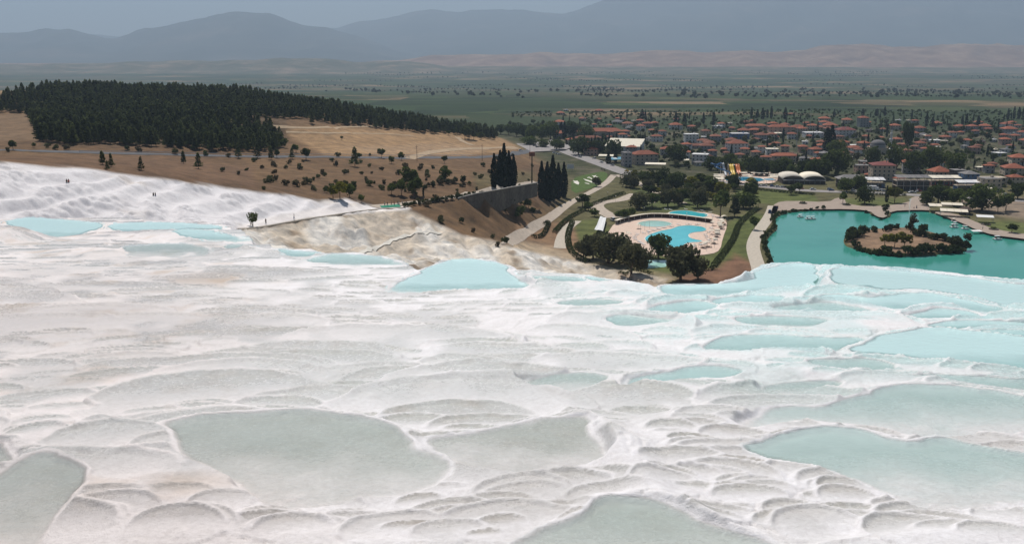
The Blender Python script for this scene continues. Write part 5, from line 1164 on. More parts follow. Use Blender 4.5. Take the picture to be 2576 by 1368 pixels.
BIG = [
 (1468,650,46,56,'o','low olive tree beside the curved hedge end'),(1622,668,44,52,'o','olive bush tree between the front trees and the lone tree'),
 (1530,662,78,96,'o','broad olive green tree at the left front corner of the pool deck'),(1588,690,80,84,'o','second broad olive green tree in front of the pool deck'),(1492,650,62,66,'o','dull green tree behind the two broad front trees'),(1565,645,56,52,'o','upright olive tree beside the pool deck sunbeds'),(1656,650,62,66,'d','round lone tree on the near edge of the pool deck'),(1712,706,92,104,'o','large dark grey green tree on the terrace brink'),(1756,702,56,60,'o','smaller grey tree right of the large dark one'),
 (1812,545,78,52,'t','tall green tree right of the far swimming pool'),(1848,545,60,34,'p','pointed tree behind the pool lawn'),(1870,524,40,60,'d','wide dark tree near the lake path corner'),(1886,520,62,36,'t','tree above the wide dark tree'),(1897,578,36,26,'t','small tree beside the lakeside gravel path'),(1610,525,42,54,'o','left tree of the grove behind the pools'),(1640,522,44,50,'t','middle tree of the grove behind the pools'),(1680,520,46,50,'o','right tree of the grove behind the pools'),(1716,512,44,44,'t','tree between the grove and the far pool'),(1755,522,50,48,'o','rounded tree behind the far pool'),(1560,556,34,46,'t','bushy tree by the pool entrance'),(1585,548,26,30,'t','small bushy tree beside the entrance drive'),
 (1465,520,34,40,'t','loose tree on the promenade bend'),(1480,530,26,30,'t','small tree beside the promenade bend'),(1495,545,20,24,'t','bush tree near the entrance drive'),(1500,470,24,24,'o','grey olive tree beside the channel'),(1575,470,34,30,'o','grey olive by the street junction'),(1620,465,34,40,'d','dark tree right of the junction'),(1655,470,44,50,'d','dark tree group by the park gate'),(1700,480,46,52,'d','large dark tree in the upper park'),(1740,480,44,48,'y','yellow green tree in the upper park'),(1765,475,40,40,'t','green tree beside the park path'),(1790,490,46,44,'t','green tree at the head of the park lawn'),(1820,500,50,44,'y','light green tree beside the park lawn'),(1595,452,22,24,'y','bright yellow green bush tree by the parking cars'),(1640,448,20,22,'y','second yellow green tree by the parking cars'),
 (1700,415,50,62,'d','wide dark tree before the corner hotel'),(1545,395,44,40,'d','round dark tree left of the warehouse'),(1500,390,36,40,'d','dark street tree above the junction'),(1455,390,40,50,'d','dark tree beside the main street'),(1400,378,26,40,'d','spreading tree in the car park'),(1370,372,22,26,'d','smaller spreading tree in the car park'),(1548,408,34,12,'c','small dark cypress beside the main street'),(1530,412,26,14,'c','stubby cypress beside the main street'),
 (2175,512,44,40,'d','leafy tree on the plaza planter by the lake'),(2250,510,40,36,'y','bright yellow green round tree on the far lawn'),(2230,508,40,10,'c','single dark cypress on the far lawn'),(2120,512,34,24,'t','feathery palm like tree beside the plaza walk'),(1990,490,26,30,'t','tree on the lawn before the vaulted hall'),(2010,486,26,24,'t','second tree on the lawn before the vaulted hall'),(2160,478,36,36,'d','dark street tree before the white truck'),(2130,482,34,40,'d','dark tree cluster left of the white truck'),
 (2360,512,46,60,'d','dark tree behind the lakeside cafe'),(2330,516,34,36,'d','dark tree left of the lakeside cafe'),(2400,518,44,50,'d','second dark tree behind the lakeside cafe'),(2420,510,40,34,'o','grey olive tree behind the cafe roof'),(2470,530,66,82,'d','very broad dark tree right of the cafe'),(2530,530,44,40,'t','tree at the right edge behind the lawn'),(2545,585,24,30,'t','round bush tree on the right shore lawn'),(2510,535,36,28,'t','slender tree beside the broad dark tree'),(2560,500,40,44,'d','dark tree at the right picture edge'),
 (2078,392,66,20,'c','tall twin cypress in the middle village, left one'),(2090,392,72,22,'c','tall twin cypress in the middle village, right one'),(2105,440,66,76,'d','dense dark tree above the vaulted hall'),(2060,450,50,60,'d','dense dark tree left above the vaulted hall'),(2105,395,44,50,'d','round dark tree behind the twin cypresses'),(2190,420,50,40,'d','dark tree left of the mosque'),(2240,430,36,20,'c','dark cypress before the mosque'),(2255,425,60,44,'d','tall dark tree beside the minaret'),(2300,440,58,56,'d','dark tree clump in the right village'),(2350,430,60,60,'d','large dark tree clump right of the minaret'),(2400,445,60,64,'d','black green tree mass above the blue house'),(2280,380,70,34,'d','high dark tree behind the minaret')]
for t in BIG: put(*t)
for j in range(46):
    u = float(RNG.uniform(1570, 1900)); v = float(RNG.uniform(466, 528))
    if 1560 < u < 1850 and v > 522 or (abs(u - 1850) < 90 and v > 500 and RNG.uniform() < .7): continue
    put(u, v, float(RNG.uniform(18, 36)), float(RNG.uniform(22, 36)), 'tyodt'[j % 5], 'leafy park tree between the street and the pools', 'trees of the upper park')
for j in range(13): put(1790 + j * 23, 428 + j * 1.5 + 5 * (j % 2), 34 + 5 * (j % 3), 36, 'd', 'dark tree in the belt behind the water park, %s from left' % ordw(j), 'tree belt behind the water park')
for j in range(12): put(1890 + j * 13, 440 + j * .6, 26 + 4 * (j % 3), 9, 'c', 'slim dark cypress in the hedge behind the water park, %s from left' % ordw(j), 'cypress hedge behind the water park')
for j in range(17): put(1425 + j * 9, 366 - j * .35, 16 + 5 * (j % 3), 6, 'c', 'small pointed cypress before the long hotel, %s from left' % ordw(j), 'cypress row before the long hotel')
for j, (u, v, h, w) in enumerate([(1320,350,34,30),(1340,356,40,36),(1362,352,36,30),(1385,350,44,40),(1300,344,30,30),(1420,350,50,14),(1412,346,44,16),(1280,340,26,30),(1260,338,24,28),(1440,345,36,40),(1475,350,32,40),(1330,366,22,40)]): put(u, v, h, w, 'd' if w > 20 else 'c', 'dark tree at the left end of the village, %s listed' % ordw(j) if 0 else 'dark tree at the left end of the village near the car park', 'trees by the car park')
for j, (u, v, h) in enumerate([(1890,298,26),(1905,296,20),(1918,300,26),(1930,297,20),(1940,298,34),(1975,300,26),(2098,296,20),(2170,293,18),(2205,292,18),(2225,292,24),(2330,318,30),(2345,320,26),(2420,318,34),(2430,320,30),(2460,322,36),(2550,300,30),(2562,300,28),(2575,302,32),(2535,303,26),(2600,302,30),(1615,300,22),(1638,312,22),(1700,310,34),(1722,318,30),(1770,312,26),(1795,318,34)]): put(u, v, h, 7 + (j % 3) * 2, 'c', 'tall narrow cypress at the far edge of the village, %s from left' % ordw(j), 'cypresses along the far village edge')

# ---------------------------------------------------------------- hedges (each a leafy bank of its own)
def hedge(px, w, h, label, z=1.0, mat='hedge_leaves', wpts=None):
    P = wpts or [tuple(float(t) for t in at_z(u, v, z)) for u, v in smooth_line(px, 2)]
    pts = []; nr = []; g = np.random.default_rng(int(abs(P[0][0]) * 7) + 3)
    for a, b_ in zip(P[:-1], P[1:]):
        d = math.dist(a, b_); n = max(2, int(d * (w + 2 * h) * 3.2)); t = ((b_[0] - a[0]) / max(d, 1e-6), (b_[1] - a[1]) / max(d, 1e-6))
        for _ in range(n):
            s = g.uniform(0, 1); th = g.uniform(0, pi); q = g.uniform(.7, 1.0); ox = cos(th) * w / 2 * q; oz = (.15 + .85 * sin(th)) * h * q
            x = a[0] + t[0] * d * s - t[1] * ox; y = a[1] + t[1] * d * s + t[0] * ox
            pts.append(np.array((x, y, float(GRID_Z(x, y)) + oz))); nr.append(np.array((-t[1] * cos(th), t[0] * cos(th), sin(th))))
    me = mk_mesh('hedge', *cards(pts, nr, .36, g, .5)); o = link('hedge', me, mat); return tag(o, label, 'hedge')
hedge([(1440,560),(1428,590),(1430,620),(1440,640),(1462,655),(1480,660)], 3.2, 2.2, 'dark clipped hedge curving round the left side of the pool grounds')
hedge([(1370,580),(1385,568),(1365,605),(1340,612)], 2.4, 1.8, 'short bent hedge on the slope below the walk')
hedge([(1395,590),(1420,560),(1440,545),(1470,530)], 3.0, 2.0, 'leafy hedge beside the grey walk')
hedge([(1470,525),(1520,505),(1545,495),(1570,488)], 2.5, 2.0, 'hedge along the entrance drive')
hedge([(1795,672),(1820,640),(1848,600),(1855,570),(1880,545),(1905,528)], 3.4, 2.2, 'long dark hedge between the pool lawn and the lake')
hedge([(1735,676),(1770,682),(1800,676)], 3.0, 2.0, 'dark hedge closing the near end of the pool lawn')
hedge([(1805,468),(1880,476),(1960,484),(2050,491)], 2.6, 1.7, 'long straight hedge between parked cars and far lawn')
hedge([(2130,488),(2200,491),(2280,493)], 2.6, 1.7, 'straight hedge below the white truck')
hedge([(1640,690),(1610,680),(1560,690)], 2.2, 1.3, 'low dark hedge beside the green basin')
SHO = smooth_line([(1940,668),(1936,645),(1926,620),(1922,605),(1935,590),(1955,576),(1947,560),(1950,546),(1972,536),(2000,531),(2030,529)], 2)
for j, (u, v) in enumerate(SHO):
    for r in range(1):
        x, y = at_z(u - 4 + 3 * sin(j * 2.1), v, .6); plant('shore_shrub', 'bush%d' % (j % 4), 'shrub_leaves', (float(x), float(y), float(GRID_Z(x, y)) - .1), float(RNG.uniform(.9, 1.7)), j, 'green shrub on the left shore of the lake', 'shrub', 'shrubs along the left lake shore')
for j, (u, v) in enumerate([(2040,530),(2055,529),(2072,529),(2100,530),(2118,530),(2140,530),(2165,532),(2182,536),(2196,543),(2205,549),(2215,553),(2230,545),(2226,535),(2222,525),(2232,528),(2238,552)]):
    x, y = at_z(u, v - 2, .6); plant('shore_shrub', 'bush%d' % (j % 4), 'hedge_leaves', (float(x), float(y), float(GRID_Z(x, y)) - .1), float(RNG.uniform(.9, 1.9)), j, 'dark shrub on the far shore of the lake, %s from left' % ordw(j), 'shrub', 'shrubs along the far lake shore')
# island
ISL = []
for (u0, v0, u1, v1, n, s) in [(2132,612,2145,590,5,2.0),(2145,600,2170,592,4,2.2),(2160,588,2210,584,5,1.3),(2220,582,2262,577,5,1.5),(2282,577,2300,580,2,1.7),(2315,585,2325,572,3,1.9),(2300,592,2330,598,5,1.8),(2335,600,2400,612,8,1.7),(2395,616,2428,628,6,1.9),(2150,622,2195,632,6,1.7),(2200,634,2270,642,9,2.0),(2280,640,2350,636,9,1.9),(2355,634,2415,632,8,1.8)]:
    for i in range(n): ISL.append((u0 + (u1 - u0) * (i + .5) / n + RNG.uniform(-3, 3), v0 + (v1 - v0) * (i + .5) / n + RNG.uniform(-2, 2), s * RNG.uniform(.8, 1.2)))
for j, (u, v, s) in enumerate(sorted(ISL)):
    x, y = at_z(u, v, .8); plant('island_shrub', 'bush%d' % (j % 4), 'hedge_leaves', (float(x), float(y), float(GRID_Z(x, y)) - .1), float(s) * 1.3, j, 'dark round shrub ringing the island, %s from left' % ordw(j), 'shrub', 'shrubs ringing the island')
for j, (u, v, h, w) in enumerate([(2225,618,32,30),(2250,622,36,32),(2275,620,34,32)]): put(u, v, h, w, 'y', 'yellow green tree in the middle of the island, %s from left' % ordw(j), 'island trees')
def leaner(u, v, s, lean, label):
    x, y = at_z(u, v, 1.0); o = empty('leaning_tree', (float(x), float(y), float(GRID_Z(x, y)) - .1), 0, label, 'tree', scale=s)
    trunk(4.2, .22, lean, 3, 5, .9).obj('trunk', 'bark', o); c = mk_mesh('crown', *crown_broad(77 + int(u), 7.4, 2.3, 3.2, 420, .36, 10)); link('crown', c, 'olive_leaves', o, (lean * 4.4, 0, 0))
leaner(2290, 585, 1.35, .28, 'grey green leaning tree at the back tip of the island'); leaner(2428, 622, 1.0, .12, 'small leaning tree at the right tip of the island')

# ---------------------------------------------------------------- pool deck
DECK = zpoly([(1520,610),(1530,585),(1545,562),(1590,548),(1680,536),(1740,532),(1800,538),(1825,552),(1830,568),(1818,600),(1812,630),(1790,640),(1720,645),(1660,645),(1600,632),(1560,640),(1530,632)], 1.0)
sheet('pool_deck', DECK, 1.0, 'deck', 'pink beige paved deck round the swimming pools', .16, 1, True)
b = NB('swim_water'); nz = b.noise(1.8, 3, .6)
p_ = b.principled(b.ramp(b.noise(.12, 3), [(.3, (.055, .50, .56)), (.7, (.085, .58, .62))]), .12, .5, b.bump(nz, .03, .5)); b.done(p_)
b = NB('swim_water_pale'); p_ = b.principled(b.ramp(b.noise(.15, 3), [(.3, (.33, .60, .52)), (.7, (.44, .68, .58))]), .12, .5, b.bump(b.noise(1.8, 3), .03, .5)); b.done(p_)
Z7 = lambda X, Y: ((1650 + X * .1941) / 1.1646, (550 + Y * .1941) / 1.1646)
def pool(zp, mat, label):
    P = smooth_poly([tuple(float(t) for t in at_z(*Z7(*q), 1.0)) for q in zp], 2)
    c = np.mean(np.array(P), 0); Pi = P; Po = [(q[0] + (q[0] - c[0]) / max(1, np.hypot(*(np.array(q) - c))) * .7, q[1] + (q[1] - c[1]) / max(1, np.hypot(*(np.array(q) - c))) * .7) for q in P]
    o = empty('swimming_pool', (0, 0, 0), label=label, cat='swimming pool')
    me = mk_mesh('water', [(q[0], q[1], 1.20) for q in Pi], [tuple(range(len(Pi)))]); 
    if me.polygons[0].normal.z < 0: me.flip_normals()
    link('water', me, mat, o)
    n = len(Pi); m = MB(); m.v = [(q[0], q[1], 1.12) for q in Pi] + [(q[0], q[1], 1.30) for q in Pi] + [(q[0], q[1], 1.30) for q in Po] + [(q[0], q[1], 1.12) for q in Po]
    for i in range(n):
        j = (i + 1) % n
        for k in range(3): m.f.append((k * n + i, k * n + j, (k + 1) * n + j, (k + 1) * n + i))
    m.obj('coping', 'white_stone', o)
pool([(1230,760),(1330,700),(1500,650),(1640,630),(1720,590),(1850,575),(2000,580),(2120,600),(2170,640),(2100,670),(1950,680),(1880,715),(1900,760),(2000,790),(2110,805),(2050,825),(1900,830),(1820,860),(1800,900),(1650,905),(1500,900),(1300,850),(1250,810)], 'swim_water', 'large kidney shaped turquoise swimming pool at the near side of the deck')
pool([(1120,545),(1200,515),(1350,502),(1500,510),(1620,535),(1640,560),(1560,585),(1400,598),(1250,590),(1150,572)], 'swim_water_pale', 'pale green oval children pool on the deck')
pool([(1585,385),(1680,355),(1850,348),(1960,365),(2060,388),(2150,395),(2190,430),(2080,460),(1960,455),(1800,435),(1640,420)], 'swim_water', 'far turquoise swimming pool behind the pergola')
sheet('green_basin', zpoly([(1620,655),(1680,655),(1675,672),(1625,676)], 1.0), 1.0, 'swim_water_pale', 'small pale green stone basin below the deck', .12, 0, True)
# long dark pergola between the pools
def zp(q, z=1.0): return tuple(float(t) for t in at_z(*Z7(*q), z))
PG = smooth_line([zp(q) for q in [(790,560),(900,520),(1040,490),(1240,455),(1450,450),(1700,465),(1960,495),(2250,535)]], 2)
pg = empty('pergola', (0, 0, 0), label='long curved dark pergola between the two swimming pools', cat='pergola')
m = MB(); m2 = MB()
for a, c in zip(PG[:-1], PG[1:]):
    d = math.dist(a, c); an = atan2(c[1] - a[1], c[0] - a[0]); m.box((a[0] + c[0]) / 2, (a[1] + c[1]) / 2, 3.4, d + .05, 2.2, .14, an); m2.box((a[0] + c[0]) / 2, (a[1] + c[1]) / 2 + .9, 1.1, d + .05, .12, 2.25, an)
m.obj('roof', 'canvas', pg); m2.obj('back_screen', 'dark_wood', pg)
for i in range(0, len(PG), 2): MB().cyl((PG[i][0], PG[i][1] - .9, 1.0), (PG[i][0], PG[i][1] - .9, 3.4), .09, .09, 6).obj('post', 'white_metal', pg)
# sunbeds: one built, the others copied
sb = empty('sunbed', (0, 0, 0)); MB().box(0, 0, .28, .68, 1.25, .08).obj('seat', 'white_metal', sb); m = MB().box(0, 0, 0, .68, .75, .08); o = m.obj('backrest', 'white_metal', sb, loc=(0, .98, .46)); o.rotation_euler = (.55, 0, 0)
for sx in (-.28, .28):
    for sy in (-.5, .5): MB().box(sx, sy, 0, .06, .06, .28).obj('leg', 'steel', sb)
note_children(sb)
BED = [(1090,745),(1085,765),(1095,785),(1110,720),(1130,705),(1150,815),(1165,825),(1180,840),(1200,850),(1220,862),(1225,690),(1290,668),(1310,665),(1365,648),(1390,645),(1440,630),(1460,628),(1520,608),(1545,605),(1620,590),(1650,588),(1310,695),(1750,565),(1880,558),(1920,556),(2020,560),(2050,556),(2240,605),(2250,620),(2245,645),(2200,675),(2150,705),(2160,730),(2170,750),(2200,790),(2215,800),(2190,830),(2100,862),(2080,865),(1990,888),(1960,892),(1890,920),(1450,620),(1560,335),(1630,340),(1860,332),(2040,355),(2130,368),(2230,380),(2260,420),(2280,440),(2100,350)]
bl = sorted(range(len(BED)), key=lambda i: BED[i][0])
for rank, i in enumerate(bl):
    o = sb if rank == 0 else copy_tree(sb); x, y = zp(BED[i], 1.16); o.location = (x, y, 1.165); o.rotation_euler = (0, 0, float(RNG.uniform(.9, 1.9))); o.scale = (1.15, 1.15, 1.15)
    tag(o, 'white sunbed on the pool deck, %s from left' % ordw(rank), 'sunbed', 'sunbeds round the pools')
# arched white cabanas, parasols, lamp posts
def cabana(u, v, rz, label, s=1.0, z=1.16):
    x, y = at_z(u, v, z); o = empty('cabana', (float(x), float(y), z), rz, label, 'cabana', 'arched cabanas on the pool deck', s)
    m = MB(); n = 8
    for i in range(n):
        a0 = pi * (.15 + .7 * i / n); a1 = pi * (.15 + .7 * (i + 1) / n); x0_, z0_, x1_, z1_ = 1.9 * cos(a0), 1.2 + 1.5 * sin(a0), 1.9 * cos(a1), 1.2 + 1.5 * sin(a1)
        m.add([(x0_, -1.4, z0_), (x1_, -1.4, z1_), (x1_, 1.4, z1_), (x0_, 1.4, z0_), (x0_, -1.4, z0_ + .07), (x1_, -1.4, z1_ + .07), (x1_, 1.4, z1_ + .07), (x0_, 1.4, z0_ + .07)], [(0, 1, 2, 3), (7, 6, 5, 4), (0, 4, 5, 1), (3, 2, 6, 7)])
    m.obj('canopy', 'canvas', o)
    for sx in (-1.6, 1.6):
        for sy in (-1.3, 1.3): MB().cyl((sx, sy, 0), (sx, sy, 1.95), .05, .05, 6).obj('post', 'steel', o)
    MB().box(0, 0, .3, 2.2, 1.6, .2).obj('couch', 'canvas', o)
for j, q in enumerate([(2430,490),(2400,540),(2420,560),(2370,590),(2380,620),(2320,700),(2310,740),(2270,840),(2110,905),(1950,935),(2180,890)]): cabana(*Z7(*q), .3 * j, 'arched cream cabana on the pool deck, %s from the far end' % ordw(j))
def parasol(u, v, label, mat='canvas', z=1.16, s=1.0, group=None):
    x, y = at_z(u, v, z); o = empty('parasol', (float(x), float(y), z), .4, label, 'parasol', group, s)
    MB().cyl((0, 0, 0), (0, 0, 2.5), .04, .04, 6).obj('pole', 'steel', o); MB().lathe([(1.55, 2.15), (1.0, 2.35), (.05, 2.65)], n=8).obj('canopy', mat, o); MB().lathe([(.3, 0), (.3, .1), (.05, .12)], n=8).obj('base', 'steel', o)
for j, q in enumerate([(1310,280),(1370,275),(1140,310),(980,740),(1130,615),(2240,700),(2260,570)]): parasol(*Z7(*q), 'cream parasol on the pool grounds, %s listed from the left' % ordw(sorted([1310, 1370, 1140, 980, 1130, 2240, 2260]).index(q[0])) if 0 else 'cream parasol on the pool grounds, %s from left' % ordw(sorted([1310, 1370, 1140, 980, 1130, 2240, 2260]).index(q[0])), group='parasols on the pool grounds')
def lamp(u, v, label, h=4.2, z=1.1, group=None, world=None):
    x, y, g = world or (*[float(t) for t in at_z(u, v, z)], z); o = empty('street_lamp', (x, y, g - .05), 0, label, 'lamp', group)
    MB().cyl((0, 0, 0), (0, 0, h), .07, .045, 6).obj('pole', 'steel', o); MB().lathe([(.12, h), (.26, h + .15), (.22, h + .4), (.05, h + .5)], n=8).obj('lamp_head', 'white_metal', o)
LQ = [(670,170),(790,230),(865,560),(1165,680),(1230,640),(1300,620),(1220,410),(1640,560),(1860,500),(2140,520),(2250,560),(2150,660),(2330,560),(2210,790),(1980,990),(2070,1000),(2165,960),(2280,910),(1020,820),(955,790)]
for j, q in enumerate(sorted(LQ)): lamp(*Z7(*q), 'thin lamp post on the pool grounds, %s from left' % ordw(j), group='lamp posts of the pool grounds')
# white crumpled awning strip and white van at the entrance
aw = empty('awning', (0, 0, 0), label='long wavy white awning strip left of the pool deck', cat='awning')
A = [zp(q, 3.2) for q in [(560,430),(540,480),(510,560),(470,630)]]; Bq = [zp(q, 3.2) for q in [(650,455),(640,500),(620,580),(600,650)]]
m = MB()
for i, (a, c) in enumerate(zip(A, Bq)):
    for k in range(5): t = k / 4; m.v.append((a[0] + (c[0] - a[0]) * t, a[1] + (c[1] - a[1]) * t, 3.2 + .18 * sin(k * 2 + i)))
for i in range(3):
    for k in range(4): m.f.append((i * 5 + k, i * 5 + k + 1, i * 5 + k + 6, i * 5 + k + 5))
cl = m.obj('cloth', 'white_metal', aw); md = cl.modifiers.new('t', 'SOLIDIFY'); md.thickness = .06
for a in A + Bq: MB().cyl((a[0], a[1], 1.0), (a[0], a[1], 3.15), .06, .06, 6).obj('post', 'steel', aw)
# ---------------------------------------------------------------- vehicles
for nm, c in [('car_white', (.72, .72, .71)), ('car_silver', (.42, .43, .44)), ('car_dark', (.03, .035, .045)), ('car_red', (.32, .03, .03)), ('car_blue', (.04, .09, .22)), ('taxi_yellow', (.62, .40, .04))]: plain_mat(nm, c, .3, .5, .05, 2)
plain_mat('tyre', (.02, .02, .02), .9, .1, .1, 4); plain_mat('glass_dark', (.02, .025, .03), .1, .6, .05, 3); plain_mat('boat_white', (.76, .75, .73), .45, .4, .06, 2)
def car_parts(o, paint, van=False):
    L_, W_c, Hh = (4.6, 1.85, 1.95) if van else (4.2, 1.75, 1.45)
    def loft(sec, m):
        n = len(sec[0][1]); 
        for (x, pr) in sec: m.v += [(x, p[0], p[1]) for p in pr]
        for i in range(len(sec) - 1):
            for k in range(n): m.f.append((i * n + k, i * n + (k + 1) % n, (i + 1) * n + (k + 1) % n, (i + 1) * n + k))
        m.f += [tuple(range(n)), tuple(range((len(sec) - 1) * n, len(sec) * n))[::-1]]
    def ring(w, z0, z1): return [(-w / 2, z0), (-w / 2, z1 * .7 + z0 * .3), (-w / 2 * .92, z1), (w / 2 * .92, z1), (w / 2, z1 * .7 + z0 * .3), (w / 2, z0)]
    m = MB(); hb = .95 if van else .82
    loft([(-L_ / 2, ring(W_c * .86, .35, hb * .85)), (-L_ / 2 + .25, ring(W_c, .28, hb)), (L_ / 2 - .9, ring(W_c, .28, hb)), (L_ / 2 - .15, ring(W_c * .94, .3, hb * .82)), (L_ / 2, ring(W_c * .8, .38, hb * .65))], m); m.obj('body', paint, o)
    m = MB(); x0_, x1_ = (-L_ / 2 + .15, L_ / 2 - 1.1) if van else (-L_ / 2 + .45, L_ / 2 - 1.25)
    loft([(x0_, ring(W_c * .86, hb - .05, hb + .02)), (x0_ + .35, ring(W_c * .86, hb - .05, Hh - .06)), (x1_ - .75, ring(W_c * .86, hb - .05, Hh - .06)), (x1_, ring(W_c * .86, hb - .05, hb + .02))], m); cb = m.obj('cabin_glass', 'glass_dark', o)
    MB().box((x0_ + x1_ - .4) / 2, 0, Hh - .07, (x1_ - x0_) - 1.05, W_c * .76, .07).obj('roof', paint, o)
    for sx in (-L_ / 2 + .85, L_ / 2 - .85):
        for sy in (-1, 1):
            wv = MB().cyl((sx, sy * (W_c / 2 - .18), .32), (sx, sy * (W_c / 2 + .02), .32), .32, .32, 12).obj('wheel', 'tyre', o); MB().cyl((sx, sy * (W_c / 2 + .02), .32), (sx, sy * (W_c / 2 + .035), .32), .18, .18, 8).obj('rim', 'steel', wv)
    for sy in (-1, 1): MB().box(L_ / 2 - .06, sy * W_c * .3, .55, .1, .3, .14).obj('headlight', 'white_metal', o)
CARP = {}
def car(u, v, rz, paint, label, van=False, group=None, cat='car', dz=.13):
    p = gpt(u, v); k = (paint, van)
    if k not in CARP:
        o = empty('van' if van else 'car'); car_parts(o, paint, van); note_children(o); CARP[k] = o
    else: o = copy_tree(CARP[k])
    o.location = (p[0], p[1], p[2] + dz); o.rotation_euler = (0, 0, rz); tag(o, label, cat, group); return o
paints = ['car_white', 'car_silver', 'car_dark', 'car_white', 'car_red', 'car_white', 'car_silver', 'car_blue']
R2 = lambda X, Y: ((2100 + X * .2329) / 1.1646, (420 + Y * .2329) / 1.1646)
pk = [(180,505),(240,512),(310,518),(385,522),(450,530),(530,538),(600,540),(700,548),(770,556),(835,560),(880,562),(945,572),(1060,578),(1210,588),(1420,585),(1440,598),(2080,600),(2110,608),(2430,622),(2470,626),(2540,608),(1720,605)]
cn = {'car_white': 'white', 'car_silver': 'silver', 'car_dark': 'black', 'car_red': 'red', 'car_blue': 'blue', 'taxi_yellow': 'yellow'}
for j, q in enumerate(pk): car(*R2(*q), -.12 + .06 * sin(j * 3.), paints[j % 8], '%s parked car along the shop street, %s from left' % (cn[paints[j % 8]], ordw(j)), group='cars along the shop street')
for q, pc, t, vn_ in [((725,855),'car_white','white minibus driving down the main street',True),((835,915),'car_white','shiny white car driving on the main street',False),((1000,960),'car_silver','silver car parked before the white parasols',False),((510,835),'car_silver','silver car behind the small street cypress',False),((1215,1045),'taxi_yellow','yellow taxi waiting at the junction',False),((1290,1065),'car_white','white car parked right of the taxi',False),((1350,1075),'car_silver','silver car parked second right of the taxi',False),((1400,1085),'car_white','white car parked third right of the taxi',False)]:
    car(*Z4(*q), 2.2, pc, t, vn_)
for j, (u, v, pc) in enumerate([(1345,370,'car_dark'),(1352,373,'car_dark'),(1412,362,'car_blue'),(1395,386,'car_white'),(1402,388,'car_silver'),(1408,390,'car_white'),(1310,382,'car_white')]): car(u, v, .3, pc, '%s car in the upper car park, %s from the field side' % (cn[pc], ordw(j)), group='cars in the upper car park', dz=.9 if v < 384 else .2)
car(*Z7(745, 500), 1.9, 'car_white', 'white van parked at the pool entrance', True, cat='van', dz=.14)
car(*R2(668, 878), 1.2, 'car_blue', 'blue van parked in tree shade beside the lake path', True, cat='van')
R3 = lambda X, Y: ((2600 + X * .1754) / 1.1646, (460 + Y * .1754) / 1.1646)
for j, q in enumerate([(1340,640),(1400,640),(390,600),(500,580),(1900,560),(1960,640),(2200,530),(2060,580)]): car(*R3(*q), .3 * j, paints[(j + 3) % 8], '%s parked car behind the right shore trees, %s' % (cn[paints[(j + 3) % 8]], ordw(j) + ' in the list') if 0 else '%s parked car near the right shore trees, %s counted' % (cn[paints[(j + 3) % 8]], ordw(j)), group='cars near the right shore')
# white box truck
p = gpt(*R2(1960, 600)); t = empty('box_truck', (p[0], p[1], p[2] + .12), -.08, 'white box truck parked in the shop street', 'truck')
MB().box(-.8, 0, .9, 6.2, 2.4, 2.7).obj('cargo_box', 'white_metal', t); m = MB(); m.add([(2.4, -1.1, .6), (4.3, -1.1, .6), (4.3, -1.1, 1.5), (3.7, -1.1, 2.5), (2.4, -1.1, 2.5), (2.4, 1.1, .6), (4.3, 1.1, .6), (4.3, 1.1, 1.5), (3.7, 1.1, 2.5), (2.4, 1.1, 2.5)], [(0, 1, 2, 3, 4), (9, 8, 7, 6, 5), (0, 5, 6, 1), (1, 6, 7, 2), (2, 7, 8, 3), (3, 8, 9, 4), (4, 9, 5, 0)]); m.obj('cab', 'car_white', t); MB().box(4.06, 0, 1.6, .2, 1.9, .7).obj('windscreen', 'glass_dark', t); MB().box(0, 0, .55, 7.5, 1.2, .35).obj('chassis', 'steel', t)
for sx in (-2.6, 3.2):
    for sy in (-1, 1): MB().cyl((sx, sy * .85, .48), (sx, sy * 1.12, .48), .48, .48, 12).obj('wheel', 'tyre', t)

# ---------------------------------------------------------------- pedal boats, fountain
def boat(u, v, rz, label, roof='boat_white', s=1.0):
    x, y = at_z(u, v, 0.0); o = empty('pedal_boat', (float(x), float(y), 0.0), rz, label, 'boat', 'pedal boats on the lake', s)
    m = MB(); secs = []
    for sy in (-.75, .75):
        n0 = len(m.v)
        for xx, w, z0, z1 in [(-1.7, .25, .05, .5), (-1.3, .62, -.18, .6), (1.0, .62, -.18, .6), (1.6, .40, 0, .62), (2.0, .08, .25, .62)]: m.v += [(xx, sy - w / 2, z1), (xx, sy - w / 2 * .6, z0), (xx, sy + w / 2 * .6, z0), (xx, sy + w / 2, z1)]
        for i in range(4):
            for k in range(4): m.f.append((n0 + i * 4 + k, n0 + i * 4 + (k + 1) % 4, n0 + i * 4 + 4 + (k + 1) % 4, n0 + i * 4 + 4 + k))
        m.f += [(n0, n0 + 1, n0 + 2, n0 + 3), (n0 + 19, n0 + 18, n0 + 17, n0 + 16)]
    m.obj('hull', 'boat_white', o); MB().box(-.1, 0, .42, 2.6, 1.2, .14).obj('deck', 'boat_white', o)
    for sy in (-.35, .35):
        st_ = MB().box(-.35, sy, .56, .5, .5, .22).obj('seat', 'car_red', o); MB().box(-.62, sy, .76, .12, .5, .5).obj('backrest', 'car_red', st_)
    for sx in (-.9, .9):
        for sy in (-.6, .6): MB().cyl((sx, sy, .5), (sx * .9, sy, 1.75), .035, .035, 5).obj('post', 'steel', o)
    MB().box(0, 0, 1.75, 2.3, 1.6, .10, 0, .92).obj('roof', roof, o)
boat(2013, 547, .3, 'white pedal boat with canopy left of the pair on the lake'); boat(2033, 552, .1, 'left white pedal boat of the pair on the lake'); boat(2044, 552, .2, 'right white pedal boat of the pair on the lake')
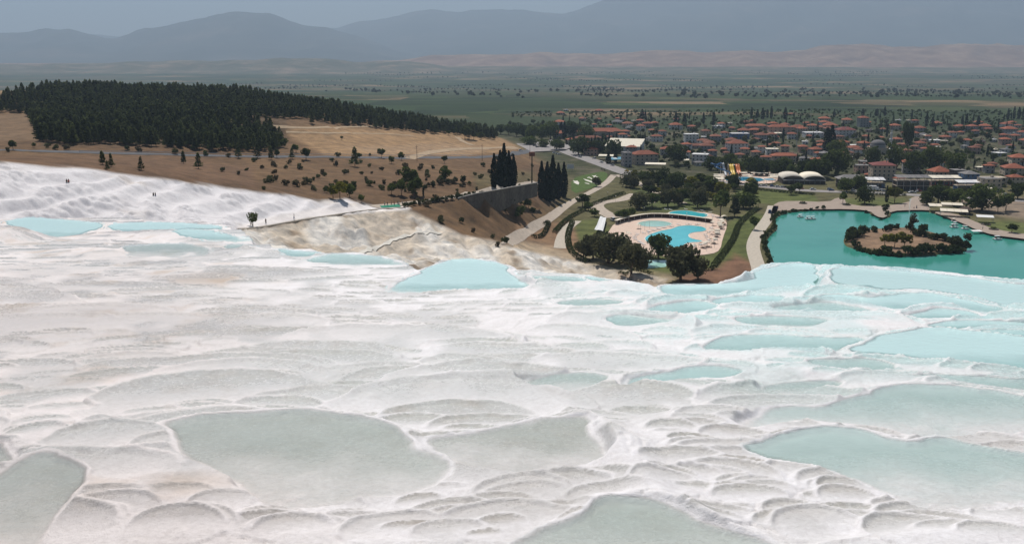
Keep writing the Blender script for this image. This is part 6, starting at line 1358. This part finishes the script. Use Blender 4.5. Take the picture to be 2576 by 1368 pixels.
boat(2399, 557, .8, 'pedal boat with cream roof moored farthest at the quay', 'canvas'); boat(2402, 566, .6, 'second white pedal boat moored at the quay'); boat(2399, 573, .1, 'third white pedal boat moored nearest the open water', s=1.2); boat(2427, 577, -.2, 'white pedal boat moored beside the ticket gazebo', s=1.1); boat(2508, 603, .1, 'lone white pedal boat near the right picture edge', s=1.15)
fx, fy = at_z(2287, 537, 0.0); b = NB('spray'); d_ = b.n('ShaderNodeBsdfTranslucent', Color=(.8, .85, .86, 1)); t_ = b.n('ShaderNodeBsdfTransparent'); m_ = b.n('ShaderNodeMixShader'); m_.inputs[0].default_value = .35; b.t.links.new(t_.outputs[0], m_.inputs[1]); b.t.links.new(d_.outputs[0], m_.inputs[2]); b.done(m_)
g = np.random.default_rng(5); P_ = []; N_ = []
for i in range(420):
    t = g.uniform(0, 1); r = .15 + 1.3 * t * (1 - .3 * t); a = g.uniform(0, 6.28); z = 9.0 * (1 - (1 - t) ** 2) if g.uniform() < .6 else 9 * g.uniform(0, 1); q = r * g.uniform(0, 1); P_.append(np.array((q * cos(a), q * sin(a), z))); N_.append(g.normal(0, 1, 3))
fo = link('fountain_jet', mk_mesh('fountain_jet', *cards(P_, N_, .16, g)), 'spray', None, (float(fx), float(fy), 0.02)); struct(fo, 'stuff'); fo['label'] = 'misty white fountain jet rising from the far lake corner'

# ---------------------------------------------------------------- lakeside cafe, restaurants, water park
def roof_on_posts(name, u, v, w, d, h, rz, label, roof='canvas', tilt=.6, cat='canopy', z=1.1, panels=1, group=None):
    x, y = at_z(u, v, z + h); x, y = float(x), float(y); g = float(GRID_Z(x, y)); o = empty(name, (x, y, g), rz, label, cat, group)
    pw_ = w / panels
    for k in range(panels):
        cx = -w / 2 + pw_ * (k + .5); m = MB(); a = pw_ / 2 - .06
        m.add([(cx - a, -d / 2, h), (cx + a, -d / 2, h), (cx + a, d / 2, h + tilt), (cx - a, d / 2, h + tilt), (cx - a, -d / 2, h + .12), (cx + a, -d / 2, h + .12), (cx + a, d / 2, h + tilt + .12), (cx - a, d / 2, h + tilt + .12)], [(3, 2, 1, 0), (4, 5, 6, 7), (0, 1, 5, 4), (1, 2, 6, 5), (2, 3, 7, 6), (3, 0, 4, 7)]); m.obj('roof_panel' if panels > 1 else 'roof', roof, o)
    for sx in (-1, 1):
        for sy in (-1, 1): MB().cyl((sx * (w / 2 - .3), sy * (d / 2 - .3), -.2), (sx * (w / 2 - .3), sy * (d / 2 - .3), h + (tilt if sy > 0 else 0)), .09, .09, 6).obj('post', 'steel', o)
    return o
roof_on_posts('cafe_canopy', 2365, 517, 13, 7, 3.2, -.25, 'long cream cafe awning at the lake, left end', cat='awning', panels=3)
roof_on_posts('cafe_canopy', 2400, 530, 15, 7.5, 3.2, -.35, 'long cream cafe awning at the lake, right end', cat='awning', panels=4)
roof_on_posts('cafe_canopy', 2395, 514, 12, 6, 4.4, -.3, 'raised cream awning behind the lakeside cafe', cat='awning', panels=2)
o, w, d, H, rz = big((2428, 523), 26 / K, 'dark_wood', 'wall_dark', 1, 'dark wooden cafe house with brown roof by the lake', rot=-.5, dep=9, name='cafe')
roof_on_posts('shelter', 2478, 545, 9, 5, 3.0, -.3, 'pale shelter roof under the broad dark tree', 'roof_white', cat='shelter')
roof_on_posts('ticket_gazebo', 2458, 568, 5.2, 3.6, 3.0, 0, 'white square gazebo on the boat quay', 'roof_white', .25, cat='gazebo')
roof_on_posts('gazebo', *R3(1650, 520), 8, 5, 3.2, .1, 'cream gazebo roof behind the right shore trees', 'canvas', .4, cat='gazebo')
# vaulted hall with two barrel roofs
x, y = at_z(*R2(1115, 520), 1.0); vh = empty('vaulted_hall', (float(x), float(y) + 8, 1.0), -.07, 'restaurant hall with two cream barrel vault roofs', 'restaurant', scale=(.92, .9, .78))
for s_ in (-1, 1):
    m = MB(); n = 12; cx = s_ * 8.4
    for yy in (-6.5, 15):
        for i in range(n + 1): a = pi * i / n; m.v.append((cx + 8.2 * cos(a), yy, 4.2 + 3.3 * sin(a) + (yy > 0) * 1.2))
    for i in range(n): m.f.append((i, i + 1, n + 2 + i, n + 1 + i))
    o = m.obj('vault_roof', 'roof_cream', vh, True); md = o.modifiers.new('t', 'SOLIDIFY'); md.thickness = .35
    m = MB(); m.v = [(cx + 7.8 * cos(pi * i / n), -5.4, 4.2 + 2.7 * sin(pi * i / n)) for i in range(n + 1)]; m.f = [tuple(range(n + 1))]; o = m.obj('gable_glass', 'glass_dark', vh); md = o.modifiers.new('t', 'SOLIDIFY'); md.thickness = .15
    for k in range(2): MB().box(cx - 4.1 + 8.2 * k, -7.2, 3.75, 7.6, 2.6, .15).obj('awning', 'roof_white', vh)
MB().box(0, 4.5, -.3, 33, 20, 4.5).obj('wall', 'wall_dark', vh)
for k in range(9): MB().cyl((-16 + 4 * k, -8.2, -.2), (-16 + 4 * k, -8.2, 3.75), .1, .1, 6).obj('post', 'steel', vh)
# restaurants by the street
def restaurant(uv, w, d, st, wall, label, top=None, rz=0., panels=5, topc='roof_white'):
    x, y = at_z(*uv, 1.0); g = float(GRID_Z(x, y)); o = empty('restaurant', (float(x), float(y) + d / 2, g), rz, label, 'restaurant'); H = st * 3.3
    for k in range(st):
        MB().box(0, 0, k * 3.3 - (.3 if k == 0 else 0), w * .96, d * .9, 3.0 + (.3 if k == 0 else 0)).obj('storey_wall', wall, o); MB().box(0, -.4, k * 3.3 + 3.0, w, d, .3).obj('floor_slab', 'wall_cream', o)
        for i in range(int(w / 3.2)):
            m_ = MB().box(-w / 2 + 1.6 + i * 3.2, -d * .45 - .05, k * 3.3 + .6, 2.4, .12, 2.0).obj('window', 'window_glass', o)
        for i in range(int(w / 4) + 1): MB().cyl((-w / 2 + .2 + i * (w - .4) / int(w / 4), -d / 2 - .3, k * 3.3), (-w / 2 + .2 + i * (w - .4) / int(w / 4), -d / 2 - .3, k * 3.3 + 3.0), .14, .14, 6).obj('column', 'wall_white', o)
    if top == 'panels':
        pw_ = w / panels
        for i in range(panels): 
            q = MB(); cx = -w / 2 + pw_ * (i + .5); a = pw_ / 2 - .1; q.add([(cx - a, -d / 2 - .8, H + 2.2), (cx + a, -d / 2 - .8, H + 2.2), (cx + a, d / 3, H + 3.3), (cx - a, d / 3, H + 3.3), (cx - a, -d / 2 - .8, H + 2.32), (cx + a, -d / 2 - .8, H + 2.32), (cx + a, d / 3, H + 3.42), (cx - a, d / 3, H + 3.42)], [(3, 2, 1, 0), (4, 5, 6, 7), (0, 1, 5, 4), (1, 2, 6, 5), (2, 3, 7, 6), (3, 0, 4, 7)]); q.obj('roof_panel', topc, o)
        for i in range(panels + 1): MB().box(-w / 2 + pw_ * i, -d / 2 - .5, H, .16, .16, 2.25).obj('post', 'dark_wood', o); MB().box(-w / 2 + pw_ * i, d / 3 - .2, H, .16, .16, 3.3).obj('post', 'dark_wood', o)
    elif top == 'hip':
        q = MB(); hip(q, w, d, H, 2.8, .8); q.obj('roof', topc, o)
    return o
restaurant(R2(1710, 570), 19, 10, 2, 'wall_dark', 'two storey restaurant with dark hip roof and balcony', 'hip', -.05, topc='roof_grey')
restaurant(R2(1990, 560), 15, 9, 1, 'wall_blue', 'blue restaurant with slanted white roof slats', 'panels', -.1, 4, 'roof_white')
restaurant(R3(430, 560), 23, 10, 2, 'wall_dark', 'dark open fronted restaurant with white slatted roof', 'panels', -.03, 5, 'roof_grey')
restaurant(R3(1040, 480), 27, 9, 1, 'car_red', 'red restaurant with cream panelled roof', 'panels', .0, 5, 'roof_cream')
restaurant(R3(1380, 560), 18, 8, 1, 'wall_blue', 'low blue restaurant with white awning edge', 'panels', .0, 3, 'roof_white')
restaurant(R3(1750, 500), 20, 9, 2, 'wall_cream', 'two storey terrace cafe right of the blue restaurant', None, .05)
for j in range(9): x, y = at_z(*R3(1570 + j * 36, 330 - (j % 2) * 14), 9.5); parasol(*R3(1570 + j * 36, 345 - (j % 2) * 14), 'white parasol on the terrace cafe roof, %s from left' % ordw(j), 'roof_white', 9.0 if 0 else 1.1, 1.0, 'roof parasols of the terrace cafe') if 0 else None
# market canopies by the street
roof_on_posts('market_canopy', *Z4(1055, 850), 15, 12, 3.4, .35, 'turquoise market canopy beside the main street', 'blue_canopy', .8, cat='canopy')
roof_on_posts('market_canopy', *Z4(920, 800), 15, 9, 3.6, -.2, 'cream market canopy beside the turquoise one', 'roof_cream', .5, cat='canopy')
roof_on_posts('market_canopy', *Z4(1650, 925), 17, 11, 4.2, -.2, 'large flat cream canopy below the corner hotel', 'roof_cream', .3, cat='canopy')
roof_on_posts('market_canopy', *Z4(2070, 865), 10, 8, 4.0, -.2, 'small flat cream canopy beside the white block', 'roof_cream', .3, cat='canopy')
for j, q in enumerate([(960,905),(1000,900),(1040,908)]): parasol(*Z4(*q), 'large white street parasol, %s from left before the market' % ordw(j), 'roof_white', 1.2, 1.6, 'street parasols before the market')
# water park
WP = [Z5(*q) for q in [(250,1090),(330,1130),(320,1200),(1000,1235),(1180,1200),(1210,1075),(1080,1060),(620,1050),(400,1085)]]
sheet('water_park_deck', zpoly(WP, 1.0), 1.0, 'deck', 'pale deck of the water park', .14, 1, True)
wp = empty('swimming_pool', (0, 0, 0), label='blue swimming pool of the water park below the slides', cat='swimming pool')
b = NB('park_water'); b.done(b.principled((.03, .30, .48, 1), .12, .5, b.bump(b.noise(1.5, 3), .03, .4)))
P_ = zpoly([Z5(*q) for q in [(370,1165),(420,1135),(700,1130),(930,1150),(990,1180),(900,1200),(600,1190),(400,1185)]], 1.0)
me = mk_mesh('water', [(q[0], q[1], 1.20) for q in P_], [tuple(range(len(P_)))]); me.flip_normals() if me.polygons[0].normal.z < 0 else None; link('water', me, 'park_water', wp)
m = MB()
for a, c in zip(P_, P_[1:] + P_[:1]): m.cyl((a[0], a[1], 1.18), (c[0], c[1], 1.18), .28, .28, 6)
m.obj('coping', 'white_stone', wp)
for nm, c in [('slide_blue', (.05, .17, .36)), ('slide_yellow', (.75, .52, .06)), ('slide_orange', (.68, .20, .05)), ('slide_white', (.75, .76, .77))]: plain_mat(nm, c, .35, .5, .05, 2)
sx_, sy_ = [float(t) for t in at_z(*Z5(520, 1110), 1.0)]
def flume(pts, r, mat, parent, name, n=10):
    m = MB(); P = np.array(pts, float); T = np.gradient(P, axis=0); k = 7
    for p, t in zip(P, T):
        s = np.cross(t, (0, 0, 1.0)); s /= np.linalg.norm(s) + 1e-9; up = np.cross(s, t); up /= np.linalg.norm(up) + 1e-9
        for i in range(k): a = pi + pi * i / (k - 1); m.v.append(tuple(p + s * r * cos(a) + up * (r * sin(a) + r)))
    for j in range(len(P) - 1):
        for i in range(k - 1): m.f.append((j * k + i, j * k + i + 1, (j + 1) * k + i + 1, (j + 1) * k + i))
    o = m.obj(name, mat, parent, True); md = o.modifiers.new('t', 'SOLIDIFY'); md.thickness = .12
def tower(x, y, h, label, cat='water slide'):
    return empty('water_slide', (x, y, 1.1), 0, label, cat)
sl = tower(sx_ - 8, sy_ + 6, 9, 'twisting blue water slide with white start tower')
flume([(0 - 6 * sin(t * 5.2) * (1 - .2 * t), -7 * t + 2.2 * cos(t * 5.2), 8.6 - 7.8 * t) for t in np.linspace(0, 1, 26)], .85, 'slide_blue', sl, 'flume')
flume([(-9 + 8 * t, 2 - 2 * sin(t * 3), 8.2 - 1.6 * t) for t in np.linspace(0, 1, 10)], .8, 'slide_blue', sl, 'flume')
flume([(.6 + .5 * t, 3 - 11 * t, 8.8 - 8.3 * t ** .8) for t in np.linspace(0, 1, 14)], .7, 'slide_white', sl, 'flume')
for q in ((-1, 3), (1, 3), (-1, 1), (1, 1)): MB().cyl((q[0], q[1], 0), (q[0], q[1], 9.6), .12, .12, 6).obj('post', 'white_metal', sl)
MB().box(0, 2, 8.4, 3, 3, .2).obj('platform', 'white_metal', sl)
s2_ = tower(sx_, sy_ + 7, 9, 'wide yellow and orange multi lane water slide')
for k, (cx, mt) in enumerate([(-2.2, 'slide_yellow'), (-.6, 'slide_yellow'), (2.6, 'slide_orange'), (4.1, 'slide_orange')]): flume([(cx, 1 - 11 * t, 7.8 - 7.2 * t + .5 * sin(t * 9) * (1 - t)) for t in np.linspace(0, 1, 16)], .8, mt, s2_, 'lane')
MB().box(1, 2, 7.3, 8.5, 2.6, .2).obj('platform', 'white_metal', s2_)
for q in ((-3, 1), (-3, 3), (5, 1), (5, 3), (1, 3)): MB().cyl((q[0], q[1], 0), (q[0], q[1], 8.4), .13, .13, 6).obj('post', 'white_metal', s2_)
for j, q in enumerate([(290,1090),(290,1115),(285,1140),(280,1155),(660,1060),(760,1190),(1130,1090),(1140,1110),(1110,1130),(850,1062),(950,1066),(720,1100)]): roof_on_posts('sun_shade', *Z5(*q), 8 if j != 4 else 6, 3.2, 2.6, 0, 'flat cream sun shade at the water park, %s from the list' % ordw(j) if 0 else 'flat cream sun shade at the water park, %s counted from the slides' % ordw(j), 'canvas', .25, cat='sun shade', group='sun shades of the water park')
roof_on_posts('pool_bar', *Z5(1055, 1165), 7, 6, 3.0, .1, 'small blue roofed bar at the end of the water park pool', 'blue_canopy', .3, cat='bar')

# ---------------------------------------------------------------- poles, signs, people
for j, (u, v, rows_) in enumerate([(1049,405,40),(1213,405,42),(1333,400,38)]):
    p = gpt(u, v); h = rows_ * p[1] / F; o = empty('utility_pole', (p[0], p[1], p[2] - .3), .2, 'thin wooden utility pole beside the hill road, %s from left' % ordw(j), 'utility pole', 'poles along the hill road'); MB().cyl((0, 0, 0), (0, 0, h), .17, .11, 7).obj('pole', 'dark_wood', o); MB().box(0, 0, h - 1.0, 2.2, .14, .14).obj('crossarm', 'dark_wood', o)
for j, q in enumerate([(2180,690),(2460,430),(1660,460)]):
    p = gpt(*Z5(*q)) if j != 1 else gpt(*Z5(1460, 690)); o = empty('floodlight_mast', (p[0], p[1], p[2] - .2), 0, 'tall thin mast among the village houses, %s' % ['at right', 'in the middle', 'at left'][j], 'mast'); MB().cyl((0, 0, 0), (0, 0, 26), .35, .14, 6).obj('pole', 'steel', o); MB().box(0, 0, 25.5, 2.0, .5, .6).obj('lamp_bank', 'steel', o)
p = gpt(1338, 462); o = empty('brown_box_mast', (p[0], p[1], p[2] - .2), .2, 'brown box on an ivy covered post beside the cypresses', 'mast'); hh = 70 * p[1] / F; MB().cyl((0, 0, 0), (0, 0, hh), .5, .35, 8).obj('post', 'hedge_leaves', o); MB().box(0, 0, hh, 3.4, 2.4, 2.6).obj('box', 'roof_brown', o)
x, y = at_z(*Z4(365, 1040), 1.0); o = empty('billboard', (float(x), float(y), 1.0), .1, 'blank pale billboard beside the lawn', 'billboard'); MB().box(0, 0, 2.0, 5.5, .2, 3.6).obj('panel', 'roof_white', o)
for sx in (-2, 2): MB().box(sx, .1, 0, .2, .2, 2.1).obj('leg', 'steel', o)
for nm, c in [('skin', (.36, .22, .15)), ('cloth_black', (.02, .02, .025)), ('cloth_white', (.62, .60, .58)), ('cloth_blue', (.07, .12, .25)), ('cloth_red', (.35, .06, .06)), ('cloth_khaki', (.22, .18, .12))]: plain_mat(nm, c, .9, .1, .1, 6)
def person(loc, rz, top, bot, label, h=1.72, walk=.22, group=None):
    """one continuous skinned figure, clothes as thin shells over it"""
    s = h / 1.72; V = [(0, 0, .95), (0, 0, 1.15), (0, 0, 1.40), (0, .01, 1.52), (0, .03, 1.66), (-.19, 0, 1.40), (-.24, .06, 1.14), (-.22, .16, .92), (.19, 0, 1.40), (.24, -.05, 1.14), (.23, .02, .90), (-.10, 0, .90), (-.11, walk, .50), (-.11, walk * 1.1, .08), (-.11, walk * 1.1 + .14, .04), (.10, 0, .90), (.11, -walk * .3, .50), (.11, -walk * 1.2, .09), (.11, -walk * 1.2 + .15, .04)]
    E = [(0, 1), (1, 2), (2, 3), (3, 4), (2, 5), (5, 6), (6, 7), (2, 8), (8, 9), (9, 10), (0, 11), (11, 12), (12, 13), (13, 14), (0, 15), (15, 16), (16, 17), (17, 18)]
    Rd = [.145, .135, .15, .06, .105, .07, .05, .04, .07, .05, .04, .10, .07, .05, .045, .10, .07, .05, .045]
    me = bpy.data.meshes.new('person_body'); me.from_pydata([(a * s, b_ * s, c * s) for a, b_, c in V], E, [])
    o = link('person', me, 'skin', None, loc, rz); md = o.modifiers.new('skin', 'SKIN')
    for i, r in enumerate(Rd): me.skin_vertices[0].data[i].radius = (r * s, r * s * .8); me.skin_vertices[0].data[i].use_root = (i == 0)
    o.modifiers.new('sub', 'SUBSURF').levels = 1; o.modifiers[-1].render_levels = 1
    MB().lathe([(.17, .93), (.165, 1.1), (.18, 1.25), (.20, 1.40), (.10, 1.49)], n=10).obj('shirt', top, o, True, scale=(s, s * .78, s))
    m = MB()
    for k in (11, 15): m.cyl(V[k], V[k + 1], .125, .095, 8); m.cyl(V[k + 1], V[k + 2], .095, .07, 8)
    m.obj('trousers', bot, o, True, scale=s); MB().lathe([(.05, 1.56), (.118, 1.64), (.115, 1.72), (.05, 1.77)], 0, .0, 8).obj('hair', 'cloth_black', o, True, scale=s)
    tag(o, label, 'person', group); return o
def pers(u, v, top, bot, label, rz=0., h=1.72, group=None, dz=.05):
    p = gpt(u, v); return person((p[0], p[1], p[2] + dz), rz, top, bot, label, h, group=group)
pers(740, 551, 'cloth_white', 'cloth_blue', 'person in white top walking on the white path', 2.0); pers(669, 563, 'cloth_black', 'cloth_black', 'person in dark clothes walking near the lone tree', .4); pers(632, 568, 'cloth_black', 'cloth_khaki', 'person in dark clothes standing under the lone tree', 1.2, 1.65)
pers(386, 492, 'cloth_black', 'cloth_black', 'left of two people in black on the white hill', .3, dz=-.7); pers(391, 492, 'cloth_black', 'cloth_blue', 'right of two people on the white hill', -.4, dz=-.7); pers(168, 459, 'cloth_black', 'cloth_khaki', 'left of two people by the white hill ledge', .2, dz=-.7); pers(173, 459, 'cloth_red', 'cloth_black', 'right of two people by the white hill ledge', .6, dz=-.7)
tops = ['cloth_white', 'cloth_black', 'cloth_blue', 'cloth_red', 'cloth_khaki', 'cloth_white']
for j, u in enumerate([968, 975, 985, 992, 1001, 1004, 1012, 1022]): pers(u, 518.5 - (u - 968) * .06 + (j % 2), tops[j % 6], ['cloth_black', 'cloth_blue', 'cloth_khaki'][j % 3], 'visitor at the green mat by the path entrance, %s from left' % ordw(j), j, group='visitors at the path entrance', dz=.25)
for j, (X, Y) in enumerate([(832,1020),(845,1025),(860,1030),(880,1040),(892,1042)]): pers(*Z4(X, Y), tops[(j + 1) % 6], 'cloth_black', 'person in the group at the lawn corner, %s from left' % ordw(j), j, group='group at the lawn corner', dz=.15)
for j, (X, Y) in enumerate([(750,825),(768,825),(2365,800),(2510,820)]): pers(*R2(X, Y), tops[(j + 2) % 6], 'cloth_blue', 'visitor on the far lake shore, %s from left' % ordw(j), j, group='visitors on the far shore', dz=.1)
for j, (X, Y) in enumerate([(440,880),(490,860),(1590,1210),(1390,1205)]): pers(*R3(X, Y), tops[(j + 3) % 6], 'cloth_black', 'visitor on the right shore quay, %s counted' % ordw(j), j, group='visitors on the right quay', dz=.1)
# green mat by the gate
gm = [tuple(at_y(u, v, Y)) for u, v, Y in [(955,522,424),(1005,517,434),(1008,520,428),(960,524,421)]]
zm = [float(GRID_Z(q[0], q[1])) + .22 for q in gm]; o = mk_mesh('entrance_mat', [(q[0], q[1], z_) for q, z_ in zip(gm, zm)] + [(q[0], q[1], z_ - .3) for q, z_ in zip(gm, zm)], [(0, 1, 2, 3), (4, 7, 6, 5), (0, 4, 5, 1), (1, 5, 6, 2), (2, 6, 7, 3), (3, 7, 4, 0)]); tag(link('entrance_mat', o, 'green_fabric'), 'green mat laid where the promenade meets the white path', 'mat')
# low edge wall of the white path
ED = smooth_line([(600,578),(660,572),(740,557),(850,540),(940,527),(1020,524)], 2); eh = hit([q[0] for q in ED], [q[1] for q in ED]); m = MB()
for a, c in zip(eh[:-1], eh[1:]): m.cyl((a[0], a[1], a[2] + .1), (c[0], c[1], c[2] + .1), .3, .3, 6)
tag(m.obj('path_kerb', 'gravel_path'), 'low stone kerb along the brink of the white path', 'kerb')
# guard rail of the hill road
GR = smooth_line([(200,383),(480,388),(640,392),(830,391),(1000,394),(1200,393)], 2); gh = hit([q[0] for q in GR], [q[1] for q in GR]); gr = empty('guard_rail', (0, 0, 0), label='steel guard rail along the hill road', cat='guard rail'); m = MB()
for a, c in zip(gh[:-1], gh[1:]): m.cyl((a[0], a[1], a[2] + .85), (c[0], c[1], c[2] + .85), .14, .14, 5)
m.obj('rail', 'steel', gr)
for a in gh[::2]: MB().box(a[0], a[1], a[2] - .2, .14, .14, 1.1).obj('post', 'steel', gr)
# flower beds and benches by the lake
for j, (u, v) in enumerate([(2480,565),(2500,577),(2130,516),(2175,516),(2020,512)]):
    x, y = at_z(u, v, 1.1); o = empty('flower_bed', (float(x), float(y), 1.1), 0, 'round flower bed with low stone rim on the shore, %s counted' % ordw(j), 'flower bed', 'round flower beds by the lake'); m = MB().lathe([(2.6, -.2), (2.6, .4), (2.2, .4), (2.2, .25)], n=18); m.obj('rim', 'rubble_wall', o); link('planting', mk_mesh('planting', *crown_broad(1200 + j, .9, 2.1, .1, 160, .25, 9)), 'shrub_leaves', o)
# ---------------------------------------------------------------- labels that tell look-alikes apart by their place
def relabel(text, phrase, per=55):
    L_ = [o for o in bpy.data.objects if o.parent is None and o.get('label') == text]
    L_.sort(key=lambda o: o.location.y); nb = max(1, math.ceil(len(L_) / per))
    for k in range(nb):
        row = sorted(L_[k * len(L_) // nb:(k + 1) * len(L_) // nb], key=lambda o: o.location.x / o.location.y)
        for j, o in enumerate(row): o['label'] = '%s, %s from left in the %s row from the front' % (phrase, ordw(j), ordw(k)) if nb > 1 else '%s, %s from left' % (phrase, ordw(j))
relabel('rounded leafy tree growing between the village houses', 'leafy village garden tree'); relabel('dark green pine tree on the edge of the wood on the left hill', 'dark hill pine'); relabel('slim dark cypress standing among the village houses', 'slim village cypress')
relabel('low green scrub bush on the dry brown slope', 'low green scrub bush'); relabel('low dry brownish scrub bush on the slope', 'low dry brown scrub bush'); relabel('low grey green scrub bush on the slope', 'low grey green scrub bush'); relabel('small dark field tree standing out on the green plain', 'dark field tree of the plain')
relabel('green shrub on the left shore of the lake', 'green left shore lake shrub'); relabel('dark clipped shrub along the top of the stone wall', 'clipped shrub on the stone wall'); relabel('dark tree at the left end of the village near the car park', 'dark tree near the car park')
relabel('leafy park tree between the street and the pools', 'leafy park tree above the pools')
